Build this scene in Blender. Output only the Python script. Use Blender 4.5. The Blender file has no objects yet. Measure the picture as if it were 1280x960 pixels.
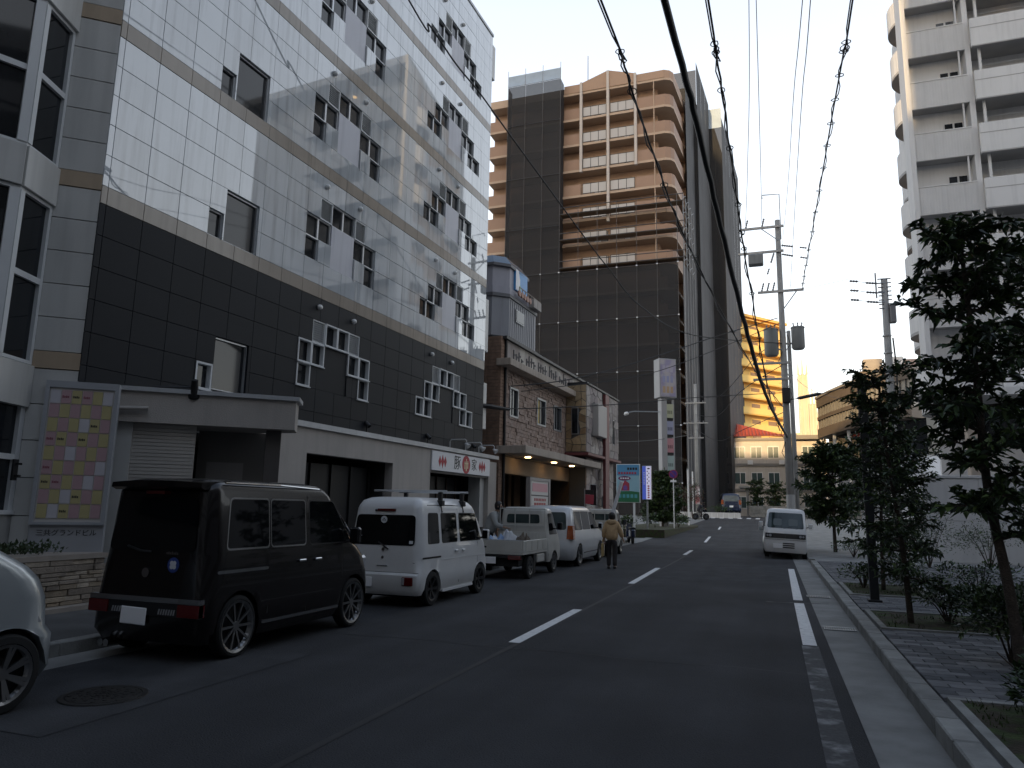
import bpy, math, random
from mathutils import Vector, Matrix, noise
random.seed(7)
D = bpy.data
SC = bpy.context.scene
COL = SC.collection
PI = math.pi

# ------------------------------------------------------------------ camera
cam = D.cameras.new('camera')
cam.sensor_width = 36.0
cam.lens = 36.0 * 905.0 / 1280.0
cam.clip_end = 3000
cam.clip_start = 0.05
co = D.objects.new('camera', cam)
COL.objects.link(co)
r_ = (0.941947, 0.335189, 0.01961)
u_ = (0.038428, -0.165641, 0.985437)
f_ = (-0.333556, 0.927476, 0.168905)
co.matrix_world = Matrix(((r_[0], u_[0], -f_[0], 0.0), (r_[1], u_[1], -f_[1], 0.0),
                          (r_[2], u_[2], -f_[2], 1.65), (0, 0, 0, 1)))
SC.camera = co

# ------------------------------------------------------------------ sky, sun, exposure
SUN_EL, SUN_AZ = 9.0, 186.0          # azimuth clockwise from +Y (along the street)
w = D.worlds.new('World')
SC.world = w
w.use_nodes = True
nt = w.node_tree
nt.nodes.clear()
sky = nt.nodes.new('ShaderNodeTexSky')
sky.sky_type = 'NISHITA'
sky.sun_disc = False
sky.sun_elevation = math.radians(SUN_EL)
sky.sun_rotation = math.radians(SUN_AZ)
sky.air_density = 1.0
sky.dust_density = 4.0
sky.ozone_density = 1.2
# pale evening sky: the sun's own sky colours over an even, whitish dusk haze
tc = nt.nodes.new('ShaderNodeTexCoord')
sx = nt.nodes.new('ShaderNodeSeparateXYZ')
nt.links.new(tc.outputs['Generated'], sx.inputs[0])
rp_ = nt.nodes.new('ShaderNodeValToRGB')
cr = rp_.color_ramp
cr.elements[0].position = 0.0; cr.elements[0].color = (1.30, 1.26, 1.20, 1)
cr.elements[1].position = 1.0; cr.elements[1].color = (0.21, 0.26, 0.36, 1)
for p_, c_ in ((0.2, (1.1, 1.1, 1.1)), (0.38, (1.0, 1.02, 1.05)), (0.6, (0.78, 0.83, 0.92)), (0.78, (0.33, 0.40, 0.53))):
    e_ = cr.elements.new(p_); e_.color = (*c_, 1)
nt.links.new(sx.outputs[2], rp_.inputs[0])
bg2 = nt.nodes.new('ShaderNodeBackground'); bg2.inputs['Strength'].default_value = 1.0
bg = nt.nodes.new('ShaderNodeBackground'); bg.inputs['Strength'].default_value = 0.10
ad = nt.nodes.new('ShaderNodeAddShader')
wo = nt.nodes.new('ShaderNodeOutputWorld')
nt.links.new(sky.outputs[0], bg.inputs['Color'])
nt.links.new(rp_.outputs[0], bg2.inputs['Color'])
nt.links.new(bg.outputs[0], ad.inputs[0]); nt.links.new(bg2.outputs[0], ad.inputs[1])
nt.links.new(ad.outputs[0], wo.inputs['Surface'])
sl = D.lights.new('sun', 'SUN')
sl.energy = 5.0
sl.angle = math.radians(0.5)
sl.color = (1.0, 0.70, 0.36)
so = D.objects.new('sun', sl)
COL.objects.link(so)
e, a = math.radians(SUN_EL), math.radians(SUN_AZ)
tosun = Vector((math.sin(a) * math.cos(e), math.cos(a) * math.cos(e), math.sin(e)))
so.rotation_euler = (-tosun).to_track_quat('-Z', 'Y').to_euler()
so.location = (60, -60, 80)
SC.view_settings.view_transform = 'Standard'
SC.view_settings.look = 'None'
SC.view_settings.exposure = 0.12
SC.view_settings.gamma = 1.0

# ------------------------------------------------------------------ helpers
class MB:
    """collects shapes and links them as ONE mesh object"""
    def __init__(s):
        s.v, s.f, s.mi, s.cm, s.M = [], [], [], 0, None
    def mat(s, i):
        s.cm = i
        return s
    def at(s, M=None):
        s.M = M
        return s
    def add(s, vs, fs):
        o = len(s.v)
        if s.M is not None:
            vs = [tuple(s.M @ Vector(p)) for p in vs]
        s.v += [tuple(p) for p in vs]
        for f in fs:
            s.f.append([i + o for i in f])
            s.mi.append(s.cm)
        return s
    def box(s, x0, x1, y0, y1, z0, z1):
        if x0 > x1: x0, x1 = x1, x0
        if y0 > y1: y0, y1 = y1, y0
        if z0 > z1: z0, z1 = z1, z0
        v = [(x0, y0, z0), (x1, y0, z0), (x1, y1, z0), (x0, y1, z0), (x0, y0, z1), (x1, y0, z1), (x1, y1, z1), (x0, y1, z1)]
        return s.add(v, [(3, 2, 1, 0), (4, 5, 6, 7), (0, 1, 5, 4), (1, 2, 6, 5), (2, 3, 7, 6), (3, 0, 4, 7)])
    def bbox(s, x0, x1, y0, y1, z0, z1, b=0.005):
        """box with chamfered edges"""
        X, Y, Z = (x0, x1), (y0, y1), (z0, z1)
        vs, idx = [], {}
        for i in (0, 1):
            for j in (0, 1):
                for k in (0, 1):
                    sx, sy, sz = (1, -1)[i], (1, -1)[j], (1, -1)[k]
                    for ax in range(3):
                        p = [X[i] + sx * b, Y[j] + sy * b, Z[k] + sz * b]
                        p[ax] = (X[i], Y[j], Z[k])[ax]
                        idx[(i, j, k, ax)] = len(vs)
                        vs.append(tuple(p))
        fs = []
        for ax in range(3):
            o1, o2 = (ax + 1) % 3, (ax + 2) % 3
            for side in (0, 1):
                q = []
                for c in ((0, 0), (1, 0), (1, 1), (0, 1)):
                    t = [0, 0, 0]
                    t[ax], t[o1], t[o2] = side, c[0], c[1]
                    q.append(idx[(t[0], t[1], t[2], ax)])
                fs.append(q if side else q[::-1])
        for ax in range(3):
            o1, o2 = (ax + 1) % 3, (ax + 2) % 3
            for c1 in (0, 1):
                for c2 in (0, 1):
                    t0, t1 = [0, 0, 0], [0, 0, 0]
                    t0[o1] = t1[o1] = c1
                    t0[o2] = t1[o2] = c2
                    t1[ax] = 1
                    q = [idx[(*t0, o1)], idx[(*t0, o2)], idx[(*t1, o2)], idx[(*t1, o1)]]
                    fs.append(q if (c1 == c2) else q[::-1])
        for i in (0, 1):
            for j in (0, 1):
                for k in (0, 1):
                    q = [idx[(i, j, k, 0)], idx[(i, j, k, 1)], idx[(i, j, k, 2)]]
                    fs.append(q if (i + j + k) % 2 else q[::-1])
        return s.add(vs, fs)
    def tube(s, pts, r, n=8, caps=True):
        pts = [Vector(p) for p in pts]
        rs = r if isinstance(r, (list, tuple)) else [r] * len(pts)
        vs, fs = [], []
        t0 = (pts[1] - pts[0]).normalized()
        ref = Vector((0, 0, 1)) if abs(t0.z) < 0.9 else Vector((1, 0, 0))
        nx = t0.cross(ref).normalized()
        for i, p in enumerate(pts):
            t = (pts[min(i + 1, len(pts) - 1)] - pts[max(i - 1, 0)]).normalized()
            nx = (nx - t * nx.dot(t))
            if nx.length < 1e-6:
                nx = t.orthogonal()
            nx.normalize()
            ny = t.cross(nx)
            for k in range(n):
                a = 2 * PI * k / n
                vs.append(tuple(p + (nx * math.cos(a) + ny * math.sin(a)) * rs[i]))
        for i in range(len(pts) - 1):
            for k in range(n):
                k2 = (k + 1) % n
                fs.append((i * n + k, i * n + k2, (i + 1) * n + k2, (i + 1) * n + k))
        if caps:
            fs.append(list(range(n))[::-1])
            fs.append(list(range((len(pts) - 1) * n, len(pts) * n)))
        return s.add(vs, fs)
    def lathe(s, prof, axis='z', n=20, c=(0, 0, 0), caps=True):
        """prof: (radius, height) list"""
        vs, fs = [], []
        for (r, h) in prof:
            for k in range(n):
                a = 2 * PI * k / n
                p = (r * math.cos(a), r * math.sin(a), h)
                if axis == 'x': p = (p[2], p[0], p[1])
                if axis == 'y': p = (p[1], p[2], p[0])
                vs.append((p[0] + c[0], p[1] + c[1], p[2] + c[2]))
        for i in range(len(prof) - 1):
            for k in range(n):
                k2 = (k + 1) % n
                fs.append((i * n + k, i * n + k2, (i + 1) * n + k2, (i + 1) * n + k))
        if caps and prof[0][0] > 1e-4: fs.append(list(range(n))[::-1])
        if caps and prof[-1][0] > 1e-4: fs.append(list(range((len(prof) - 1) * n, len(prof) * n)))
        return s.add(vs, fs)
    def prism(s, poly, z0, z1):
        """plan polygon (counter-clockwise) raised from z0 to z1"""
        n = len(poly)
        vs = [(p[0], p[1], z0) for p in poly] + [(p[0], p[1], z1) for p in poly]
        fs = [list(range(n))[::-1], list(range(n, 2 * n))]
        for i in range(n):
            j = (i + 1) % n
            fs.append((i, j, n + j, n + i))
        return s.add(vs, fs)
    def slab(s, pts, d):
        """flat polygon (3-D points) given thickness along vector d"""
        n = len(pts)
        d = Vector(d)
        vs = [tuple(p) for p in pts] + [tuple(Vector(p) + d) for p in pts]
        fs = [list(range(n))[::-1], list(range(n, 2 * n))]
        for i in range(n):
            j = (i + 1) % n
            fs.append((i, j, n + j, n + i))
        return s.add(vs, fs)
    def quad(s, a, b, c, d):
        return s.add([a, b, c, d], [(0, 1, 2, 3)])
    def mesh(s, name, mats, smooth=False):
        me = D.meshes.new(name)
        me.from_pydata(s.v, [], s.f)
        if not isinstance(mats, (list, tuple)): mats = [mats]
        for m in mats: me.materials.append(m)
        if len(mats) > 1: me.polygons.foreach_set('material_index', s.mi)
        if smooth: me.polygons.foreach_set('use_smooth', [True] * len(me.polygons))
        me.update()
        return me
    def build(s, name, mats, parent=None, smooth=False, loc=None, rotz=0, kind=None, fix=False):
        me = s.mesh(name, mats, smooth)
        if fix:
            import bmesh
            b = bmesh.new(); b.from_mesh(me); bmesh.ops.recalc_face_normals(b, faces=b.faces); b.to_mesh(me); b.free()
        return put(name, me, parent, loc, rotz, kind)

def put(name, me, parent=None, loc=None, rotz=0, kind=None, scale=None):
    o = D.objects.new(name, me)
    COL.objects.link(o)
    if parent is not None: o.parent = parent
    if loc is not None: o.location = loc
    if rotz: o.rotation_euler = (0, 0, rotz)
    if scale is not None: o.scale = scale
    if kind: o['kind'] = kind
    return o
def tag(o, label, cat, group=None):
    o['label'] = label; o['category'] = cat
    if group: o['group'] = group
    return o
def thing(name, label, cat, loc=(0, 0, 0), rotz=0, group=None):
    o = D.objects.new(name, None)
    COL.objects.link(o)
    o.empty_display_size = 0.3
    o.location = loc; o.rotation_euler = (0, 0, rotz)
    return tag(o, label, cat, group)
def struct(o):
    o['kind'] = 'structure'
    return o
def smooth_angle(o, deg=40):
    me = o.data
    me.polygons.foreach_set('use_smooth', [True] * len(me.polygons))
    try: me.set_sharp_from_angle(angle=math.radians(deg))
    except Exception: pass
    return o
_bc = {}
def boxmesh(sx, sy, sz, m, b=0.0, name='piece'):
    """shared mesh of a box from the origin corner-centred on its base, chamfered if b"""
    key = (round(sx, 3), round(sy, 3), round(sz, 3), m.name, b)
    if key not in _bc:
        mb = MB()
        if b: mb.bbox(-sx / 2, sx / 2, -sy / 2, sy / 2, -sz / 2, sz / 2, b)
        else: mb.box(-sx / 2, sx / 2, -sy / 2, sy / 2, -sz / 2, sz / 2)
        _bc[key] = mb.mesh(name, m)
    return _bc[key]
def bpiece(name, x0, x1, y0, y1, z0, z1, m, parent, b=0.0):
    return put(name, boxmesh(abs(x1 - x0), abs(y1 - y0), abs(z1 - z0), m, b, name), parent, ((x0 + x1) / 2, (y0 + y1) / 2, (z0 + z1) / 2))
def copy_tree(o, parent=None):
    c = o.copy(); COL.objects.link(c); c.parent = parent
    for ch in list(o.children): copy_tree(ch, c)
    return c

# text as a mesh lying in the local XZ plane, facing -Y (extruded a little)
def textmesh(body, size, m, align='CENTER', depth=0.002, sx=1.0):
    cu = D.curves.new('lettering', 'FONT')
    cu.body = body; cu.size = size; cu.align_x = align; cu.align_y = 'CENTER'; cu.extrude = depth
    cu.resolution_u = 2
    to = D.objects.new('lettering', cu)
    COL.objects.link(to)
    dg = bpy.context.evaluated_depsgraph_get()
    me = D.meshes.new_from_object(to.evaluated_get(dg))
    D.objects.remove(to); D.curves.remove(cu)
    me.transform(Matrix.Diagonal((sx, 1, 1, 1)))
    me.transform(Matrix.Rotation(PI / 2, 4, 'X'))
    me.materials.clear(); me.materials.append(m)
    return me
def text(name, body, size, m, parent, loc, rotz=0, align='CENTER', sx=1.0, depth=0.002):
    return put(name, textmesh(body, size, m, align, depth, sx), parent, loc, rotz)

# ------------------------------------------------------------------ materials
MT = {}
def mat(name, col, rough=0.6, metal=0.0, var=0.0, vscale=1.0, bump=0.0, bscale=20.0, coat=0.0, spec=0.5,
        streak=0.0, col2=None, c2scale=1.0, c2lo=0.45, c2hi=0.6, rand=0.0, emit=None, estr=0.0, trans=0.0, ior=1.5, rvar=0.0):
    m = D.materials.new(name)
    m.use_nodes = True
    t = m.node_tree
    N, L = t.nodes, t.links
    p = N['Principled BSDF']
    p.inputs['Roughness'].default_value = rough
    p.inputs['Metallic'].default_value = metal
    p.inputs['IOR'].default_value = ior
    p.inputs['Specular IOR Level'].default_value = spec
    p.inputs['Coat Weight'].default_value = coat
    p.inputs['Coat Roughness'].default_value = 0.03
    p.inputs['Transmission Weight'].default_value = trans
    c = (*col, 1.0)
    p.inputs['Base Color'].default_value = c
    if emit:
        p.inputs['Emission Color'].default_value = (*emit, 1)
        p.inputs['Emission Strength'].default_value = estr
    cur = None
    geo = None
    def pos():
        nonlocal geo
        if geo is None: geo = N.new('ShaderNodeNewGeometry')
        return geo.outputs['Position']
    def mixc(kind, fac, A, B):
        n = N.new('ShaderNodeMix'); n.data_type = 'RGBA'; n.blend_type = kind
        if isinstance(fac, (int, float)): n.inputs[0].default_value = fac
        else: L.new(fac, n.inputs[0])
        for s_, x in ((6, A), (7, B)):
            if isinstance(x, tuple): n.inputs[s_].default_value = x
            else: L.new(x, n.inputs[s_])
        return n.outputs[2]
    def nz(scale, detail=4, dist=0.0):
        n = N.new('ShaderNodeTexNoise'); n.inputs['Scale'].default_value = scale; n.inputs['Detail'].default_value = detail
        L.new(pos(), n.inputs['Vector'])
        return n
    cur = c
    if col2 is not None:
        n = nz(c2scale, 6)
        mr = N.new('ShaderNodeMapRange'); mr.inputs[1].default_value = c2lo; mr.inputs[2].default_value = c2hi
        L.new(n.outputs[0], mr.inputs[0])
        cur = mixc('MIX', mr.outputs[0], cur, (*col2, 1.0))
    if var:
        n = nz(vscale, 6)
        mr = N.new('ShaderNodeMapRange'); mr.inputs[1].default_value = 0.25; mr.inputs[2].default_value = 0.75
        mr.inputs[3].default_value = 1 - var; mr.inputs[4].default_value = 1 + var
        L.new(n.outputs[0], mr.inputs[0])
        cm = N.new('ShaderNodeCombineColor')
        for i in range(3): L.new(mr.outputs[0], cm.inputs[i])
        cur = mixc('MULTIPLY', 1.0, cur, cm.outputs[0])
    if streak:
        mp = N.new('ShaderNodeMapping'); mp.inputs['Scale'].default_value = (3.0, 3.0, 0.22)
        L.new(pos(), mp.inputs['Vector'])
        n = N.new('ShaderNodeTexNoise'); n.inputs['Scale'].default_value = 2.2; n.inputs['Detail'].default_value = 7
        L.new(mp.outputs[0], n.inputs['Vector'])
        mr = N.new('ShaderNodeMapRange'); mr.inputs[1].default_value = 0.48; mr.inputs[2].default_value = 0.75
        mr.inputs[3].default_value = 1.0; mr.inputs[4].default_value = 1 - streak
        L.new(n.outputs[0], mr.inputs[0])
        cm = N.new('ShaderNodeCombineColor')
        for i in range(3): L.new(mr.outputs[0], cm.inputs[i])
        cur = mixc('MULTIPLY', 1.0, cur, cm.outputs[0])
    if rand:
        oi = N.new('ShaderNodeObjectInfo')
        mr = N.new('ShaderNodeMapRange'); mr.inputs[3].default_value = 1 - rand; mr.inputs[4].default_value = 1 + rand
        L.new(oi.outputs['Random'], mr.inputs[0])
        cm = N.new('ShaderNodeCombineColor')
        for i in range(3): L.new(mr.outputs[0], cm.inputs[i])
        cur = mixc('MULTIPLY', 1.0, cur, cm.outputs[0])
    if not isinstance(cur, tuple): L.new(cur, p.inputs['Base Color'])
    if rvar:
        n = nz(1.3, 5)
        mr = N.new('ShaderNodeMapRange'); mr.inputs[1].default_value = 0.3; mr.inputs[2].default_value = 0.7
        mr.inputs[3].default_value = max(0.0, rough - rvar); mr.inputs[4].default_value = rough + rvar
        L.new(n.outputs[0], mr.inputs[0]); L.new(mr.outputs[0], p.inputs['Roughness'])
    if bump:
        n = nz(bscale, 5)
        b = N.new('ShaderNodeBump'); b.inputs['Strength'].default_value = bump; b.inputs['Distance'].default_value = 0.02
        L.new(n.outputs[0], b.inputs['Height']); L.new(b.outputs[0], p.inputs['Normal'])
    MT[name] = m
    return m

asphalt = mat('asphalt', (0.040, 0.041, 0.044), 0.85, var=0.35, vscale=0.55, bump=0.9, bscale=70, col2=(0.05, 0.051, 0.054), c2scale=60, c2lo=0.5, c2hi=0.7, spec=0.3)
tarseam = mat('tar_seam', (0.022, 0.022, 0.023), 0.7, var=.3, vscale=6)
def wheel_tracks(m, amt):
    t = m.node_tree; N, L = t.nodes, t.links; p = N['Principled BSDF']
    src = p.inputs['Base Color'].links[0].from_socket
    g = N.new('ShaderNodeNewGeometry'); mp = N.new('ShaderNodeMapping'); mp.inputs['Scale'].default_value = (1.25, .05, 1)
    n = N.new('ShaderNodeTexNoise'); n.inputs['Scale'].default_value = 1.1; n.inputs['Detail'].default_value = 3
    L.new(g.outputs['Position'], mp.inputs[0]); L.new(mp.outputs[0], n.inputs['Vector'])
    n2 = N.new('ShaderNodeTexNoise'); n2.inputs['Scale'].default_value = 260; n2.inputs['Detail'].default_value = 1; L.new(g.outputs['Position'], n2.inputs['Vector'])
    r1 = N.new('ShaderNodeMapRange'); r1.inputs[1].default_value = .3; r1.inputs[2].default_value = .7; r1.inputs[3].default_value = 1 - amt; r1.inputs[4].default_value = 1 + amt
    r2 = N.new('ShaderNodeMapRange'); r2.inputs[1].default_value = .35; r2.inputs[2].default_value = .72; r2.inputs[3].default_value = .72; r2.inputs[4].default_value = 1.5
    L.new(n.outputs[0], r1.inputs[0]); L.new(n2.outputs[0], r2.inputs[0])
    mu = N.new('ShaderNodeMath'); mu.operation = 'MULTIPLY'; L.new(r1.outputs[0], mu.inputs[0]); L.new(r2.outputs[0], mu.inputs[1])
    cc = N.new('ShaderNodeCombineColor')
    for i in range(3): L.new(mu.outputs[0], cc.inputs[i])
    mx = N.new('ShaderNodeMix'); mx.data_type = 'RGBA'; mx.blend_type = 'MULTIPLY'; mx.inputs[0].default_value = 1
    L.new(src, mx.inputs[6]); L.new(cc.outputs[0], mx.inputs[7]); L.new(mx.outputs[2], p.inputs['Base Color'])
wheel_tracks(asphalt, .2)
asphalt_old = mat('asphalt_patch', (0.047, 0.048, 0.051), 0.9, var=0.3, vscale=2.2, bump=0.6, bscale=80, spec=0.3)
wheel_tracks(asphalt_old, .15)
concrete = mat('concrete', (0.23, 0.23, 0.22), 0.85, var=0.3, vscale=1.6, bump=0.3, bscale=40, streak=0.1)
kerbm = mat('kerb_concrete', (0.26, 0.26, 0.245), 0.85, var=0.3, vscale=3.5, bump=0.4, bscale=50, rand=0.12)
paver_l = mat('paver_light', (0.17, 0.172, 0.178), 0.8, var=0.2, vscale=6, bump=0.4, bscale=60, rand=0.15)
paver_d = mat('paver_dark', (0.085, 0.088, 0.095), 0.8, var=0.2, vscale=6, bump=0.4, bscale=60, rand=0.15)
soil = mat('soil', (0.045, 0.035, 0.022), 0.95, var=0.4, vscale=8, bump=1.0, bscale=30, col2=(0.04, 0.06, 0.015), c2scale=5)
whiteline = mat('road_paint', (0.72, 0.72, 0.71), 0.7, var=0.12, vscale=9, col2=(0.3, 0.3, 0.3), c2scale=14, c2lo=0.58, c2hi=0.75)
wornline = mat('worn_road_paint', (0.058, 0.059, 0.061), 0.85, col2=(0.34, 0.34, 0.34), c2scale=3.2, c2lo=0.5, c2hi=0.74, var=.35, vscale=30)
iron = mat('cast_iron', (0.03, 0.028, 0.026), 0.6, 0.5, var=0.3, vscale=10, bump=0.6, bscale=120)
whitetile = mat('white_wall_panel', (0.52, 0.55, 0.57), 0.02, var=0.1, vscale=0.6, streak=0.36, rand=0.12, spec=0.8, ior=1.75, coat=0.8)
whitetile.node_tree.nodes['Principled BSDF'].inputs['Coat Roughness'].default_value = 0.008
tanband = mat('tan_band', (0.34, 0.29, 0.235), 0.15, var=0.12, vscale=1.2, streak=0.25, rand=0.05, spec=0.6)
darkpanel = mat('dark_wall_panel', (0.010, 0.012, 0.016), 0.5, var=0.15, vscale=0.8, rand=0.12, spec=0.22)
joint_w = mat('pale_joint', (0.26, 0.262, 0.265), 0.9)
joint = mat('joint_backing', (0.11, 0.112, 0.115), 0.9)
bayw = mat('white_bay_panel', (0.54, 0.535, 0.51), 0.35, var=0.06, vscale=0.8, streak=0.12, rand=0.04)
baytan = mat('tan_bay_panel', (0.43, 0.33, 0.23), 0.4, var=0.06, streak=0.12)
stucco = mat('beige_stucco', (0.44, 0.405, 0.37), 0.8, var=0.1, vscale=1.0, bump=0.3, bscale=60, streak=0.12)
coping = mat('metal_coping', (0.5, 0.51, 0.52), 0.45, 0.3, var=0.1, streak=0.1)
alum = mat('aluminium', (0.55, 0.56, 0.57), 0.35, 0.6, var=0.06)
whiteframe = mat('white_window_frame', (0.62, 0.63, 0.63), 0.4, var=0.05)
glassd = mat('dark_glass', (0.012, 0.014, 0.017), 0.04, var=0.5, vscale=0.7, spec=0.5)
glassb = mat('black_glass', (0.006, 0.006, 0.008), 0.03, spec=0.4)
louver_m = mat('louvre_grey', (0.62, 0.63, 0.63), 0.5, 0.2)
dark = mat('dark_interior', (0.01, 0.01, 0.011), 0.8)
black = mat('black_plastic', (0.012, 0.012, 0.013), 0.5)
steel = mat('galvanised_steel', (0.36, 0.37, 0.38), 0.45, 0.6, var=0.12, vscale=6)
white = mat('white_paint', (0.75, 0.75, 0.74), 0.5, var=0.04)
porchglow = mat('porch_downlight', (0.9, 0.7, 0.4), 0.5, emit=(1.0, 0.66, 0.3), estr=14.0)
lampglow = mat('lit_downlight', (0.9, 0.7, 0.4), 0.5, emit=(1.0, 0.62, 0.25), estr=2.0)

# ------------------------------------------------------------------ ground and road
def gz(y):
    return 0.022 * min(max(y - 40.0, 0.0), 50.0)
YB = [-40, -10, 0, 2, 4, 6, 8, 10, 12, 14, 16, 18, 20, 24, 28, 32, 36, 40, 45, 50, 60, 70, 80, 90, 130, 400]
def sheet(name, x0, x1, ys, dz, m, kind='structure'):
    mb = MB()
    vs, fs = [], []
    for y in ys:
        vs += [(x0(y) if callable(x0) else x0, y, gz(y) + dz), (x1(y) if callable(x1) else x1, y, gz(y) + dz)]
    for i in range(len(ys) - 1):
        fs.append((2 * i, 2 * i + 1, 2 * i + 3, 2 * i + 2))
    mb.add(vs, fs)
    o = mb.build(name, m)
    if kind: o['kind'] = kind
    return o
mb = MB()
xs = [-2500, -300, -60, 60, 300, 2500]
ys = [-2500, -300, -40, 40, 45, 50, 60, 70, 80, 90, 130, 400, 2500]
vs = [(x, y, gz(y) - 0.03) for y in ys for x in xs]
fs = [(j * 6 + i, j * 6 + i + 1, (j + 1) * 6 + i + 1, (j + 1) * 6 + i) for j in range(len(ys) - 1) for i in range(5)]
mb.add(vs, fs)
struct(mb.build('ground', concrete))
ROADY = [y for y in YB if -40 <= y <= 90] + [99]
sheet('road', -6.75, 0.60, ROADY, 0.0, asphalt)
sheet('cross_road', -60, 60, [99, 104], 0.004, asphalt)
sheet('gutter', 0.6, 1.09, [-40, 0, 6, 12, 20, 28, 36, 40, 45, 50, 60, 70, 80, 90], 0.004, concrete)
sheet('gutter', -7.2, -6.75, [-40, 0, 6, 12, 20, 28, 36, 40, 45, 50], 0.004, concrete)
o = sheet('road_patch', -6.75, -4.9, [4.0, 6.0, 7.2], 0.004, asphalt_old)

for (x0, y0, x1, y1, w_) in ((-3.02, -5, -3.06, 16.5, .035), (-3.06, 16.5, -3.2, 29.5, .03)):
    struct(MB().quad((x0 - w_, y0, .0035), (x0 + w_, y0, .0035), (x1 + w_, y1, .0035), (x1 - w_, y1, .0035)).build('tar_seam', tarseam))
cs = MB()
for k in range(14):
    x = -6.6 + k * .51; y = 8.55 + .05 * math.sin(k * 1.7)
    cs.quad((x, y - .012, .0033), (x + .51, y - .012 + .05 * (math.sin((k + 1) * 1.7) - math.sin(k * 1.7)), .0033), (x + .51, y + .012 + .05 * (math.sin((k + 1) * 1.7) - math.sin(k * 1.7)), .0033), (x, y + .012, .0033))
struct(cs.build('tar_seam', tarseam))
struct(MB().quad((-2.9, 18.5, .003), (.3, 18.7, .003), (.32, 25.2, .003), (-2.95, 25, .003)).build('road_patch', asphalt_old))
# painted markings
def dash(x, y0, y1, wd, m=whiteline, xe=None):
    xe = x if xe is None else xe
    o = MB().quad((x - wd / 2, y0, gz(y0) + .006), (x + wd / 2, y0, gz(y0) + .006), (xe + wd / 2, y1, gz(y1) + .006), (xe - wd / 2, y1, gz(y1) + .006)).build('road_marking', m)
    return struct(o)
for (x0, y0, x1, y1) in ((-3.1, 8.88, -3.14, 12.2), (-3.13, 17.0, -3.25, 22.0), (-3.3, 29.2, -3.4, 32.8), (-3.55, 41.2, -3.75, 47.0), (-3.9, 57, -4.1, 62)):
    dash(x0, y0, y1, 0.15, xe=x1)
dash(0.37, 10.35, 15.0, 0.17, xe=0.38)
dash(0.38, 15.5, 24.0, 0.17, xe=0.43)
dash(0.36, -2.0, 10.3, 0.2, wornline, xe=0.37)
struct(MB().quad((-0.2, 14.9, .005), (0.9, 15.12, .005), (0.9, 15.2, .005), (-0.2, 14.98, .005)).build('road_marking', wornline))
for i in range(7):     # crossing at the junction
    x = -7.6 + i * 0.95
    struct(MB().quad((x, 84.5, gz(84.5) + .006), (x + .45, 84.5, gz(84.5) + .006), (x + .45, 88, gz(88) + .006), (x, 88, gz(88) + .006)).build('road_marking', whiteline))

# kerbs: one stone after the other
def kerb(name, xw, x0, x1, y0, y1, step, h, m, wob=0.0):
    base = MB()
    base.box(x0 + .02, x1 - .02, y0, y1, -0.05, h - 0.03)
    k = struct(base.build(name, concrete))
    n = int((y1 - y0) / step)
    me = boxmesh(x1 - x0, step - 0.008, h + 0.05, m, 0.012, 'kerb_stone')
    for i in range(n):
        yy = y0 + (i + .5) * step
        put('kerb_stone', me, k, (x0 + (x1 - x0) / 2 + random.uniform(-.004, .004), yy, (h - 0.05) / 2 + random.uniform(-.004, .004)), random.uniform(-.004, .004))
    return k
kerb('kerb', 0, 1.09, 1.27, 3.6, 26.4, 0.6, 0.15, kerbm)
kerb('kerb', 0, -7.36, -7.2, 3.0, 27.0, 0.6, 0.15, kerbm)
# far kerbs as plain lengths
struct(MB().box(1.09, 1.27, 27.5, 40, -.05, .13).build('kerb', kerbm))
struct(MB().box(1.09, 1.27, -20, 3.6, -.05, .15).build('kerb', kerbm))
struct(MB().box(-7.36, -7.2, 27, 40, -.05, .13).build('kerb', kerbm))
struct(MB().box(-7.36, -7.2, -20, 3.0, -.05, .15).build('kerb', kerbm))
# left pavement
struct(MB().box(-40, -7.36, -30, 40, -0.02, 0.14).build('pavement', mat('pavement_asphalt', (0.09, 0.09, 0.09), 0.9, var=0.25, vscale=2, bump=0.4, bscale=60)))
# right pavement: bedding with pavers laid on it one by one
rp = struct(MB().box(1.27, 9.0, -20, 26.4, -0.02, 0.115).build('pavement', joint))
pw, pl_ = 0.30, 0.15
beds = [(1.3, 2.5, 5.2, 7.25), (1.3, 3.6, 11.2, 13.2), (1.3, 2.9, 15.6, 18.2)]
far = MB()
cnt = 0
cells = []
for j in range(int((26.2 - 4.6) / pl_)):
    for i in range(15):
        x = 1.28 + i * pw + (pw / 2 if j % 2 else 0); y = 4.6 + j * pl_
        if any(b[0] - .02 < x + pw / 2 < b[1] and b[2] - .02 < y + pl_ / 2 < b[3] for b in beds): continue
        cells.append((math.hypot(x, y) + (3.0 if y < 5.4 or x > 0.33 * y + .6 else 0), x, y, i, j))
cells.sort()
ml = boxmesh(pw - .008, pl_ - .008, .045, paver_l, .004, 'paver'); md = boxmesh(pw - .008, pl_ - .008, .045, paver_d, .004, 'paver')
for n_, (d, x, y, i, j) in enumerate(cells):
    dk = random.random() < 0.42
    if n_ < 300:
        put('paver', md if dk else ml, rp, (x + pw / 2, y + pl_ / 2, 0.1275 + random.uniform(-.0025, .0025)))
    else:
        far.mat(1 if dk else 0).box(x + .004, x + pw - .004, y + .004, y + pl_ - .004, .105, .15 + random.uniform(-.002, .002))
for j in range(int((26.2 - 4.6) / pl_)):
    y = 4.6 + j * pl_
    if j % 2 and not any(b[2] - .1 < y < b[3] for b in beds): far.mat(j // 2 % 2).box(1.284, 1.424, y + .004, y + pl_ - .004, .105, .15)
far.build('paving', [paver_l, paver_d], rp, kind='stuff')
struct(MB().box(5.8, 60, -20, 26.4, -0.02, 0.145).build('pavement', paver_l))
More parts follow.
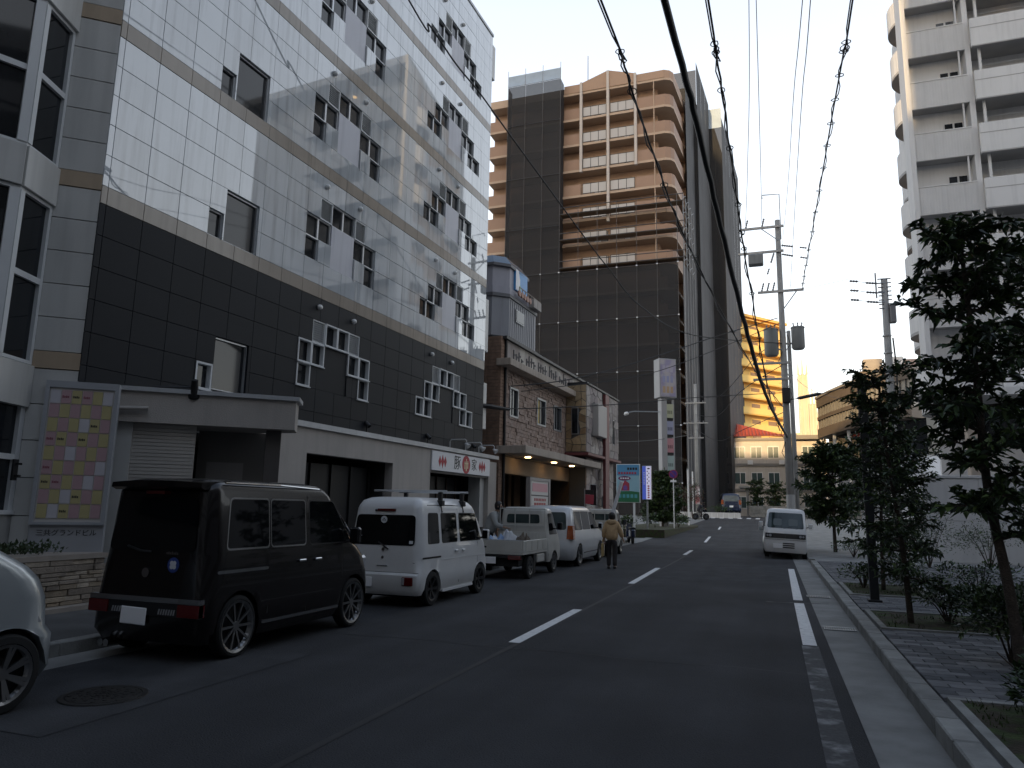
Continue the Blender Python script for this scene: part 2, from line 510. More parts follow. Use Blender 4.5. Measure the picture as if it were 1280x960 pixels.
struct(MB().box(1.27, 60, 26.4, 40, -0.02, 0.12).build('pavement', concrete))
# planting beds with low concrete edges
bedg = D.materials['soil']
for (x0, x1, y0, y1) in beds:
    b = struct(MB().box(x0 + .08, x1 - .08, y0 + .08, y1 - .08, .1, .158).build('planting_bed', soil))
    e = MB().box(x0, x1, y0, y0 + .08, .1, .172).box(x0, x1, y1 - .08, y1, .1, .172).box(x0, x0 + .08, y0 + .083, y1 - .083, .1, .170).box(x1 - .08, x1, y0 + .083, y1 - .083, .1, .170)
    e.build('bed_edging', kerbm, b)
    g = MB()
    for k in range(900):
        px, py = random.uniform(x0 + .1, x1 - .1), random.uniform(y0 + .1, y1 - .1)
        if noise.noise(Vector((px * 2.2, py * 2.2, 3.0))) < -0.02: continue
        a = random.uniform(0, 2 * PI); h = random.uniform(.02, .06); wd = .006
        dx, dy = math.cos(a) * wd, math.sin(a) * wd
        lx, ly = random.uniform(-.03, .03), random.uniform(-.03, .03)
        g.add([(px - dx, py - dy, .158), (px + dx, py + dy, .158), (px + lx, py + ly, .158 + h)], [(0, 1, 2)])
    g.build('grass', mat('bed_grass', (0.05, 0.075, 0.02), 0.8, var=0.3, vscale=5), b, kind='stuff')

# manhole cover and drain gratings
mh = thing('manhole_cover', 'round dark iron manhole cover in the road beside the silver car', 'manhole cover', (-5.44, 5.0, 0.004))
m_ = MB().lathe([(0.0, 0.012), (0.285, 0.012), (0.29, 0.008), (0.29, 0.0)], n=40)
m_.build('cover', iron, mh)
m_ = MB().lathe([(0.296, 0.0), (0.296, 0.010), (0.34, 0.010), (0.345, 0.0)], n=40)
m_.build('rim', iron, mh)
for q in range(6):
    m_ = MB()
    for k in range(9):
        a = 2 * PI * (k + q * .5) / 9; r = .05 + q * .042
        m_.box(r * math.cos(a) - .012, r * math.cos(a) + .012, r * math.sin(a) - .012, r * math.sin(a) + .012, .012, .016)
    m_.build('raised_pattern', iron, mh, kind='stuff')
def grating(x, y, wx, wy, label):
    t = thing('drain_grating', label, 'drain grating', (x, y, 0.006), 0, 'drain gratings in the gutter')
    MB().box(-wx / 2, wx / 2, -wy / 2, wy / 2, 0, .003).build('pit', dark, t)
    MB().box(-wx / 2, wx / 2, -wy / 2, -wy / 2 + .03, .003, .014).box(-wx / 2, wx / 2, wy / 2 - .03, wy / 2, .003, .014).build('frame', steel, t)
    n = 14
    me = boxmesh(.011, wy - .062, .01, steel, 0, 'grating_bar')
    for k in range(n):
        put('grating_bar', me, t, (-wx / 2 + (k + .5) * wx / n, 0, .009))
grating(0.84, 11.95, 0.44, 0.3, 'nearest slotted steel drain grating in the concrete gutter beside the solid white line')
grating(0.78, 16.3, 0.44, 0.3, 'farther small drain grating in the concrete gutter, next to the broken white line')
# ------------------------------------------------------------------ tiled corner building on the left
FAC = math.radians(-2.7)
tb = thing('tiled_building', 'white panelled office building with dark lower storey and tan bands, left of the street', 'building', (-9.84, 8.62, 0), FAC)
def loc2w(x, y, z=0.0):
    c, s = math.cos(FAC), math.sin(FAC)
    return (-9.84 + x * c - y * s, 8.62 + x * s + y * c, z)
GX = [-0.64, -0.53] + [-0.53 + .695 * k for k in range(1, 22)]
PI_ = 0.524
BZ = [6.3, 9.222, 12.144, 15.066]
holes = []         # (y0, y1, z0, z1)
wins, louvs, blanks, bigs = [], [], [], []
cw = .4625
def cell(y, c, z, r):     # column c from y, row counted up from z
    return (y + c * cw, y + (c + 1) * cw, z + r * PI_, z + (r + 1) * PI_)
def cluster1(z):
    y = 4.335
    for c, r in ((0, 1), (0, 2), (1, 2), (2, 3), (3, 3), (4, 2), (5, 2), (5, 1)): wins.append(cell(y, c, z, r))
    for c, r in ((1, 3), (4, 3)): louvs.append(cell(y, c, z, r))
    blanks.append((y + 2 * cw, y + 4 * cw, z + PI_, z + 3 * PI_))
def cluster2(z):
    y = 9.49
    for c, r in ((0, 1), (1, 1), (1, 2), (2, 2), (3, 3), (4, 3), (5, 2), (6, 2), (6, 1), (7, 1)): wins.append(cell(y, c, z, r))
    for c, r in ((2, 3), (5, 3)): louvs.append(cell(y, c, z, r))
    blanks.append((y + 3 * cw, y + 5 * cw, z + PI_, z + 3 * PI_))
for zb in BZ:
    cluster1(zb + .3); cluster2(zb + .3)
    wins.append((1.555, 1.92, zb + .3, zb + .3 + PI_)); bigs.append((1.95, 2.85, zb + .3, zb + 1.34))
cluster1(6.3 - 5 * PI_ + .0); cluster2(6.3 - 5 * PI_ + .0)
wins.append((1.58, 1.97, 3.68, 4.18)); bigs.append((1.99, 2.87, 3.72, 4.72))
darkw = [w_ for w_ in wins if w_[3] < 6.25]
holes = wins + louvs + blanks + bigs
def cutrect(r, hs):
    out = [r]
    for h in hs:
        nxt = []
        for (a0, a1, b0, b1) in out:
            h0, h1, k0, k1 = max(a0, h[0]), min(a1, h[1]), max(b0, h[2]), min(b1, h[3])
            if h1 - h0 < .01 or k1 - k0 < .01:
                nxt.append((a0, a1, b0, b1)); continue
            if h0 - a0 > .01: nxt.append((a0, h0, b0, b1))
            if a1 - h1 > .01: nxt.append((h1, a1, b0, b1))
            if k0 - b0 > .01: nxt.append((h0, h1, b0, k0))
            if b1 - k1 > .01: nxt.append((h0, h1, k1, b1))
        out = nxt
    return out
G = 0.003
far_panels = MB()
white_cells = []
def panel(name, y0, y1, z0, z1, m, x1=0.0, depth=.13, b=.004):
    r = (y0 + G, y1 - G, z0 + G, z1 - G)
    hs = [h for h in holes if h[0] < y1 and h[1] > y0 and h[2] < z1 and h[3] > z0]
    if not hs:
        bpiece(name, x1 - depth, x1, r[0], r[1], r[2], r[3], m, tb, b)
        return
    parts = cutrect(r, hs)
    if not parts: return
    mb = MB()
    for (a0, a1, b0, b1) in parts: mb.box(x1 - depth, x1, a0, a1, b0, b1)
    mb.build(name, m, tb)
for fi, zb in enumerate(BZ):
    for i in range(len(GX) - 1):
        bpiece('tan_panel', -.13, 0.004, GX[i] + G, GX[i + 1] - G, zb + G, zb + .3 - G, tanband, tb, .004)
        for r in range(5):
            white_cells.append((GX[i], GX[i + 1], zb + .3 + r * PI_, zb + .3 + (r + 1) * PI_))
for i in range(len(GX) - 1):
    white_cells.append((GX[i], GX[i + 1], 17.99, 18.5))
    white_cells.append((GX[i], GX[i + 1], 18.5, 18.95))
vis = lambda c: c[2] < 10.0 + .73 * (c[1] + .6)
white_cells.sort(key=lambda c: (not vis(c), c[0]))
for n_, c in enumerate(white_cells):
    hs = [h for h in holes if h[0] < c[1] and h[1] > c[0] and h[2] < c[3] and h[3] > c[2]]
    if n_ < 300:
        panel('white_panel', *c, whitetile)
    else:
        for (a0, a1, b0, b1) in cutrect((c[0] + G, c[1] - G, c[2] + G, c[3] - G), hs): far_panels.box(-.13, 0, a0, a1, b0, b1)
far_panels.build('panel_field', whitetile, tb, kind='stuff')
for i in range(len(GX) - 1):
    for r in range(6):
        z1 = 6.3 - r * PI_
        z0 = max(z1 - PI_, 3.42)
        panel('dark_panel', GX[i], GX[i + 1], z0, z1, darkpanel)
# core behind the panels
core = MB().box(-9, -.15, -.60, 14.03, 3.42, 18.93)
core.box(-9, -3.2, -.60, 14.9, 0, 3.42)
core.box(-3.2, -.15, -.60, 3.3, 2.9, 3.42)
core.build('structural_wall', joint_w, tb)
MB().box(-.149, -.1405, -.6, 14.03, 3.43, 6.3).build('dark_backing', black, tb)
MB().box(-.16, .03, -.66, 14.09, 18.95, 19.05).build('parapet_coping', coping, tb)
# end return strips at the far corner
for (z0, z1) in ((17.4, 18.75), (7.0, 8.9), (4.3, 5.9), (1.0, 3.0)):
    MB().bbox(-.5, -.06, 14.1, 14.45, z0, z1, .01).build('corner_fin', bayw, tb)
# windows
def window(r, fm, proud):
    y0, y1, z0, z1 = r
    t = .035 if proud else .028
    xo = .012 if proud else -.05
    mb = MB()
    mb.box(-.12, xo, y0, y0 + t, z0, z1).box(-.12, xo, y1 - t, y1, z0, z1).box(-.12, xo - .002, y0 + t, y1 - t, z0, z0 + t).box(-.12, xo - .002, y0 + t, y1 - t, z1 - t, z1)
    o = mb.build('window', fm, tb)
    MB().box(-.11, -.095, y0 + t, y1 - t, z0 + t, z1 - t).build('pane', glassd, o)
    s_ = MB().box(-.11, xo + .03, y0 - .01, y1 + .01, z0 - .02, z0 + .003)
    s_.build('sill', fm, o)
    return o
for r in wins:
    window(r, whiteframe if r in darkw else alum, r in darkw)
for r in bigs:
    o = window(r, alum, False)
    y0, y1, z0, z1 = r
    MB().lathe([(0, 0), (.05, 0), (.05, .02)], n=12, c=(-.9, y0 + .5, z1 - .18)).build('ceiling_lamp', lampglow, o)
for r in louvs:
    y0, y1, z0, z1 = r
    mb = MB()
    fr = MB().box(-.12, -.01, y0, y0 + .03, z0, z1).box(-.12, -.01, y1 - .03, y1, z0, z1).box(-.12, -.012, y0 + .03, y1 - .03, z0, z0 + .03).box(-.12, -.012, y0 + .03, y1 - .03, z1 - .03, z1)
    o = fr.build('louvre', whiteframe, tb)
    MB().box(-.12, -.09, y0 + .03, y1 - .03, z0 + .03, z1 - .03).build('backing', louver_m, o)
    for k in range(9):
        z = z0 + .05 + k * (z1 - z0 - .08) / 9
        mb.slab([(-.085, y0 + .03, z + .035), (-.085, y1 - .03, z + .035), (-.03, y1 - .03, z), (-.03, y0 + .03, z)], (0, 0, .006))
    mb.build('slats', louver_m, o)
for (y0, y1, z0, z1) in blanks:
    bpiece('blank_panel', -.1, -.015 if z0 > 6 else -.02, y0 + .01, y1 - .01, z0, z1, mat('blank_panel', (0.56, 0.56, 0.6), 0.4, var=.06, streak=.2) if z0 > 6 and 'blank_panel' not in MT else (MT['blank_panel'] if z0 > 6 else darkpanel), tb, .006)
    if z0 > 6:
        MB().tube([(.01, y1 + .02, z0 - .05), (.01, y1 + .02, z0 + .5)], .016, 6).build('drain_pipe', coping, tb)
# small round vent hoods under each band
for zb in BZ + [17.99]:
    for y in (4.95, 6.3, 10.3, 11.6):
        m_ = MB().at(Matrix.Translation((0.0, y, zb - .22)))
        m_.lathe([(.06, 0), (.065, .04), (.05, .08), (.02, .095), (0, .1)], 'x', 12)
        m_.build('vent_hood', white, tb, smooth=True)

# ground floor: rendered wall with two big openings
X0 = .10
g = MB()
g.box(-.14, X0, 3.3, 4.75, 0.14, 3.30)
g.box(-.14, X0, 4.75, 8.30, 2.75, 3.30)
g.box(-.14, X0, 8.30, 10.33, 0.14, 3.30)
g.box(-.14, X0, 10.33, 14.42, 3.26, 3.30)
g.box(-.14, X0, 14.42, 15.08, 0.14, 3.20)
g.box(-.14, X0 - .05, 10.33, 14.42, 2.63, 3.26)
g.build('ground_floor_wall', stucco, tb)
MB().box(-.2, X0 + .07, 3.0, 15.12, 3.30, 3.42).build('coping', coping, tb)
g = MB().box(-3.2, -3.1, 4.75, 14.4, .14, 2.9).box(-3.1, -.14, 4.6, 4.75, .14, 2.8).box(-3.1, -.14, 8.3, 8.4, .14, 2.8).box(-3.1, -.14, 10.23, 10.33, .14, 2.8).box(-3.1, -.14, 14.42, 14.5, .14, 2.8).box(-3.1, -.14, 4.6, 14.5, 2.8, 2.9)
g.build('recess_lining', mat('recess_lining', (0.03, 0.029, 0.028), 0.8), tb)
MB().box(-.6, -.52, 4.8, 8.25, .14, 2.6).build('garage_shutter', mat('dark_shutter', (0.012, 0.012, 0.013), 0.5), tb)
for k in range(5):
    bpiece('shutter_post', -.52, -.47, 4.85 + k * .8, 4.91 + k * .8, .14, 2.6, black, tb)
# restaurant sliding front
o = MB().box(-.9, -.84, 10.35, 14.4, .14, 2.6).build('restaurant_front', MT['dark_shutter'], tb)
for k in range(6):
    yy = 10.45 + k * .66
    MB().box(-.84, -.80, yy, yy + .05, .14, 2.6).build('door_frame', mat('brown_timber', (.05, .03, .02), .6) if 'brown_timber' not in MT else MT['brown_timber'], o)
# restaurant sign: the board is a thing fixed on the wall
sg = thing('restaurant_sign', 'long white signboard with black and red characters and red diamonds above the dark opening', 'sign', loc2w(X0, 12.37, 2.97), FAC)
MB().bbox(0, .05, -2.04, 2.04, -.285, .285, .01).build('board', mat('sign_white', (.72, .72, .74), .4), sg)
redm = mat('sign_red', (.42, .025, .04), .5)
ink = mat('sign_ink', (.015, .014, .014), .5)
cream = mat('sign_cream', (.75, .6, .4), .5)
text('lettering', '豚', .46, ink, sg, (.054, -.42, 0), PI / 2)
text('lettering', '家', .40, ink, sg, (.054, .78, 0), PI / 2)
m_ = MB().lathe([(0, .052), (.285, .052), (.285, .05)], 'x', 28, c=(0, .2, 0)); m_.build('emblem', redm, sg)
m_ = MB()
for (yy, za, zb_) in ((.1, -.14, .1), (.2, -.2, .18), (.3, -.12, .12)): m_.slab([(.058, yy - .035, za), (.058, yy + .035, za), (.058, yy + .02, zb_), (.058, yy - .02, zb_)], (-.004, 0, 0))
m_.slab([(.0585, .06, .02), (.0585, .34, .02), (.0585, .34, .06), (.0585, .06, .06)], (-.004, 0, 0))
m_.build('emblem_mark', cream, sg)
for c_ in (-1.4, 1.4):
    for k in (-1, 0, 1):
        y_ = c_ + k * .17; hh = .2 if k == 0 else .16
        m_ = MB().slab([(.056, y_ - .09, 0), (.056, y_, -hh), (.056, y_ + .09, 0), (.056, y_, hh)], (-.004, 0, 0))
        m_.slab([(.058, y_ - .03, 0), (.058, y_, -.05), (.058, y_ + .03, 0), (.058, y_, .05)], (-.004, 0, 0))
        m_.build('diamond', redm, sg)
# gooseneck lamps above the sign
lampm = mat('lamp_white', (.65, .65, .64), .4)
for k, y in enumerate((11.6, 12.7, 13.7)):
    t = thing('sign_lamp', ('nearest', 'middle', 'farthest')[k] + ' of the three white gooseneck lamps over the restaurant sign', 'lamp', loc2w(0, y, 3.42), FAC, 'gooseneck lamps over the sign')
    MB().tube([(.05, 0, 0), (.05, 0, .2), (.09, 0, .26), (.55, .02, .26), (.6, .02, .22), (.6, .02, .1)], .016, 8).build('arm', lampm, t, smooth=True)
    MB().at(Matrix.Translation((.6, .02, .1)) @ Matrix.Rotation(-.9, 4, 'Y')).lathe([(.02, .06), (.035, .03), (.09, -.1), (.08, -.1)], n=14).build('lamp_shade', lampm, t, smooth=True)
for k, (y, nm) in enumerate(((7.08, 'nearest'), (10.21, 'middle'), (13.27, 'farthest'))):
    t = thing('spotlight', nm + ' small black spotlight on the coping against the dark panels', 'spotlight', loc2w(.05, y, 3.42), FAC, 'black spotlights on the coping')
    MB().tube([(0, 0, 0), (0, 0, .16)], .018, 6).build('stem', black, t)
    MB().at(Matrix.Translation((0, 0, .22)) @ Matrix.Rotation(2.4, 4, 'Y')).lathe([(0, -.08), (.05, -.08), (.065, .06), (.07, .09), (.055, .09), (.05, .02), (0, .02)], n=12).build('head', black, t)

# entrance canopy, a wedge standing out from the wall
cp = thing('entrance_canopy', 'beige wedge shaped entrance canopy over a ribbed wall, beside the directory board', 'canopy')
pl0, pl1 = Vector((-9.86, 8.66, 0)), Vector((-7.72, 10.44, 0))
dv = (pl1 - pl0).normalized(); nv = Vector((dv.y, -dv.x, 0))
plan = [pl0, pl1, Vector((-9.62, 10.75, 0))]
MB().prism([(p.x, p.y) for p in (plan[0], plan[1], Vector((-8.0, 10.9, 0)), plan[2], Vector((-9.74, 9.6, 0)))], 2.90, 3.40).build('fascia', stucco, cp)
q = [plan[0] + nv * .05, plan[1] + nv * .05 + dv * .05, Vector((-7.95, 10.95, 0)), Vector((-9.62, 10.8, 0)), Vector((-9.74, 9.6, 0))]
MB().prism([(p.x, p.y) for p in q], 3.40, 3.47).build('coping', coping, cp)
def alongc(t0, t1, back0, back1, z0, z1):
    a, b_ = pl0 + dv * 2.78 * t0, pl0 + dv * 2.78 * t1
    return MB().prism([((a - nv * back0).x, (a - nv * back0).y), ((b_ - nv * back0).x, (b_ - nv * back0).y), ((b_ - nv * back1).x, (b_ - nv * back1).y), ((a - nv * back1).x, (a - nv * back1).y)], z0, z1)
alongc(-.02, .10, .12, .3, .14, 2.9).build('pilaster', bayw, cp)
ribm = mat('ribbed_cladding', (.5, .47, .43), .7, var=.08, streak=.1)
wl = alongc(.10, .44, .2, .32, .14, 2.9).build('cladding_wall', ribm, cp)
for k in range(46):
    z = .2 + k * .0585
    alongc(.10, .44, .185 - .006 * (k % 3), .2, z, z + .05).build('cladding_strip', ribm, wl)
alongc(.44, .86, 1.0, 1.1, .14, 2.9).build('back_wall', mat('lobby_wall', (.16, .15, .14), .6, var=.1), cp)
alongc(.5, .72, .97, .998, 1.75, 2.35).build('lobby_panel', mat('lobby_panel', (.26, .25, .24), .5), cp)
alongc(.84, .93, .25, .45, .14, 2.9).build('pillar', mat('brown_grey_pillar', (.09, .08, .075), .5, var=.15), cp)
# pipe stub on the canopy
MB().tube([tuple(pl0 + dv * .05 + nv * .06 + Vector((0, 0, 3.1))), tuple(pl0 + dv * .5 + nv * .07 + Vector((0, 0, 3.12)))], .035, 8).build('pipe', stucco, cp)
t = thing('floodlight', 'black floodlight on a bracket on top of the beige entrance canopy', 'floodlight', tuple(pl0 + dv * 1.05 + Vector((0, 0, 3.47))), math.radians(40))
MB().tube([(-.5, 0, .02), (.1, 0, .05), (.1, 0, .12)], .018, 6).build('bracket', black, t)
MB().at(Matrix.Translation((.1, -.02, .02)) @ Matrix.Rotation(.5, 4, 'X')).lathe([(0, .16), (.05, .16), (.06, .02), (.1, -.12), (.1, -.15), (.085, -.15), (.05, 0), (0, 0)], n=14).build('head', black, t)

# ------------------------------------------------------------------ angled bay at the near end
Kp, Ap, Bp, Cp = Vector((-9.87, 8.0, 0)), Vector((-10.37, 7.59, 0)), Vector((-10.11, 6.88, 0)), Vector((-10.74, 5.5, 0))
by = thing('bay_wing', 'white panelled wing with tall faceted bay windows at the left edge', 'building')
def wallbox(P, Q, s0, s1, z0, z1, x0=-.12, x1=0.0, b=0.0, mb=None):
    """box along wall P->Q (outward normal on its right hand side)"""
    d = (Q - P).normalized(); n = Vector((d.y, -d.x, 0))
    M = Matrix(((n.x, d.x, 0, P.x), (n.y, d.y, 0, P.y), (0, 0, 1, 0), (0, 0, 0, 1)))
    mb = mb or MB()
    mb.at(M)
    if b: mb.bbox(x0, x1, s0, s1, z0, z1, b)
    else: mb.box(x0, x1, s0, s1, z0, z1)
    return mb
lk = (Kp - Ap).length
zrow = [.14, .85, 1.4, 1.95, 2.5, 3.04]
rows = [(zrow[i], zrow[i + 1], bayw) for i in range(5)] + [(3.04, 3.58, bayw)]
for base in (3.58, 6.50, 9.42, 12.34, 15.26):
    rows.append((base, base + .27, baytan))
    for k in range(5): rows.append((base + .27 + k * .53, base + .27 + (k + 1) * .53, bayw))
for (z0, z1, m) in rows:
    wallbox(Ap, Kp, .0, lk - .02, z0 + .006, z1 - .006, -.1, .012 if m is baytan else 0, .004).build('bay_panel', m, by)
lab = (Ap - Bp).length; lbc = (Bp - Cp).length
for base in (3.62, 6.75, 9.72, 12.7, 15.6):
    zt = {3.62: 6.12, 6.75: 9.12, 9.72: 12.1, 12.7: 15.0, 15.6: 18.0}[base]
    zm = base + (zt - base) * .49
    for (P, Q, ln) in ((Bp, Ap, lab), (Cp, Bp, lbc)):
        fr = wallbox(P, Q, 0, ln, base, base + .05, -.1, 0)
        wallbox(P, Q, 0, ln, zt - .05, zt, -.1, 0, mb=fr); wallbox(P, Q, .05, ln - .05, zm, zm + .09, -.1, -.004, mb=fr)
        if P is Bp:
            wallbox(P, Q, ln - .06, ln, base + .05, zt - .05, -.1, 0, mb=fr); wallbox(P, Q, 0, .09, base + .05, zt - .05, -.1, 0.02, mb=fr)
        else:
            wallbox(P, Q, ln - .13, ln, base + .05, zt - .05, -.1, .02, mb=fr)
        o = fr.build('window', whiteframe, by)
        wallbox(P, Q, .05, ln - .05, base + .05, zt - .05, -.08, -.06).build('pane', glassd, o)
    nb = {3.62: 6.75, 6.75: 9.72, 9.72: 12.7, 12.7: 15.6, 15.6: 18.95}[base]
    for (P, Q, ln) in ((Bp, Ap, lab), (Cp, Bp, lbc)):
        wallbox(P, Q, 0, ln, zt + .006, nb - .006, -.1, .05, .005).build('spandrel', bayw, by)
for (P, Q, ln) in ((Bp, Ap, lab), (Cp, Bp, lbc)):
    wallbox(P, Q, 0, ln, 2.98, 3.6, -.1, .05, .005).build('spandrel', bayw, by)
    wallbox(P, Q, 0, ln, .14, 1.42, -.1, 0).build('plinth', mat('bay_plinth', (.28, .28, .27), .7, var=.1) if 'bay_plinth' not in MT else MT['bay_plinth'], by)
    fr = wallbox(P, Q, 0, ln, 1.42, 1.48, -.1, .03); wallbox(P, Q, ln - .1, ln, 1.48, 2.98, -.1, 0, mb=fr); wallbox(P, Q, 0, ln - .1, 2.2, 2.28, -.1, -.003, mb=fr)
    if P is Bp: wallbox(P, Q, 0, .1, 1.48, 2.98, -.1, 0, mb=fr)
    o = fr.build('window', whiteframe, by)
    wallbox(P, Q, .02, ln - .1, 1.48, 2.98, -.08, -.06).build('pane', glassd, o)
MB().prism([(Kp.x - .1, Kp.y + .05), (-18, 8.05), (-18, 4.0), (-12.0, 4.0), (Cp.x - .12, Cp.y - .02), (Bp.x - .12, Bp.y), (Ap.x - .12, Ap.y + .04)], .1, 18.9).build('structural_wall', joint, by)
MB().prism([(Kp.x + .0, Kp.y + .06), (-18, 8.06), (-18, 3.98), (-11.5, 3.98), (Cp.x + .05, Cp.y - .02), (Bp.x + .06, Bp.y), (Ap.x + .06, Ap.y)], 18.95, 19.04).build('roof_coping', coping, by)

# directory board with its coloured tenant grid
sP, sQ = Vector((-10.14, 7.69, 0)), Vector((-9.39, 8.31, 0))
ls = (sQ - sP).length
az_s = math.atan2((sQ - sP).y, (sQ - sP).x)
db = thing('directory_board', 'tall grey framed directory board with a pink, yellow and white tenant grid', 'sign', (sP.x, sP.y, 0), az_s)
dbm = mat('board_grey', (.36, .37, .39), .45, var=.06)
dbw = mat('board_face', (.55, .53, .5), .5)
MB().bbox(0, ls, .02, .14, .85, 3.40, .01).build('case', dbm, db)
fr = MB().box(0, .055, -.03, .02, 1.28, 3.40).box(ls - .055, ls, -.03, .02, 1.28, 3.40).box(.055, ls - .055, -.03, .02, 3.30, 3.40).box(.055, ls - .055, -.03, .02, 1.28, 1.32)
fr.build('frame', dbm, db)
MB().box(.055, ls - .055, .0, .019, 1.32, 3.30).build('face', dbw, db)
pink = mat('cell_pink', (.46, .30, .32), .5); yel = mat('cell_yellow', (.47, .41, .20), .5); wht = mat('cell_white', (.56, .54, .57), .5)
gridc = ["WPYPYW", "PYPYPY", "YPYWYP", "PYPYPY", "YPWPYP", "PYPYPW", "YPYPWP", "PYWYPY", "YWYPYP"]
cwid = (ls - .14) / 6; chh = 1.90 / 9
for r in range(9):
    for c in range(6):
        m = {'P': pink, 'Y': yel, 'W': wht}[gridc[r][c]]
        x0 = .07 + c * cwid; z1 = 3.27 - r * chh
        bpiece('grid_cell', x0 + .006, x0 + cwid - .006, -.012, .0, z1 - chh + .006, z1 - .006, m, db)
maroon = mat('cell_print', (.22, .05, .08), .5)
for (r, c, k) in ((0, 1, 0), (0, 2, 1), (0, 3, 0), (2, 4, 1), (3, 0, 2), (3, 1, 1), (3, 3, 1), (5, 0, 0), (6, 0, 1), (6, 1, 0), (7, 3, 1), (8, 2, 1)):
    x0 = .07 + c * cwid; zc = 3.27 - (r + .5) * chh
    m_ = MB()
    for q in range(4): m_.box(x0 + .02 + q * .022, x0 + .036 + q * .022, -.014, -.012, zc - .018, zc + .018 - .006 * (q % 2))
    m_.build('print', maroon if k != 1 else ink, db)
text('lettering', '三共グランドビル', .098, ink, db, (ls * .5, .018, 1.16), 0, depth=.004)

# stone clad planter under the board
pt = thing('stone_planter', 'low planter wall of rough beige ledge stones under the directory board', 'planter')
MB().box(-10.0, -9.33, 6.2, 8.3, .13, .82).build('planter_core', joint, pt)
MB().box(-9.95, -9.27, 6.15, 8.33, .82, .89).build('planter_cap', mat('planter_cap', (.33, .29, .25), .8, var=.15, vscale=4), pt)
MB().box(-10.0, -9.1, 6.1, 8.4, .13, .2).build('planter_foot', MT['planter_cap'], pt)
lst = [mat('ledge_stone_%d' % k, c_, .85, var=.25, vscale=9, bump=.7, bscale=40, rand=.2) for k, c_ in enumerate(((.33, .27, .2), (.25, .21, .17), (.4, .34, .27)))]
z = .2
while z < .80:
    h = random.choice((.055, .07, .09)); h = min(h, .82 - z)
    y = 6.2
    while y < 8.28:
        l = min(random.uniform(.16, .42), 8.3 - y)
        x1 = -9.28 + random.uniform(-.02, .012)
        bpiece('stone', -9.36, round(x1, 2), y + .004, round(y + l, 2) - .004, z + .004, z + h - .004, random.choice(lst), pt, .006)
        y = round(y + l, 2)
    z += h
ib = thing('wall_bracket', 'small black bracket plate on the white wing beside the directory board', 'bracket', (-10.22, 7.42, 1.9), math.radians(20))
MB().box(0, .03, -.05, .05, 0, .3).box(.03, .1, -.02, .02, .05, .08).box(.03, .1, -.02, .02, .22, .25).build('plate', black, ib)
g = MB()
for k in range(700):
    p = Vector((random.uniform(-9.95, -9.35), random.uniform(6.2, 7.6), .88)); d = Vector((random.uniform(-1, 1), random.uniform(-1, 1), random.uniform(.4, 1.4))).normalized()
    q = p + d * random.uniform(.04, .2); s_ = d.orthogonal().normalized() * .018
    g.add([q - s_, q + s_, q + d * .05], [(0, 1, 2)])
leafdk = mat('leaf_dark', (.03, .05, .018), .45, var=.35, vscale=6, rand=.1)
o = g.build('planter_plant', leafdk); tag(o, 'low green bush growing in the stone planter at left', 'plant')
# ------------------------------------------------------------------ stone clad building
sb = thing('stone_clad_building', 'two storey stone clad building with cream ledges and a low entrance canopy', 'building', (-9.84, 8.62, 0), FAC)
stone_a = mat('reddish_ledge_stone', (.30, .22, .18), .85, var=.4, vscale=7, bump=.6, bscale=30, col2=(.36, .28, .24), c2scale=3.0)
brickm = mat('brown_brick', (.24, .155, .11), .85, var=.3, vscale=6, rand=.2)
creaml = mat('cream_render', (.40, .34, .285), .7, var=.12, streak=.3)
greyr = mat('grey_fascia', (.32, .28, .26), .7, var=.15, streak=.3, col2=(.5, .47, .42), c2scale=1.2)
maroonm = mat('maroon_paint', (.16, .045, .045), .5, var=.1)
crazy = [mat('yellow_crazy_stone_%d' % k, c_, .8, var=.2, vscale=8, bump=.4, rand=.2) for k, c_ in enumerate(((.38, .27, .15), (.3, .2, .11), (.42, .32, .2)))]
crazg = [mat('grey_crazy_stone_%d' % k, c_, .8, var=.2, vscale=8, bump=.4, rand=.2) for k, c_ in enumerate(((.38, .33, .3), (.3, .26, .25), (.44, .4, .37)))]
MB().box(-8, -.06, 15.4, 30.4, 3.56, 7.8).box(-8, -2.62, 15.4, 30.4, .1, 3.5).box(-2.62, -.06, 15.4, 15.9, .1, 3.5).box(-2.62, -.06, 24.0, 30.4, .1, 3.5).build('structural_wall', joint, sb)
wn = [(16.3, 17.15, 4.98, 6.1), (19.2, 20.25, 5.0, 6.12), (21.3, 22.3, 5.0, 6.1)]
st = MB()
z = 3.8
while z < 7.0:
    h = random.choice((.1, .13, .16)); y = 15.85
    while y < 24.3:
        l = min(random.uniform(.25, .7), 24.3 - y)
        rr = (y + .006, y + l - .006, z + .005, z + h - .005)
        for (a0, a1, b0, b1) in cutrect(rr, wn): st.box(-.06, random.uniform(.0, .045), a0, a1, b0, b1)
        y += l
    z += h
st.build('ledge_stone_cladding', stone_a, sb, kind='stuff')
br = MB()
for k in range(62):       # brick courses of the end pier and its side
    z = .14 + k * .124
    for j in range(3):
        br.box(-.5 + 0 * j, .05, 15.38, 15.84, z, z + .112) if j == 0 else None
    br.box(-4.0, -.5, 15.36, 15.4, z, z + .112)
br.build('brick_pier', brickm, sb)
MB().box(-.06, .10, 15.86, 25.9, 7.02, 7.74).build('sign_fascia', greyr, sb)
m_ = MB()
random.seed(21)
for k in range(34):
    y = 16.4 + k * .27
    z0 = 7.08 + random.uniform(0, .1); h = random.uniform(.2, .5)
    if k % 5 == 4: continue
    m_.box(.10, .125, y, y + random.uniform(.05, .09), z0, z0 + h)
    m_.box(.10, .123, y + .09, y + .2, z0 + h * .5, z0 + h * .5 + .07)
m_.build('faded_letters', mat('faded_letter', (.07, .065, .07), .6), sb)
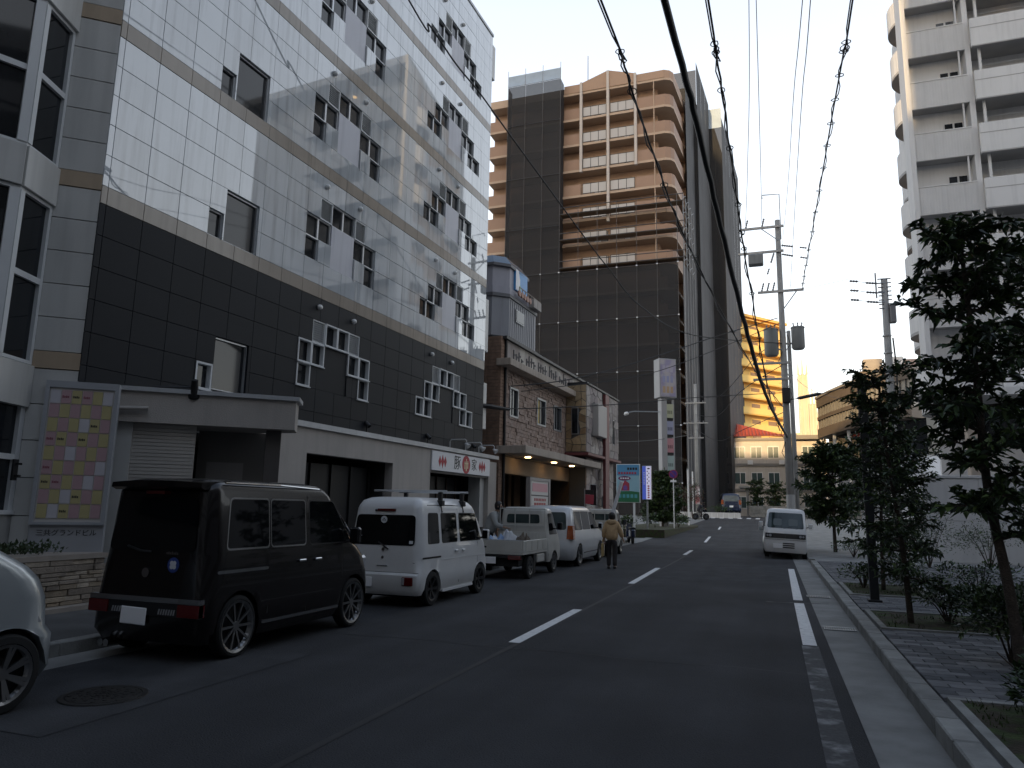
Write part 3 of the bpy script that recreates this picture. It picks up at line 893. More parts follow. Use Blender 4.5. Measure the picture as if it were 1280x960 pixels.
m_ = MB().box(-.05, .22, 15.5, 26.3, 7.74, 7.84).box(.1, .16, 15.86, 25.9, 6.98, 7.03); m_.build('roof_edging', mat('dark_edging', (.03, .03, .032), .5), sb)
MB().bbox(-.05, .5, 15.2, 24.2, 6.70, 6.95, .01).build('ledge', creaml, sb)
MB().bbox(-.05, 1.08, 15.35, 25.2, 3.55, 3.82, .01).build('canopy', creaml, sb)
MB().bbox(-3, -.05, 15.9, 23, 3.5, 3.7, .01).build('lobby_ceiling', MT['brown_timber'], sb)
MB().box(-2.6, -2.5, 15.9, 23.98, .1, 3.5).build('lobby_wall', mat('lobby_brown', (.22, .14, .085), .6, var=.3, vscale=2), sb)
MB().box(-2.5, -.08, 23.9, 23.99, .1, 3.5).build('lobby_wall', MT['lobby_brown'], sb)
MB().box(-.5, -.1, 15.9, 24, 2.9, 3.5).build('entrance_beam', mat('entrance_beam', (.3, .22, .15), .7, var=.15), sb)
for k in range(9):
    bpiece('timber_post', -2.5, -2.4, 17.2 + k * .7, 17.32 + k * .7, .14, 3.5, MT['brown_timber'], sb)
for y in (17.2, 20.2, 22.6):
    MB().lathe([(0, 0), (.11, 0), (.11, .03)], n=14, c=(.45, y, 3.515)).build('downlight', porchglow, sb)
curt = mat('yellow_curtain', (.5, .38, .14), .8, var=.2, vscale=5)
for k, (y0, y1, z0, z1) in enumerate(wn):
    o = MB().box(-.1, .06, y0, y0 + .07, z0, z1).box(-.1, .06, y1 - .07, y1, z0, z1).box(-.1, .057, y0 + .07, y1 - .07, z0, z0 + .07).box(-.1, .057, y0 + .07, y1 - .07, z1 - .07, z1).build('window', steel, sb)
    MB().box(-.1, -.03, y0 + .07, y1 - .07, z0 + .07, z1 - .07).build('pane', glassd, o)
    if k == 1:
        MB().box(-.028, -.02, y0 + .1, y0 + .45, z0 + .07, z1 - .07).build('curtain', curt, o)
    MB().box(-.05, .0, (y0 + y1) / 2 - .025, (y0 + y1) / 2 + .025, z0 + .07, z1 - .07).build('mullion', steel, o)
# second part: crazy paved, standing forward
OF = 1.0
MB().box(-6, OF - .05, 23.05, 28.85, 4.15, 7.28).build('bay_wall', joint, sb)
MB().box(-6, OF - .32, 23.9, 28.85, .1, 4.15).build('bay_base_wall', joint, sb)
def crazy_face(M, w_, h_, nx, nz, mats, name, skip=None, gap=.02, th=.05):
    P = {}
    for i in range(nx + 1):
        for j in range(nz + 1):
            jx = 0 if i in (0, nx) else random.uniform(-.36, .36); jz = 0 if j in (0, nz) else random.uniform(-.36, .36)
            off = (.5 if (j % 2 and 0 < i < nx) else 0)
            P[i, j] = Vector(((i + jx + off * .6) * w_ / nx, (j + jz) * h_ / nz))
    for i in range(nx):
        for j in range(nz):
            q = [P[i, j], P[i + 1, j], P[i + 1, j + 1], P[i, j + 1]]
            c = sum(q, Vector((0, 0))) / 4
            if skip and skip(c): continue
            q = [p + (c - p).normalized() * gap for p in q]
            t = th * random.uniform(.75, 1.15)
            mb = MB().at(M)
            mb.slab([(p.x, 0, p.y) for p in q], (0, -t, 0))
            mb.build(name, random.choice(mats), sb, fix=True)
# -Y face (yellowish), local frame: x along +x, facing -y
crazy_face(Matrix.Translation((.02, 23.05, 4.2)), OF - .05, 3.05, 3, 9, crazy, 'crazy_stone', lambda c: .28 < c.x < .62 and .8 < c.y < 2.0)
o = MB().box(.3, .62, 22.97, 23.05, 4.98, 6.2).build('window', steel, sb); MB().box(.33, .59, 22.955, 22.972, 5.02, 6.16).build('pane', glassd, o)
Mx = Matrix.Translation((OF - .05, 23.05, 4.2)) @ Matrix.Rotation(PI / 2, 4, 'Z')
crazy_face(Mx, 5.8, 3.05, 13, 8, crazg, 'crazy_stone', lambda c: (.8 < c.x < 2.4 and .8 < c.y < 2.2) or (2.5 < c.x < 3.3) or (3.3 < c.x < 3.65 and .7 < c.y < 2.0) or (4.6 < c.x < 5.1 and .7 < c.y < 2.0))
Mx = Matrix.Translation((OF - .32, 23.9, .2)) @ Matrix.Rotation(PI / 2, 4, 'Z')
crazy_face(Mx, 4.9, 3.8, 10, 9, crazg, 'crazy_stone', lambda c: (.6 < c.x < 1.7 and 1.6 < c.y < 2.7) or (2.8 < c.x < 4.0 and 1.6 < c.y < 2.7))
for y0 in (24.5, 26.8):
    o = MB().box(OF - .34, OF - .27, y0, y0 + 1.1, 1.8, 2.85).build('window', steel, sb); MB().box(OF - .33, OF - .262, y0 + .06, y0 + 1.04, 1.86, 2.8).build('pane', glassd, o)
for y0 in (26.4, 27.75):
    o = MB().box(OF - .08, OF - .01, y0, y0 + .33, 4.9, 6.2).build('window', steel, sb); MB().box(OF - .07, OF - .002, y0 + .05, y0 + .28, 4.95, 6.15).build('pane', glassd, o)
MB().bbox(-.1, OF + .12, 22.9, 28.95, 4.04, 4.16, .01).build('bay_ledge', maroonm, sb)
MB().box(-.1, OF + .05, 22.98, 28.9, 7.28, 7.36).build('roof_edging', MT['dark_edging'], sb)
MB().box(OF + .002, OF + .14, 25.78, 26.45, .14, 7.2).build('maroon_shaft', maroonm, sb)
MB().bbox(OF - .04, OF + .28, 24.0, 25.5, 5.0, 6.5, .02).build('sign_box', mat('blank_sign_box', (.42, .4, .38), .5), sb)
MB().box(OF - .3, OF - .2, 24.5, 25.6, .95, 1.6).build('poster', mat('teal_poster', (.12, .26, .25), .6), sb)
MB().tube([(.1, 15.72, .2), (.1, 15.72, 7.8)], .05, 8).build('drain_pipe', black, sb)

# price board in front of the entrance
t = thing('price_board', 'grey framed board with a pink header and red lettering at the stone building entrance', 'sign', loc2w(.9, 16.1, .14), FAC)
MB().box(-.12, .12, -.1, 2.6, 0, .75).build('plinth', maroonm, t)
MB().box(-.2, .2, -.2, 2.7, .75, .88).build('plinth_cap', creaml, t)
fr = MB().box(-.08, .08, 0, .12, .88, 2.62).box(-.08, .08, 2.0, 2.16, .88, 2.62).box(-.08, .08, .12, 2.0, 2.5, 2.62).box(-.08, .08, .12, 2.0, .88, .96)
fr.build('frame', mat('board_frame', (.3, .28, .27), .5), t)
o = MB().box(-.05, .05, .12, 2.0, .96, 2.5).build('face', mat('board_white', (.6, .58, .56), .5), t)
for M_, x_ in ((1, .052),):
    MB().box(.05, .058, .3, 1.9, 2.12, 2.42).build('header', mat('board_pink', (.6, .3, .33), .5), t)
    MB().box(.05, .056, .12, 2.0, 1.96, 2.0).box(.05, .056, .12, 2.0, 1.42, 1.46).build('divider', MT['dark_edging'], t)
    m_ = MB()
    for k in range(8):
        m_.box(.05, .057, .5 + k * .16, .6 + k * .16, 1.78, 1.88)
    for k in range(5):
        m_.box(.05, .057, .5 + k * .25, .7 + k * .25, 1.52, 1.72)
    m_.build('red_lettering', mat('board_red', (.4, .06, .06), .5), t)

# grey block on the roof beyond
gb = thing('grey_rooftop_block', 'grey metal clad block with a blue and white emblem behind the tiled building', 'building', (-9.84, 8.62, 0), FAC)
gm = mat('grey_cladding', (.27, .275, .3), .5, var=.08, streak=.15)
gm2 = mat('pale_cladding', (.36, .355, .4), .5, var=.06, streak=.12)
blu = mat('blue_glass_roof', (.06, .1, .15), .2, var=.15)
def oct_(y0, y1, x0, x1, c): return [(x0, y0), (x1 - c, y0), (x1, y0 + c), (x1, y1), (x0, y1)]
MB().prism(oct_(15.9, 19.25, -5, -.1, .5), 8.0, 9.55).build('lower_wall', gm, gb)
MB().prism(oct_(15.85, 19.3, -5, -.05, .5), 9.55, 9.68).build('band', mat('dark_band', (.13, .13, .14), .5), gb)
MB().prism(oct_(15.88, 19.27, -5, -.08, .5), 9.68, 9.95).build('pale_band', gm2, gb)
MB().prism(oct_(15.95, 18.2, -5, -.12, .5), 9.95, 10.75).build('upper_wall', gm2, gb)
MB().prism(oct_(15.85, 18.3, -5, -.04, .5), 10.75, 10.86).build('band', MT['dark_band'], gb)
p0 = oct_(15.85, 18.3, -5, -.04, .5); p1 = oct_(16.3, 18.3, -5, -.4, .4)
m_ = MB().add([(x, y, 10.86) for x, y in p0] + [(x, y, 11.3) for x, y in p1], [(0, 1, 6, 5), (1, 2, 7, 6), (2, 3, 8, 7), (5, 6, 7, 8, 9)])
m_.build('sloped_roof', blu, gb)
MB().prism(oct_(15.8, 19.4, -5, -.0, .5), 7.86, 8.0).build('base_trim', MT['dark_edging'], gb)
for k in range(13): bpiece('cladding_seam', -.1, -.085, 16.5 + k * .21, 16.515 + k * .21, 8.05, 9.5, MT['dark_band'], gb)
o = MB().box(-.1, -.05, 17.0, 17.85, 8.75, 9.25).build('window', steel, gb); MB().box(-.1, -.04, 17.05, 17.8, 8.8, 9.2).build('pane', glassd, o)
eb = MB().box(-.12, -.04, 16.85, 18.1, 10.0, 10.85).build('emblem_panel', mat('emblem_blue', (.06, .28, .6), .4), gb)
m_ = MB().slab([(-.038, 16.87, 10.02), (-.038, 17.15, 10.02), (-.038, 17.3, 10.25), (-.038, 17.3, 10.5), (-.038, 17.15, 10.84), (-.038, 16.87, 10.84)], (.004, 0, 0)); m_.build('emblem_white', MT['sign_white'], eb)
m_ = MB().slab([(-.036, 17.15, 10.02), (-.036, 17.42, 10.02), (-.036, 17.38, 10.3), (-.036, 17.28, 10.28)], (.004, 0, 0)); m_.build('emblem_green', mat('emblem_green', (.15, .4, .3), .4), eb)
rail = MB()
for k in range(8): rail.tube([(.1, 16.9 + k * .33, 9.75), (.1, 16.9 + k * .33, 10.1)], .02, 5)
rail.tube([(.1, 16.9, 10.1), (.1, 19.3, 10.1)], .02, 5)
rail.build('railing', creaml, gb)
scr = mat('salmon_scroll', (.42, .24, .18), .6)
for k in range(5):
    MB().at(Matrix.Translation((.06, 16.95 + k * .28, 9.85))).lathe([(.06, 0), (.12, 0), (.12, .06), (.06, .06)], 'x', 12).build('scroll_ornament', scr, gb)
for k in range(2): bpiece('rooftop_unit', -.3, .15, 18.4 + k * .45, 18.8 + k * .45, 9.7, 10.05, stucco, gb)

# ------------------------------------------------------------------ scaffolded apartment tower
tw = thing('scaffolded_tower', 'tall salmon apartment tower wrapped in dark scaffold netting', 'building', (0, 90, 0))
salm = mat('salmon_tile', (.36, .235, .16), .6, var=.06, vscale=.3, streak=.08)
salp = mat('salmon_parapet', (.31, .195, .135), .6, var=.06, vscale=.3)
salb = mat('salmon_slab_band', (.45, .33, .24), .6, var=.06)
colw = mat('pale_column', (.5, .45, .41), .6)
railg = mat('railing_glass', (.42, .40, .39), .3)
railf = mat('railing_frame', (.03, .03, .03), .4)
net = mat('scaffold_net', (.018, .0185, .021), .85, var=.18, vscale=.12, bump=.2, bscale=1.5, streak=.2)
net.node_tree.nodes['Principled BSDF'].inputs['Alpha'].default_value = .87
net2 = mat('scaffold_net_lit_side', (.075, .075, .078), .85, var=.15, vscale=.12, streak=.25)  # same net as the front, with brighter side light put into its grey
pipe = mat('scaffold_pipe', (.17, .17, .175), .4, .5)
blues = mat('blue_sheet', (.32, .4, .5), .6, var=.1)
FZ = [33.2, 36.75, 40.2, 43.7, 47.4, 51.2, 55.0]
MB().prism([(-36.5, 1.9), (-12.8, 1.9), (-12.8, 14), (-36.5, 14)], 0, 59.0).build('main_wall', salm, tw)
MB().prism([(-36.6, .2), (-25.4, .2), (-25.4, 1.9), (-36.6, 1.9)], 59.0, 59.9).build('roof_slab', salb, tw)
def roundslab(z0, z1, x0=-36.5, d=0.0):
    pl = [(x0, -d), (-11.6 + d, -d), (-10.9 + d, .35 - d), (-10.55 + d, 1.0), (-9.95 + d, 9), (-12.8, 9), (-12.8, 1.9), (x0, 1.9)]
    return MB().prism(pl, z0, z1)
FL = FZ + [58.9]
for i, z in enumerate(FL):
    roundslab(z - .32, z, d=.04).build('floor_slab', salb, tw)
    if i == len(FL) - 1: break
    zt = FL[i + 1] - .32
    # solid parapets
    MB().prism([(-25.4, 0), (-23.0, 0), (-23.0, .16), (-25.4, .16)], z, z + 1.55).build('parapet', salp, tw)
    MB().prism([(-36.5, 0), (-33.2, 0), (-33.2, .16), (-36.5, .16)], z, z + 1.55).build('parapet', salp, tw)
    MB().prism([(-15.5, 0), (-11.6, 0), (-10.9, .35), (-10.55, 1.0), (-9.95, 9), (-10.1, 9), (-10.7, 1.05), (-11.0, .5), (-11.65, .16), (-15.5, .16)], z, z + 1.55).build('parapet', salp, tw)
    for x0 in (-22.75, -18.95):
        fr = MB().box(x0, x0 + 3.3, .0, .06, z + .12, z + .2).box(x0, x0 + 3.3, .0, .06, z + 1.5, z + 1.58)
        for k in range(3 + 1): fr.box(x0 + k * 1.08, x0 + k * 1.08 + .06, -.004, .064, z, z + 1.58)
        o = fr.build('railing', railf, tw)
        for k in range(3):
            bpiece('railing_panel', x0 + k * 1.08 + .07, x0 + (k + 1) * 1.08 - .01, .02, .04, z + .2, z + 1.5, railg, o)
    for (x0, x1, zz) in ((-21.6, -19.6, 2.15), (-17.4, -16.6, 2.3), (-25.0, -23.4, 1.9), (-14.6, -13.4, 2.2)):
        o = MB().box(x0, x1, 1.84, 1.9, z + .1, z + zz).build('window', railf, tw)
        n_ = 2 if x1 - x0 > 1 else 1
        for k in range(n_): bpiece('pane', x0 + .08 + k * (x1 - x0) / n_, x0 + (k + 1) * (x1 - x0) / n_ - .06, 1.81, 1.845, z + .15, z + zz - .08, MT['blank_panel'] if (k + i) % 2 else glassd, o)
    MB().tube([(-13.0, -.02, z), (-13.0, -.02, zt)], .07, 6).build('drain_pipe', salb, tw)
for z in (4.6, 8.2, 11.8, 15.4, 19, 22.6, 26.1, 29.7):     # the floors behind the netting
    roundslab(z - .32, z, d=.04).build('floor_slab', salb, tw)
    MB().box(-33, -11.6, 0, .16, z, z + 1.5).build('parapet', salp, tw)
for z in FZ: MB().box(-33, -25.5, 0, .16, z, z + 1.5).build('parapet', salp, tw)
# gable over the middle bay and cornice to the right
gp = [(-23.1, 58.9), (-15.35, 58.9), (-15.35, 60.2), (-19.2, 61.4), (-23.1, 60.1)]
MB().slab([(x, -.15, z) for x, z in gp], (0, 2, 0)).build('gable', salm, tw, fix=True)
MB().prism([(-25.4, -.1), (-23.15, -.1), (-23.15, 1.9), (-25.4, 1.9)], 58.9, 60.1).build('cornice', salm, tw)
MB().prism([(-15.3, -.1), (-11.6, -.1), (-10.9, .3), (-10.5, 1.0), (-9.9, 9), (-15.3, 9)], 58.9, 60.0).build('cornice', salm, tw)
for (x, z0) in ((-22.95, 46.9), (-19.2, 39.4), (-15.45, 46.9)):
    MB().box(x - .17, x + .17, -.32, .1, z0, 60.2 if x != -19.2 else 61.3).build('column', colw, tw)
MB().tube([(-23.0, 4, 59), (-23.0, 4, 67)], .06, 6).build('lightning_rod', pipe, tw)
MB().box(-27, -24.6, 3, 6, 59, 60.6).build('roof_plant', blues, tw)
# netting: sheets hung between the standards
def netsheet(P, d, n, w_, z0, z1, m, parent=tw):
    mb = MB(); k = 5
    vs = []
    for j in range(k + 1):
        for i in range(k + 1):
            u, v = i / k, j / k
            b = .22 * math.sin(PI * u) * math.sin(PI * v) * random.uniform(.2, 1.0)
            p = Vector((P[0], P[1], 0)) + Vector((d[0], d[1], 0)) * (w_ * u) - Vector((n[0], n[1], 0)) * b
            vs.append((p.x, p.y, z0 + (z1 - z0) * v))
    fs = [(j * (k + 1) + i, j * (k + 1) + i + 1, (j + 1) * (k + 1) + i + 1, (j + 1) * (k + 1) + i) for j in range(k) for i in range(k)]
    mb.add(vs, fs)
    return mb.build('net_sheet', m, parent, smooth=True)
zl = [gz(90), 5, 11.9, 18.7, 25.6, 32.4]
xf = [-33.2 + k * 2.57 for k in range(10)]
for i in range(9):
    for j in range(5):
        netsheet((xf[i] + .03, -1.6), (1, 0), (0, -1), 2.51, zl[j], zl[j + 1], net)
for i in range(3):
    for j, (z0, z1) in enumerate(((32.4, 39), (39, 46.4), (46.4, 54.4), (54.4, 60.5))):
        netsheet((xf[i] + .03, -1.6), (1, 0), (0, -1), 2.51, z0, z1, net)
for j, (z0, z1) in enumerate(((32.4, 39), (39, 46.4), (46.4, 54.4), (54.4, 60.5))):
    netsheet((xf[3], -1.55), (0, 1), (1, 0), 1.6, z0, z1, net)
    netsheet((xf[0], -1.55), (0, 1), (1, 0), 1.6, z0, z1, net)
for i in range(3): netsheet((xf[i] + .03, -1.6), (1, 0), (0, -1), 2.51, 60.6, 62.2, blues)
stn = MB()
for i, x in enumerate(xf):
    stn.tube([(x, -1.68, gz(90)), (x, -1.68, 63 if i < 4 else 41.5)], .035, 5)
for z in zl[1:] + [39, 46.4, 54.4, 60.5]:
    stn.tube([(xf[0], -1.7, z), (xf[9] if z < 33 else xf[3], -1.7, z)], .035, 5)
for z in (36.9, 40.5, 33.0):
    for dz in (0, .9): stn.tube([(xf[3], -1.66, z + dz), (-9.2, -1.66, z + dz)], .06, 6)
stn.build('scaffold_standards', mat('dull_pipe', (.085, .085, .09), .5, .3), tw)
cl = MB()
for x in xf:
    for z in zl[1:]: cl.lathe([(0, 0), (.11, 0), (.11, .14), (0, .14)], n=6, c=(x, -1.78, z - .1))
cl.build('scaffold_couplers', MT['sign_white'], tw)
# working platform round the corner with its lattice
lat = MB()
for k in range(5):
    y = -1.6 + k * 2.0
    x = -9.3 + k * .13
    lat.tube([(x, y, 0.5), (x, y, 41.5)], .06, 6)
    for z in range(18):
        zz = 23 + z * 1.05
        if k < 4 and zz > 32: lat.tube([(x, y, zz), (x + .13, y + 2, zz + (1.0 if z % 2 else 0))], .045, 5)
for z in range(9): lat.tube([(-9.3, -1.6, 32.5 + z * 1.05), (-8.8, 6.4, 32.5 + z * 1.05)], .04, 5)
lat.build('scaffold_lattice', pipe, tw)
deck = MB()
for z in (33.0, 36.9, 40.5): deck.box(-25.4, -9.3, -1.6, -.35, z - .1, z)
deck.build('scaffold_deck', mat('scaffold_deck', (.12, .08, .05), .8), tw)
c1, e1 = (-10.53, 0.0), (-9.54, 14.87)
def sidenet(A, B, n, zs, m, off=.9):
    d = Vector((B[0] - A[0], B[1] - A[1], 0)); L = d.length; d.normalize(); nn = Vector((d.y, -d.x, 0))
    for i in range(n):
        for j in range(len(zs) - 1):
            P = Vector((A[0], A[1], 0)) + d * (L * i / n) + nn * off
            netsheet((P.x, P.y), (d.x, d.y), (nn.x, nn.y), L / n - .06, zs[j], zs[j + 1], m)
sidenet((-10.5, -1.6), (-9.94, 6.8), 2, zl, net2, 1.05)
sidenet((-9.94, 7.2), e1, 2, zl + [39, 46, 53, 61], net2, .35)
wl_ = MB().prism([(-14, 9), (-10.0, 9), (-9.6, 14.87), (-14, 14.87)], 0, 60.5).build('rear_wing_wall', salm, tw)
c2, e2, c3, e3 = (-8.69, 14.87), (-7.83, 27.9), (-5.84, 27.9), (-4.19, 52.8)
MB().prism([(-22, 14.9), (-9.5, 14.9), (-8.6, 27.9), (-7.0, 28.6), (-5.3, 52.5), (-22, 52.5)], 0, 66).build('rear_wing_wall', net2, tw)
zz = [gz(90), 8, 16, 24, 32, 40, 48, 56, 64]
sidenet(c2, e2, 3, zz + [70], net2, .02); sidenet(c3, e3, 5, zz + [67.5], net2, .02)
for j in range(len(zz) - 1):
    netsheet((-14, 14.6), (1, 0), (0, -1), 5.3, zz[j], zz[j + 1], net)
    netsheet((-12, 27.6), (1, 0), (0, -1), 6.2, zz[j], zz[j + 1], net)
netsheet((-14, 14.6), (1, 0), (0, -1), 5.3, 64, 68.5, net); netsheet((-12, 27.6), (1, 0), (0, -1), 6.2, 64, 65.5, net)
netsheet((-9.5, 27.6), (1, 0), (0, -1), 3.7, 65.5, 69, blues)
# entrance awning low on the side
MB().prism([(-4.6, 20), (-3.2, 20), (-2.8, 27), (-4.6, 27)], 5.2, 5.4).build('entrance_awning', steel, tw)
for y in (20.3, 26.5): MB().tube([(-3.5, y, 1), (-3.5, y, 5.2)], .08, 6).build('awning_post', steel, tw)
# ------------------------------------------------------------------ white apartment tower on the right
random.seed(5)
wtw = thing('white_apartment_tower', 'tall white apartment tower with ribbed balconies on the right side of the street', 'building', (7.9, 42, 0))
wcon = mat('white_concrete', (.66, .655, .65), .7, var=.05, vscale=.5, streak=.1)
wrib = mat('ribbed_white_panel', (.62, .615, .61), .7, var=.04, streak=.1)
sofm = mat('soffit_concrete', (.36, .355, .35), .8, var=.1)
sidew = mat('sun_tinted_side_wall', (.55, .40, .28), .6, var=.08)  # warm sunlight painted into the wall colour for the tile reflection
ribg = mat('rib_groove', (.5, .5, .5), .8)
WZ = [8.05, 11.4, 14.5, 17.6, 20.7, 23.75, 26.85, 29.95, 33.0]
MB().prism([(.12, 1.3), (16, 1.3), (16, 14), (2.9, 14)], 7.9, 34.2).build('main_wall', wcon, wtw)
RS = Matrix.Rotation(math.radians(-12), 4, 'Z')
MB().at(RS).box(-.16, -.10, 1.32, 13, 7.9, 34.2).build('side_wall', sidew, wtw)
MB().box(-.12, .12, -.2, 1.3, 7.9, 34.2).build('corner_strip', wcon, wtw)
MB().prism([(-.1, -.2), (16.1, -.2), (16.1, 14), (2.8, 14)], 34.2, 34.8).build('roof_parapet', wcon, wtw)
for i in range(len(WZ) - 1):
    z, zt = WZ[i], WZ[i + 1]
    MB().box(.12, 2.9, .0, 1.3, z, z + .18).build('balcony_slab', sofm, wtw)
    o = MB().box(.122, 2.9, -.12, .0, z - .05, z + 1.5).build('balcony_parapet', wrib, wtw)
    m_ = MB()
    for k in range(20): m_.box(.2 + k * .135, .225 + k * .135, -.14, -.12, z + .02, z + 1.42)
    m_.build('ribs', wrib, o)
    MB().box(.125, 2.9, -.16, .05, z + 1.5, z + 1.56).build('parapet_cap', wcon, wtw)
    MB().box(2.9, 3.15, -.1, 1.35, z, zt).build('pier', wcon, wtw)
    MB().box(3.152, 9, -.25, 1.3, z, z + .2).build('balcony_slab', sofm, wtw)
    MB().bbox(3.152, 9, -.42, -.25, z - .1, z + 1.55, .02).build('balcony_parapet', wcon, wtw)
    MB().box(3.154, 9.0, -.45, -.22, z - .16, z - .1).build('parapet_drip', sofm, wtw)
    MB().box(3.5, 3.62, -.1, .05, z + .2, zt - .05).build('screen_post', wcon, wtw)
    MB().box(.12, 2.9, .72, 1.3, z + .18, zt).build('bay_wall', wcon, wtw)
    # windows at the back of the balconies
    for (x0, x1, z0, z1) in ((1.75, 2.7, 1.45, 2.3), (4.4, 6.2, .2, 2.1), (7.0, 8.4, .2, 2.1)):
        yb_ = .72 if x0 < 3 else 1.3
        o = MB().box(x0, x1, yb_ - .04, yb_, z + z0, z + z1).build('window', wcon if x0 < 3 else railf, wtw)
        n_ = 2
        for k in range(n_): bpiece('pane', x0 + .05 + k * (x1 - x0) / n_, x0 + (k + 1) * (x1 - x0) / n_ - .05, yb_ - .065, yb_ - .038, z + z0 + .05, z + z1 - .05, glassd, o)
    bpiece('wall_lamp', 4.0, 4.12, 1.2, 1.3, z + 2.0, z + 2.2, white, wtw)
    if i % 2 == 0:
        bpiece('air_conditioner', 6.3, 7.0, .6, .95, z + .2, z + .9, MT['roof_edge_pale'] if 'roof_edge_pale' in MT else wcon, wtw)
    MB().tube([(3.7, .3, z + 2.2), (8.8, .3, z + 2.2)], .02, 5).build('drying_rail', alum, wtw)
    MB().box(3.152, 9, -.43, -.415, z + .95, z + .99).build('parapet_joint', sofm, wtw)
    if i >= 6:
        MB().lathe([(0, 0), (.16, 0), (.16, .06)], n=12, c=(5.2, .5, zt - .08)).build('ceiling_lamp', lampglow, wtw)
    MB().tube([(2.6, -.02, z + .2), (2.6, -.02, zt)], .045, 6).build('drain_pipe', wcon, wtw)
    # rounded balconies on the street side
    for q0, q1 in ((1.0, 4.0), (4.6, 8.2), (8.8, 12.4)):
        L_ = q1 - q0
        pln = [(-.1, q0)] + [(-.1 - .75 * math.sin(PI * k / 10) ** .7, q0 + L_ * k / 10) for k in range(1, 10)] + [(-.1, q1)]
        pln = pln[::-1]
        MB().at(RS).prism(pln, z - .02, z + .14).build('side_slab', sofm, wtw)
        inner = [(x * .8 + .0, q0 + .14 + (y - q0) * (L_ - .28) / L_) for x, y in pln]
        m_ = MB().at(RS); n = len(pln)
        vs = [(x, y, z + .14) for x, y in pln] + [(x, y, z + 1.45) for x, y in pln] + [(x, y, z + 1.45) for x, y in inner] + [(x, y, z + .14) for x, y in inner]
        fs = []
        for k in range(n - 1):
            for r in range(3): fs.append((r * n + k, r * n + k + 1, (r + 1) * n + k + 1, (r + 1) * n + k))
        m_.add(vs, fs); m_.build('side_parapet', wcon, wtw, fix=True)
    MB().at(RS).box(-.42, -.32, 2.0, 2.12, z + 1.0, zt).build('side_post', wcon, wtw)
MB().box(.0, 14, -1.4, 1.2, 7.55, 7.92).build('entrance_canopy', wcon, wtw)
MB().box(.4, 14, 1.0, 1.3, 0, 7.6).build('ground_wall', wcon, wtw)
MB().box(.9, 14, .96, 1.0, 5.6, 7.4).build('dark_recess_strip', glassd, wtw)  # shade of the recess under the canopy, put in as a dark strip
for x in (1.2, 5.5, 10): MB().bbox(x, x + .6, -1.2, -.6, 0, 7.55, .03).build('canopy_pillar', creaml, wtw)
o = MB().box(2.2, 4.8, .9, .98, .2, 3.0).build('entrance_door', glassd, wtw)
# low white wall on the plaza in front
lw = thing('plaza_wall', 'plain low white wall behind the street trees on the right', 'wall', (4.85, 28.6, 0))
MB().bbox(0, 12, 0, .25, .1, 2.95, .02).build('wall_body', wcon, lw)
for k in range(7):
    bpiece('wall_panel', .02 + k * 1.7, 1.70 + k * 1.7, -.03, 0, .12, 1.5, wcon, lw, .008); bpiece('wall_panel', .02 + k * 1.7, 1.70 + k * 1.7, -.03, 0, 1.52, 2.93, wcon, lw, .008)
MB().bbox(-.06, 12, -.06, .31, 2.95, 3.05, .01).build('coping', wcon, lw)
MB().prism([(.02, .252), (.3, .252), (2.2, 8.2), (1.92, 8.2)], .1, 2.95).build('wall_return', wcon, lw)

# ------------------------------------------------------------------ far end of the street
G0 = 1.1
gd = thing('golden_apartment_block', 'sunlit golden apartment block with long balconies at the end of the street', 'building', (-4.15, 140, G0), math.radians(-38))
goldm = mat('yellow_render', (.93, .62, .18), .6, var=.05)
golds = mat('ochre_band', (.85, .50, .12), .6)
# local: +y runs along the visible face (az 38), +x outward to the right
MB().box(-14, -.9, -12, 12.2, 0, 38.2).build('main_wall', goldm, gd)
for k in range(13):
    z = .6 + k * 3.02
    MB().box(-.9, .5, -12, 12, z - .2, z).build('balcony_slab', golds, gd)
    if k < 12:
        MB().box(.38, .5, -12, 12, z + .02, z + 1.15).build('balcony_parapet', goldm, gd)
        for j in range(5):
            bpiece('window', -.92, -.86, -11 + j * 4.6, -8.6 + j * 4.6, z + .1, z + 2.2, mat('amber_window', (.3, .18, .07), .25) if 'amber_window' not in MT else MT['amber_window'], gd)
MB().box(-14.3, .6, -12.3, 12.4, 37.2, 37.7).build('roof_slab', golds, gd)
MB().box(-8, -4, 0, 5, 38.2, 41).build('penthouse', goldm, gd)
cb = thing('cream_hall', 'cream three storey building with a red tiled roof below the golden block', 'building', (0, 122, G0))
cw_ = mat('cream_wall', (.56, .51, .45), .7, var=.08, streak=.15)
MB().box(-9, 7.2, 0, 14, 0, 12.4).build('main_wall', cw_, cb)
redt = mat('red_roof_tile', (.42, .08, .045), .6, var=.15, vscale=2)
rf = MB().add([(-9, -.6, 12.6), (3.1, -.6, 12.6), (1.2, 4, 13.4), (-9, 4, 16.2), (-9, 8, 16.2), (1.2, 8, 13.4)], [(0, 1, 2, 3), (3, 2, 5, 4)]).build('roof', redt, cb)
for k in range(22):
    x = -8.8 + k * .55
    if x < 2.6:
        t_ = max(0.0, min(1, (2.6 - x) / 11.4)); zt_ = 13.4 + (16.2 - 13.4) * min(1, (1.2 - x) / 10.2) if x < 1.2 else 13.0
        MB().tube([(x, -.6, 12.68), (x - .25 * 1, 4 if x < 1.2 else 1.8, zt_ + .06)], .07, 4).build('roof_rib', redt, rf)
for z in (3.9, 7.9, 11.9):
    MB().box(-9.1, 7.3, -.25, 0, z, z + .4).build('floor_band', mat('grey_band', (.24, .22, .2), .7) if 'grey_band' not in MT else MT['grey_band'], cb)
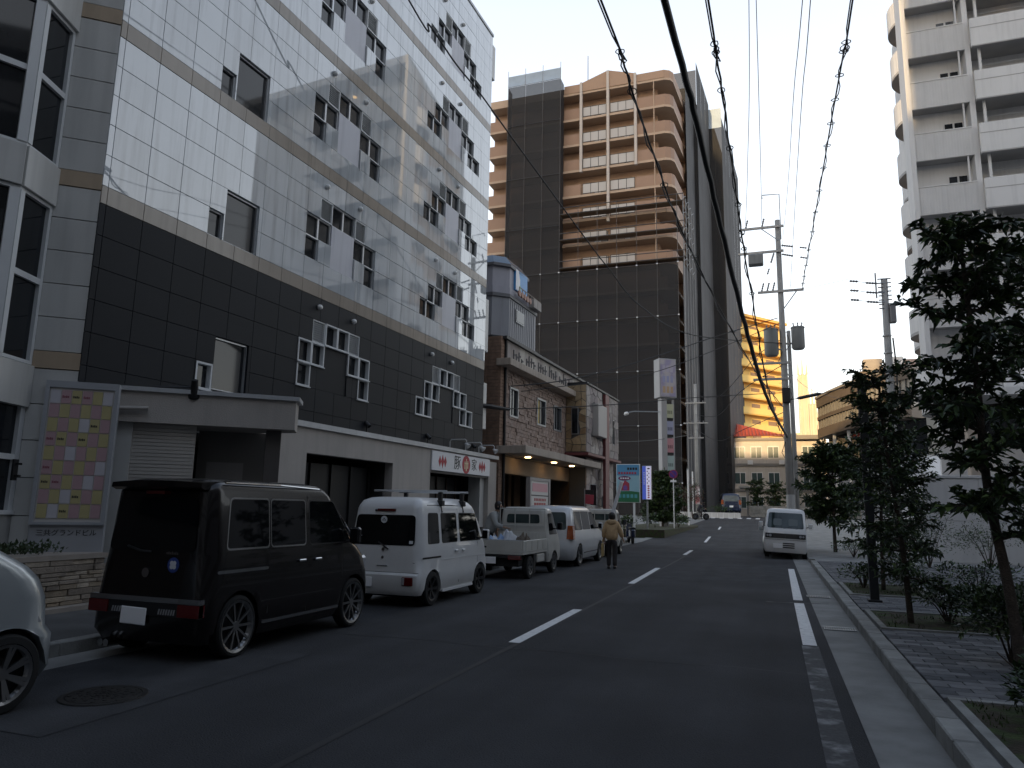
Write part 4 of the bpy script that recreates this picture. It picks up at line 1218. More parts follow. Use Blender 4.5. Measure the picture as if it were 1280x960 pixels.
for z in (1.2, 5.0, 9.1):
    for k in range(6):
        x = -8.2 + k * 2.55
        o = MB().box(x, x + 1.7, -.06, 0, z, z + 1.9).build('window', white, cb)
        for j in range(2): bpiece('pane', x + .08 + j * .82, x + .82 + j * .8, -.085, -.055, z + .1, z + 1.8, mat('green_glass', (.05, .08, .08), .15) if 'green_glass' not in MT else MT['green_glass'], o)
for (x, z) in ((-3.6, 8.15), (1.1, 8.15), (2.2, 8.15), (-2.8, 4.2)):
    bpiece('air_conditioner', x, x + .8, -.6, -.25, z, z + .65, white, cb)
MB().box(3.4, 7.4, -1.5, 0, 12.0, 12.6).build('flat_roof', MT['grey_band'], cb)
go = thing('gothic_hall', 'pale gothic wedding hall with pointed spires beyond the utility pole', 'building', (1.0, 165, G0))
pst = mat('pale_stone', (.62, .53, .42), .7, var=.08, vscale=.4)
spx = [(5.0, 6.9, 33.5), (6.9, 8.4, 27.0), (8.4, 9.5, 22.5)]
MB().box(3.2, 10.0, 0, 16, 0, 17.5).build('nave', pst, go)
for (x0, x1, h) in spx:
    MB().box(x0, x1, -.4, 3, 0, h - 3.5).build('tower_wall', pst, go)
    for x in (x0 + .12, (x0 + x1) / 2, x1 - .12):
        hh = h + (1.2 if x == (x0 + x1) / 2 else 0)
        m_ = MB().box(x - .16, x + .16, -.75, -.4, 0, h - 3.5).add([(x - .24, -.8, h - 3.5), (x + .24, -.8, h - 3.5), (x + .24, -.3, h - 3.5), (x - .24, -.3, h - 3.5), (x, -.55, hh)], [(0, 1, 4), (1, 2, 4), (2, 3, 4), (3, 0, 4), (3, 2, 1, 0)])
        m_.build('pinnacle', pst, go)
am = MT['amber_window']
for k in range(5):
    x = 5.25 + k * .95
    o = MB().slab([(x, -.43, 4), (x + .42, -.43, 4), (x + .42, -.43, 17), (x + .21, -.43, 18), (x, -.43, 17)], (0, .03, 0)); o.build('lancet_window', mat('lancet_glass', (.4, .34, .26), .4) if 'lancet_glass' not in MT else MT['lancet_glass'], go)
for k in range(7): bpiece('blind_arch', 5.1 + k * .68, 5.5 + k * .68, -.46, -.4, 12.0, 13.4, golds, go)
# brown office with a curved roof line
bo = thing('brown_office', 'brown office building with a sweeping roofline and two rows of pale blinds', 'building', (0, 0, G0))
brm = mat('brown_cladding', (.19, .155, .125), .6, var=.1, streak=.1)
blind = mat('pale_blind', (.4, .37, .32), .6, var=.15, vscale=1)
pa = [Vector((6.9, 116, 0)), Vector((8.2, 110, 0)), Vector((9.6, 105, 0)), Vector((11.2, 100, 0)), Vector((13.0, 96, 0)), Vector((15.5, 92, 0))]
def curved(z0, z1, off, m, name, a=0, b=5):
    P = pa[a:b + 1]
    q = [(p.x - off, p.y - off * .4) for p in P]; r = [(p.x + 6, p.y + 6) for p in P][::-1]
    return MB().prism(q + r, z0, z1).build(name, m, bo, fix=True)
curved(11.6, 12.9, .3, brm, 'spandrel'); curved(12.9, 14.2, 0, blind, 'window_band'); curved(14.2, 14.7, .25, brm, 'spandrel'); curved(14.7, 16.1, 0, blind, 'window_band'); curved(16.1, 17.4, .3, brm, 'spandrel'); curved(17.4, 17.7, .5, mat('roof_edge_pale', (.45, .42, .38), .5), 'roof_edge')
for i in range(5):
    for k in range(5):
        p = pa[i].lerp(pa[i + 1], (k + .0) / 5)
        MB().box(p.x - .12, p.x, p.y - .2, p.y, 12.9, 16.1).build('mullion', MT['dark_edging'], bo)
curved(0, 7.4, -.8, mat('pale_blue_wall', (.5, .53, .58), .6, var=.05), 'lower_wall'); curved(7.4, 11.6, -1.2, glassd, 'recessed_glazing')
for i in range(5): MB().box(pa[i].x, pa[i].x + .4, pa[i].y, pa[i].y + .4, 0, 11.6).build('pillar', wcon, bo)
dr = thing('drum_building', 'grey brown round tower building above the brown office', 'building', (15.3, 122, G0))
MB().lathe([(0, 0), (2.2, 0), (2.2, 20.6), (0, 20.6)], n=28).build('drum_wall', mat('drum_wall', (.27, .235, .2), .6, var=.08), dr, smooth=False)
MB().lathe([(0, 20.8), (2.35, 20.8), (2.35, 21.1), (0, 21.1)], n=28).build('ring_band', MT['roof_edge_pale'], dr)
MB().lathe([(0, 21.1), (2.2, 21.1), (2.2, 22.3), (0, 22.3)], n=28).build('drum_top', brm, dr)
MB().box(-1.4, 1.2, -1, 1, 22.3, 24.2).build('roof_plant', MT['drum_wall'], dr)
po = thing('pink_grey_block', 'pale block with a pinkish side behind the second utility pole', 'building', (17.0, 118, G0))
MB().box(0, 1.9, 0, 8, 0, 23.8).build('pale_wall', wcon, po)
MB().box(1.9, 8, .2, 8, 0, 23.4).build('pink_wall', mat('pinkish_wall', (.4, .3, .26), .7), po)

# unseen blocks added round the camera to shade the street and dim reflections
bk = thing('sun_blocker_slab', 'tall plain slab added behind the viewer to block the sun', 'building', (0, -62, 0))  # added to block the sun from the street and the white tower front
bkm = mat('slab_wall', (.3, .3, .31), .6, var=.1)
MB().box(-3, 56, -18, 0, 0, 92).build('main_wall', bkm, bk)
for k in range(20):
    MB().box(-2.5, 55.5, 0, .06, 3 + k * 4.4, 5 + k * 4.4).build('window_band', glassd, bk)
bk2 = thing('low_sun_blocker', 'lower grey block added behind the viewer at left to shade the street', 'building', (0, -62, 0))  # added to shade the lower street, low enough for sun to pass over
MB().box(-26, -3.2, -18, 0, 0, 40).build('main_wall', bkm, bk2)
for k in range(7): MB().box(-25, -4, 0, .06, 3 + k * 4.4, 5 + k * 4.4).build('window_band', glassd, bk2)

bk5 = thing('sun_blocker_slab', 'second tall sun blocking slab added behind the viewer, farther left', 'building', (0, -62, 0))  # added to keep the scaffolded tower out of the sun
MB().box(-78, -26.2, -18, 0, 0, 90).build('main_wall', bkm, bk5)
for k in range(20): MB().box(-77, -27, 0, .06, 3 + k * 4.4, 5 + k * 4.4).build('window_band', glassd, bk5)
bk3 = thing('sky_blocker', 'plain grey block added right of the viewer to block sky light', 'building', (16, -34, 0))  # added out of view to cut sky light on the road and left wall
MB().box(0, 26, 0, 56, 0, 24).build('main_wall', bkm, bk3)
MB().box(0, 26, 56.01, 73, 0, 8.5).build('low_wing', bkm, bk3)
for k in range(7): MB().box(-.06, 0, 1, 55, 2 + k * 3.2, 3.6 + k * 3.2).build('window_band', glassd, bk3)

bk4 = thing('reflection_blocker', 'brown grey block added behind the viewer on the left to darken reflections', 'building', (-30, -44, 0))  # added so the black van mirrors a dark wall instead of sky
MB().box(0, 20.0, 0, 47.8, 0, 19).build('main_wall', mat('block_brown', (.12, .1, .09), .6, var=.1), bk4)
for k in range(5): MB().box(20.0, 20.06, 1, 47, 2 + k * 3.3, 3.6 + k * 3.3).build('window_band', glassd, bk4)

# ------------------------------------------------------------------ low wall, car, shrubs before the tower
vw = thing('verge_wall', 'long low white tiled verge wall at the foot of the scaffolded tower', 'wall', (-10.9, 86, gz(86)))
MB().box(0, 7.4, 0, .3, -.1, .6).build('wall_body', white, vw)
for k in range(12): bpiece('wall_panel', .03 + k * .615, .6 + k * .615, -.03, 0, 0, .58, mat('verge_tile', (.5, .49, .47), .6, rand=.05) if 'verge_tile' not in MT else MT['verge_tile'], vw)
fw = thing('far_stone_wall', 'grey stone block wall at the end of the street behind the parked white van', 'wall', (-3, 104.5, G0))
MB().box(0, 16, 0, .4, -.2, 1.5).build('wall_body', concrete, fw)
for k in range(16):
    for j in range(3): bpiece('stone', k + .03 + (.3 if j % 2 else 0), k + .97 + (.3 if j % 2 else 0), -.08, 0, j * .5 + .02, j * .5 + .48, kerbm, fw)
# ------------------------------------------------------------------ poles and cables
random.seed(9)
conc = mat('pole_concrete', (.33, .325, .31), .8, var=.12, vscale=2, streak=.15)
insw = mat('insulator_grey', (.2, .2, .21), .4)
cabm = mat('cable_black', (.006, .006, .007), .5)
cabg = mat('cable_grey', (.05, .05, .055), .5)
trg = mat('transformer_grey', (.22, .23, .23), .5, var=.1, streak=.2)
def insulator(mb, p, d, n=5, r=.06):
    d = Vector(d).normalized(); p = Vector(p)
    pts, rs = [], []
    for k in range(n * 2 + 1):
        pts.append(p + d * (.06 * k)); rs.append(r if k % 2 else r * .55)
    mb.tube(pts, rs, 8)
mp = thing('utility_pole', 'tall concrete utility pole with transformers and crossarms beside the parked white van', 'utility pole', (.85, 40, 0))
MB().tube([(0, 0, -.2), (-.03, 0, 9), (-.06, 0, 17.4)], [.2, .165, .13], 14).build('pole', conc, mp, smooth=True)
MB().tube([(.33, .9, -.2), (.28, .9, 11.4)], [.13, .1], 12).build('second_shaft', conc, mp, smooth=True)
for (z, x0, x1) in ((17.0, -1.95, .25), (15.6, -2.15, .2), (13.35, -1.2, 1.1), (9.45, -1.6, .3), (8.6, -1.6, .3)):
    MB().box(x0, x1, -.2, -.1, z - .06, z + .06).build('crossarm', steel, mp)
MB().tube([(-.05, -.15, 12.2), (.75, -.15, 13.3)], .03, 6).build('brace', steel, mp)
MB().tube([(-.05, -.15, 16.2), (-.9, -.15, 16.95)], .025, 6).build('brace', steel, mp)
MB().tube([(.1, 0, 16.3), (.1, 0, 18.9), (-.78, 0, 18.95), (-.78, 0, 18.75)], .03, 6).build('top_bracket', steel, mp)
for (x, z) in ((-1.7, 17.06), (-.85, 17.06), (-1.0, 13.4), (-.72, 13.4), (-.44, 13.4)):
    m_ = MB(); insulator(m_, (x, -.15, z), (.25, 0, 1), 4, .055); m_.build('insulator', insw, mp, smooth=True)
for (x, z, dx, dz) in ((.1, 15.9, 1, -.3), (.1, 15.4, 1, -.35), (-.3, 15.5, -.3, -1)):
    m_ = MB(); insulator(m_, (x, -.15, z), (dx, -.2, dz), 5, .06); insulator(m_, (x + dx * .9, -.33, z + dz * .9), (dx, -.2, dz), 3, .05)
    m_.build('insulator_string', insw, mp, smooth=True)
MB().bbox(-1.62, -.85, -.5, .0, 14.85, 15.45, .05).build('switch_box', trg, mp)
for (x, y, z0, z1, r) in ((-.62, -.1, 9.85, 11.3, .36), (.72, .2, 10.2, 11.4, .33)):
    o = MB().lathe([(0, z0), (r * .8, z0), (r, z0 + .1), (r, z1 - .08), (r * 1.06, z1 - .06), (r * 1.06, z1), (0, z1 + .06)], n=18, c=(x, y, 0)).build('transformer', trg, mp)
    smooth_angle(o, 40)
    for k in (-1, 0, 1):
        m_ = MB(); insulator(m_, (x + k * .18, y - .1, z1), (k * .2, 0, 1), 2, .04); m_.build('bushing', insw, o)
    MB().box(min(x, 0), max(x, 0), y - .05, y + .05, z0 + .3, z0 + .38).build('hanger', steel, mp)
for k in range(10):
    s_ = 1 if k % 2 else -1
    MB().tube([(0, 0, 3 + k * .9), (s_ * .32, 0, 3 + k * .9)], .012, 5).build('step_bolt', steel, mp)
bx = MB().bbox(-.2, .2, -.35, -.15, 7.3, 8.1, .02).build('cable_box', black, mp)
for k in range(7):       # tangle of drop wires on the pole
    z = 4.4 + k * .95; a = random.uniform(0, 6)
    MB().tube([(.15 * math.cos(a), .15 * math.sin(a), z), (.34 * math.cos(a + .6), .34 * math.sin(a + .6), z + .35), (.2 * math.cos(a + 1.2), .2 * math.sin(a + 1.2), z + .9)], .018, 5).build('jumper_wire', cabm, mp)
MB().tube([(.2, -.05, .2), (.2, -.05, 8)], .04, 6).build('riser_conduit', conc, mp)
MB().lathe([(.215, 1.0), (.215, 2.6)], n=14).build('wrap_band', mat('wrap_grey', (.4, .4, .39), .5), mp)
p2 = thing('utility_pole', 'shorter concrete utility pole with stacked insulators in front of the white tower', 'utility pole', (5.1, 36, 0))
MB().tube([(0, 0, -.2), (.12, 0, 12.4)], [.19, .14], 14).build('pole', conc, p2, smooth=True)
for (z, l) in ((12.2, 1.0), (11.75, 1.1), (11.3, 1.0)):
    MB().tube([(.1, -.12, z), (-.25, -.12, z)], .03, 6).build('arm', steel, p2)
    m_ = MB(); insulator(m_, (-.2, -.12, z), (-1, -.1, .12), 4, .06); m_.tube([(-.68, -.16, z + .07), (-1.0, -.2, z + .14)], .012, 5); insulator(m_, (-1.0, -.2, z + .14), (-1, -.1, .12), 3, .06)
    m_.build('insulator_string', insw, p2, smooth=True)
MB().tube([(-.25, -.12, 11.5), (-.25, -.12, 12.7)], .035, 6).build('pin', insw, p2)
for k in range(8): MB().tube([(-.17, -.1, 11.0 + k * .2), (.38, -.1, 11.0 + k * .2)], .03, 5).build('band', insw, p2)
MB().bbox(.25, .5, -.2, .1, 10.3, 11.2, .03).build('pole_box', insw, p2)
MB().tube([(.3, -.1, 9.6), (.36, -.12, 8.2), (.34, -.1, 7.4), (.2, -.1, 7.0)], .035, 6).build('cable_loop', cabm, p2)
for z in (9.7, 8.9, 7.6, 6.6): MB().lathe([(.175, z), (.19, z), (.19, z + .05), (.175, z + .05)], n=12, c=(.08, 0, 0)).build('pole_strap', steel, p2)
p3 = thing('utility_pole', 'slim utility pole with small crossarms in front of the scaffold netting', 'utility pole', (-7.55, 80, gz(80)))
MB().tube([(0, 0, -.2), (0, 0, 14.5)], [.22, .15], 12).build('pole', conc, p3, smooth=True)
for (z, w_) in ((12.4, 1.1), (10.2, 1.3), (8.6, .8)):
    MB().box(-w_, w_, -.25, -.15, z - .06, z + .06).build('crossarm', steel, p3)
    for x in (-.8, -.4, .4, .8):
        if abs(x) < w_: 
            m_ = MB(); insulator(m_, (x, -.2, z), (0, 0, 1), 2, .06); m_.build('insulator', insw, p3)
MB().lathe([(.225, 1.6), (.225, 3.4)], n=12).build('wrap_band', mat('red_white_wrap', (.35, .12, .12), .5, col2=(.6, .6, .6), c2scale=1.2), p3)
MB().box(-.55, -.4, -.1, .0, 1.8, 5.0).build('notice_strip', white, p3)

def catmull(P, n=8):
    P = [Vector(p) for p in P]; out = []
    for i in range(len(P) - 1):
        a, b, c, d = P[max(i - 1, 0)], P[i], P[i + 1], P[min(i + 2, len(P) - 1)]
        for k in range(n):
            t = k / n
            out.append(.5 * ((2 * b) + (c - a) * t + (2 * a - 5 * b + 4 * c - d) * t * t + (3 * b - a - 3 * c + d) * t ** 3))
    out.append(P[-1]); return out
def cable(label, pts, r, m=cabm, ext=None, wob=0.0, coils=None, group='overhead cables', name='overhead_cable'):
    pts = [Vector(p) for p in pts]
    if ext is not None: pts = [Vector(ext)] + pts
    P = catmull(pts)
    if wob:
        P = [p + Vector((random.uniform(-1, 1), 0, random.uniform(-1, 1))) * wob for p in P]
    mb = MB().tube(P, r, 6)
    o = mb.build(name, m, None, smooth=True)
    tag(o, label, 'cable', group)
    if coils:
        i0, step, rr = coils
        for i in range(i0, len(P) - 2, step):
            c = P[i]; d = (P[i + 1] - P[i]).normalized(); s_ = Vector((d.y, -d.x, 0)).normalized(); u = s_.cross(d)
            q = [c + (s_ * math.cos(2 * PI * k / 12) + d * math.sin(2 * PI * k / 12) * .9 + u * .1 * k / 12) * rr * random.uniform(.9, 1.1) for k in range(13)]
            MB().tube(q, .011, 4).build('coil', cabg, o)
        q = [p + Vector((.05 * math.sin(i * 1.3), 0, -.05 + .03 * math.sin(i * .9))) for i, p in enumerate(P)]
        MB().tube(q, r * .7, 5).build('messenger_wire', cabg, o)
    return o
cable('thick black bundled cable, heaviest of all, swooping from top centre down to the tall pole', [(-1.34, 10.57, 9.74), (-1.13, 13.41, 9.17), (-.86, 17.03, 8.02), (-.51, 21.75, 6.76), (-.04, 28.1, 5.78), (.8, 39.8, 5.55)], .062, ext=(-2.3, -4, 11.6), wob=.012)
cable('black cable with a few loops crossing the salmon tower from the top to the pole', [(-2.62, 11.6, 10.8), (-2.49, 12.78, 10.5), (-2.37, 13.78, 10.03), (-2.11, 16.06, 9.13), (-1.82, 18.67, 8.5), (-1.26, 23.56, 7.89), (-.46, 30.67, 7.33), (.65, 39.9, 7.14)], .022, ext=(-4.2, -4, 13.0), wob=.012, coils=(14, 9, .09))
cable('ragged black cable with twisted wire right of the thick bundled cable', [(-.75, 11.95, 10.6), (-.7, 13.08, 10.4), (-.61, 15.1, 9.6), (-.5, 17.47, 8.6), (-.45, 18.54, 8.27), (-.28, 22.45, 7.35), (-.04, 27.83, 6.33), (.46, 39.9, 5.9)], .02, ext=(-1.3, -4, 13.0), wob=.015, coils=(10, 5, .07))
cable('thin power line running to the left end of the top crossarm', [(-.11, 20.9, 17.0), (-.5, 32, 17.0), (-.85, 39.9, 17.3)], .012, cabg, ext=(.3, -4, 17.4))
cable('thin power line running to the middle of the top crossarm', [(.1, 20.9, 17.1), (.05, 32, 17.05), (.0, 39.9, 17.3)], .012, cabg, ext=(.2, -4, 17.6))
cable('thin straight line right of the pole top, fourth from the left of the thin lines', [(.79, 11.86, 10.17), (.85, 17.54, 11.71), (.96, 27.08, 13.6), (.95, 39.9, 15.6)], .008, cabg, ext=(.7, -2, 7.5))
cable('thin straight line nearest the looped cable on its left side', [(1.12, 14.56, 12.07), (1.17, 19.63, 12.9), (1.26, 27.83, 13.66), (1.3, 39.9, 13.5)], .01, cabg, ext=(1.0, -2, 11.2))
cable('grey cable wound with many round loops at the right of the sky', [(1.72, 13.18, 10.92), (1.73, 15.02, 11.07), (1.76, 18.36, 11.47), (1.78, 22.53, 11.8), (1.83, 29.08, 12.48), (1.88, 36.91, 13.3), (1.9, 40.0, 13.4)], .018, cabg, ext=(1.6, -2, 10.6), coils=(10, 3, .085))
cable('black cable slanting across the white tiles towards the salmon tower', [(-7.62, 13.48, 13.38), (-7.45, 14.26, 13.22), (-7.22, 15.36, 12.83), (-6.99, 16.44, 12.6), (-6.65, 18.06, 12.11), (-5.66, 22.72, 10.72), (-5.24, 24.72, 10.2), (-4.64, 27.56, 9.6), (-3.2, 33, 9.6), (.75, 39.9, 10.5)], .022, ext=(-9.0, 6, 17.5))
cable('black cable rising from the stone building roof to the pole', [(-9.55, 24.16, 5.94), (-7.7, 26.98, 6.6), (-5.88, 29.78, 7.6), (-3.75, 33.04, 9.0), (-2.28, 35.28, 10.0), (.6, 39.9, 11.9)], .024)
cable('second black cable rising from the stone building to the pole, just below the upper one', [(-9.54, 25.22, 5.9), (-8.18, 27.17, 6.38), (-4.95, 31.79, 7.66), (-1.44, 36.8, 10.04), (.65, 39.9, 11.6)], .017)
c_ = cable('black cable with a splice box beside the tiled corner running to the pole', [(-9.3, 22.6, 5.13), (-8.76, 24.4, 5.19), (-6.03, 28.85, 5.88), (-3.14, 33.57, 6.79), (.75, 39.9, 7.87)], .02, ext=(-9.55, 22.0, 5.15))
MB().tube([(-9.45, 22.3, 5.08), (-9.1, 23.1, 5.1), (-8.75, 24.1, 5.12)], [.05, .09, .05], 8).build('splice_box', cabm, c_)
c_ = cable('black cable with a long sleeve running right from the pole', [(.93, 39.87, 7.48), (1.71, 39.3, 7.5), (2.91, 38.2, 7.61), (5.1, 36.05, 7.9)], .02)
MB().tube([(1.35, 39.5, 7.49), (1.5, 39.4, 7.49), (2.3, 38.7, 7.55), (2.45, 38.6, 7.56)], [.04, .085, .085, .04], 10).build('cable_sleeve', cabm, c_)
cable('cable from the tall pole to the slim pole, upper', [(.8, 40.0, 10.78), (-.6, 43.5, 10.6), (-3.6, 58, 10.6), (-7.0, 79.8, 14.0)], .02)
cable('cable from the tall pole to the slim pole, middle', [(.8, 40.0, 9.4), (-1.6, 46.0, 9.0), (-4.0, 60, 9.3), (-7.55, 79.8, 12.0)], .02)
cable('cable from the tall pole to the slim pole, lowest', [(.8, 40.0, 6.9), (-1.6, 46.0, 6.6), (-4.0, 60, 7.3), (-7.55, 79.8, 10.4)], .018)
cable('cable hanging across the lower netting to the stone building', [(-7.55, 79.8, 10.0), (-7.3, 60, 7.6), (-8.2, 42, 5.6), (-9.1, 33, 5.2)], .02)
cable('thin wire from the second pole to the tall pole crossarm', [(3.75, 35.8, 12.5), (2.3, 38, 12.9), (.95, 39.9, 13.4)], .008, cabg)
cable('low wire from the tall pole across to the brown office', [(.9, 40.0, 9.2), (3.4, 60, 11), (10.4, 102, 16)], .012, cabg)

# ------------------------------------------------------------------ signs in the middle distance
pyl = thing('pylon_sign', 'tall grey pylon sign with a slanted box on top and four coloured panels below', 'sign', (-7.3, 55, gz(55)), math.radians(35))
pylg = mat('pylon_grey', (.33, .33, .34), .5, var=.06)
MB().bbox(-.75, .65, -.35, .6, 9.75, 12.75, .03).build('head_box', pylg, pyl)
o = MB().box(-.66, .56, -.372, -.35, 9.85, 12.65).build('head_face', mat('faded_poster', (.45, .43, .45), .5, col2=(.3, .28, .42), c2scale=1.4, c2lo=.4, c2hi=.6), pyl)
for k, c_ in enumerate(((.45, .32, .2), (.3, .32, .5), (.42, .4, .5))):
    m_ = MB()
    for j in range(3): m_.box(-.5 + j * .32, -.28 + j * .32, -.378, -.372, 10.1 + k * .8, 10.6 + k * .8)
    m_.build('poster_mark', mat('poster_ink_%d' % k, c_, .5), o)
MB().bbox(-.55, -.1, -.2, .4, -.3, 9.75, .02).build('pillar', pylg, pyl)
MB().bbox(.46, .56, -.1, .1, -.3, 9.75, .01).build('side_post', pylg, pyl)
for k, (z0, z1, c_) in enumerate(((8.25, 9.3, (.45, .47, .33)), (7.0, 8.0, (.34, .36, .5)), (5.65, 6.7, (.5, .25, .28)), (4.3, 5.4, (.36, .46, .45)))):
    o = MB().box(-.1, .46, -.12, .1, z0, z1).build('tenant_panel', mat('tenant_panel_%d' % k, c_, .5), pyl)
    m_ = MB()
    for j in range(3): m_.box(-.02 + j * .14, .08 + j * .14, -.128, -.12, z0 + .3, z0 + .55)
    m_.build('panel_mark', mat('panel_ink_%d' % k, tuple(v * .45 for v in c_), .5), o)
    MB().box(-.1, .46, -.08, .08, z0 - .2, z0).build('gap_panel', black, pyl)
sl_ = thing('street_lamp', 'grey street lamp arm reaching left from the pylon sign', 'street lamp', (-7.75, 54.6, 9.0))
MB().tube([(0, 0, 0), (-1.9, -.3, .05), (-2.3, -.35, -.02)], .04, 6).build('arm', steel, sl_)
MB().at(Matrix.Translation((-2.5, -.38, -.08)) @ Matrix.Rotation(-.3, 4, 'Y')).lathe([(0, .1), (.12, .08), (.2, -.05), (.16, -.14), (0, -.16)], n=12).build('lamp_head', white, sl_, smooth=True)
bb = thing('blue_billboard', 'blue sky and green grass billboard with a small red house on a white post', 'billboard', (-8.6, 46, gz(46)))
MB().box(-.75, .75, 0, .12, 2.0, 4.42).build('frame', white, bb)
fc = MB().box(-.71, .71, -.02, 0, 2.04, 4.38).build('sky_face', mat('billboard_sky', (.3, .5, .58), .5), bb)
MB().box(-.71, .71, -.026, -.02, 3.7, 4.38).build('upper_sky', mat('billboard_blue', (.1, .3, .5), .5), fc)
MB().slab([(-.71, -.028, 2.04), (.71, -.028, 2.04), (.71, -.028, 2.66), (.2, -.028, 2.72), (-.71, -.028, 2.7)], (0, .006, 0)).build('grass_strip', mat('billboard_green', (.03, .16, .07), .5), fc)
rdm = mat('billboard_red', (.4, .05, .08), .5)
m_ = MB().slab([(-.45, -.03, 2.75), (.08, -.03, 2.75), (.08, -.03, 3.2), (-.18, -.03, 3.38), (-.45, -.03, 3.2)], (0, .008, 0)); m_.build('house_mark', rdm, fc)
MB().slab([(-.3, -.034, 2.78), (-.06, -.034, 2.78), (-.06, -.034, 3.0), (-.18, -.034, 3.12), (-.3, -.034, 3.0)], (0, .004, 0)).build('house_window', mat('billboard_violet', (.2, .1, .35), .5), fc)
e_ = MB().slab([(-.23 + .4 * math.cos(2 * PI * k / 18), -.03, 3.52 + .14 * math.sin(2 * PI * k / 18)) for k in range(18)], (0, .006, 0)).build('oval_badge', mat('billboard_maroon', (.16, .02, .1), .5), fc)
m_ = MB()
for k in range(4): m_.box(-.5 + k * .15, -.39 + k * .15, -.036, -.03, 3.47, 3.57)
m_.build('badge_print', MT['sign_white'], e_)
m_ = MB()
for k in range(4): m_.box(-.05 + k * .17, .07 + k * .17, -.034, -.026, 4.05, 4.2)
m_.build('top_print', ink, fc)
m_ = MB()
for k in range(7): m_.box(-.62 + k * .17, -.5 + k * .17, -.034, -.026, 3.78, 3.92)
m_.build('red_print', rdm, fc)
m_ = MB()
for k in range(5): m_.box(-.6 + k * .25, -.43 + k * .25, -.034, -.028, 2.3, 2.52)
m_.build('grass_print', mat('billboard_teal', (.1, .35, .4), .5), fc)
MB().box(.3, .42, .02, .1, -.3, 2.0).build('post', white, bb)
lb = thing('lit_sign', 'narrow lit white and blue sign standing beside the blue billboard', 'sign', (-7.45, 46.1, gz(46)))
MB().bbox(-.28, .28, 0, .3, 2.2, 4.32, .02).build('case', steel, lb)
MB().box(-.04, .27, -.01, 0, 2.23, 4.29).build('white_face', mat('lit_white', (.7, .68, .75), .5, emit=(.75, .7, 1.0), estr=.32), lb)
MB().box(-.27, -.04, -.01, 0, 2.23, 4.29).build('blue_face', mat('lit_blue', (.06, .1, .45), .5, emit=(.1, .16, .7), estr=.3), lb)
m_ = MB()
for k in range(8): m_.box(-.19, -.12, -.014, -.01, 3.15 + k * .1, 3.21 + k * .1)
m_.build('white_print', MT['sign_white'], lb)
m_ = MB()
for k in range(6): m_.box(.06, .17, -.014, -.01, 2.3 + k * .14, 2.39 + k * .14)
m_.build('red_print', rdm, lb)
m_ = MB()
for k in range(7): m_.box(.02 + (k % 2) * .1, .07 + (k % 2) * .1, -.014, -.01, 3.2 + k * .12, 3.28 + k * .12)
m_.box(.05, .2, -.014, -.01, 4.1, 4.18); m_.build('dark_print', ink, lb)
MB().box(-.05, .05, .1, .2, -.3, 2.2).build('post', steel, lb)
ns = thing('no_parking_sign', 'round blue and red no parking sign on a thin white post by the shrubs', 'road sign', (-6.28, 50, gz(50)))
MB().tube([(0, 0, -.1), (0, 0, 4.2)], .03, 8).build('post', white, ns)
MB().lathe([(0, -.06), (.3, -.06), (.3, -.03), (0, -.03)], 'y', 24, c=(0, 0, 3.9)).build('disc', mat('sign_ring_red', (.25, .03, .08), .4), ns)
MB().lathe([(0, -.07), (.23, -.07), (.23, -.06), (0, -.06)], 'y', 24, c=(0, 0, 3.9)).build('blue_field', mat('sign_blue', (.06, .03, .22), .4), ns)
MB().at(Matrix.Translation((0, -.072, 3.9)) @ Matrix.Rotation(PI / 4, 4, 'Y')).box(-.23, .23, -.004, .002, -.03, .03).build('red_bar', MT['sign_ring_red'], ns)
MB().box(-.2, .2, -.06, -.04, 3.36, 3.5).build('supplementary_plate', MT['sign_white'], ns)
for k, (x, y, h) in enumerate(((-6.6, 62, 4.6), (-8.4, 83.5, 4.2))):
    bp = thing('banner_pole', ('white banner pole at the shrub bed edge', 'white banner pole close to the slim utility pole')[k], 'pole', (x, y, gz(y)))
    MB().tube([(0, 0, 0), (0, 0, h)], .07, 8).build('shaft', white, bp)
    MB().lathe([(0, h), (.1, h), (.1, h + .06), (0, h + .1)], n=10).build('cap', steel, bp)
sq = thing('dark_post', 'square black metal post standing on the right pavement among the trees', 'post', (1.62, 14.6, .15))
MB().bbox(-.07, .07, -.07, .07, 0, 3.98, .006).build('shaft', mat('post_black', (.012, .013, .015), .45, var=.1), sq)
MB().bbox(-.085, .085, -.085, .085, 3.98, 4.03, .006).build('cap', black, sq)
MB().bbox(-.11, .11, -.11, .11, 0, .04, .006).build('base_plate', black, sq)
# ------------------------------------------------------------------ vehicles
random.seed(11)
def paint(name, c, rough=.25, metal=0.0, coat=.8, var=.04):
    return mat(name, c, rough, metal, var=var, vscale=3, coat=coat)
pblack = paint('black_paint', (.006, .0045, .0045), .26, 0, .35)
pblack.node_tree.nodes['Principled BSDF'].inputs['Specular IOR Level'].default_value = .35
pwhite = paint('van_white', (.7, .7, .69), .35, 0, .4)
psilver = paint('silver_paint', (.42, .45, .46), .3, .45, .7)
pivory = paint('truck_ivory', (.52, .51, .47), .4, 0, .3, .08)
pblue = paint('dark_blue_paint', (.012, .02, .05), .25, 0, .9)
ppale = paint('pale_silver_paint', (.6, .61, .62), .3, .2, .6)
vglass = mat('car_glass', (.006, .007, .008), .03, spec=.4)
vglass2 = mat('windscreen_glass', (.035, .05, .05), .03, spec=.6, var=.6, vscale=2.5)
rubber = mat('tyre_rubber', (.012, .012, .012), .85)
chrome = mat('chrome', (.5, .5, .5), .12, 1.0)
rimm = mat('alloy_rim', (.3, .3, .3), .3, .9)
rimd = mat('dark_rim', (.05, .05, .052), .35, .8)
redl = mat('red_lamp_lens', (.10, .006, .006), .12, coat=.5)
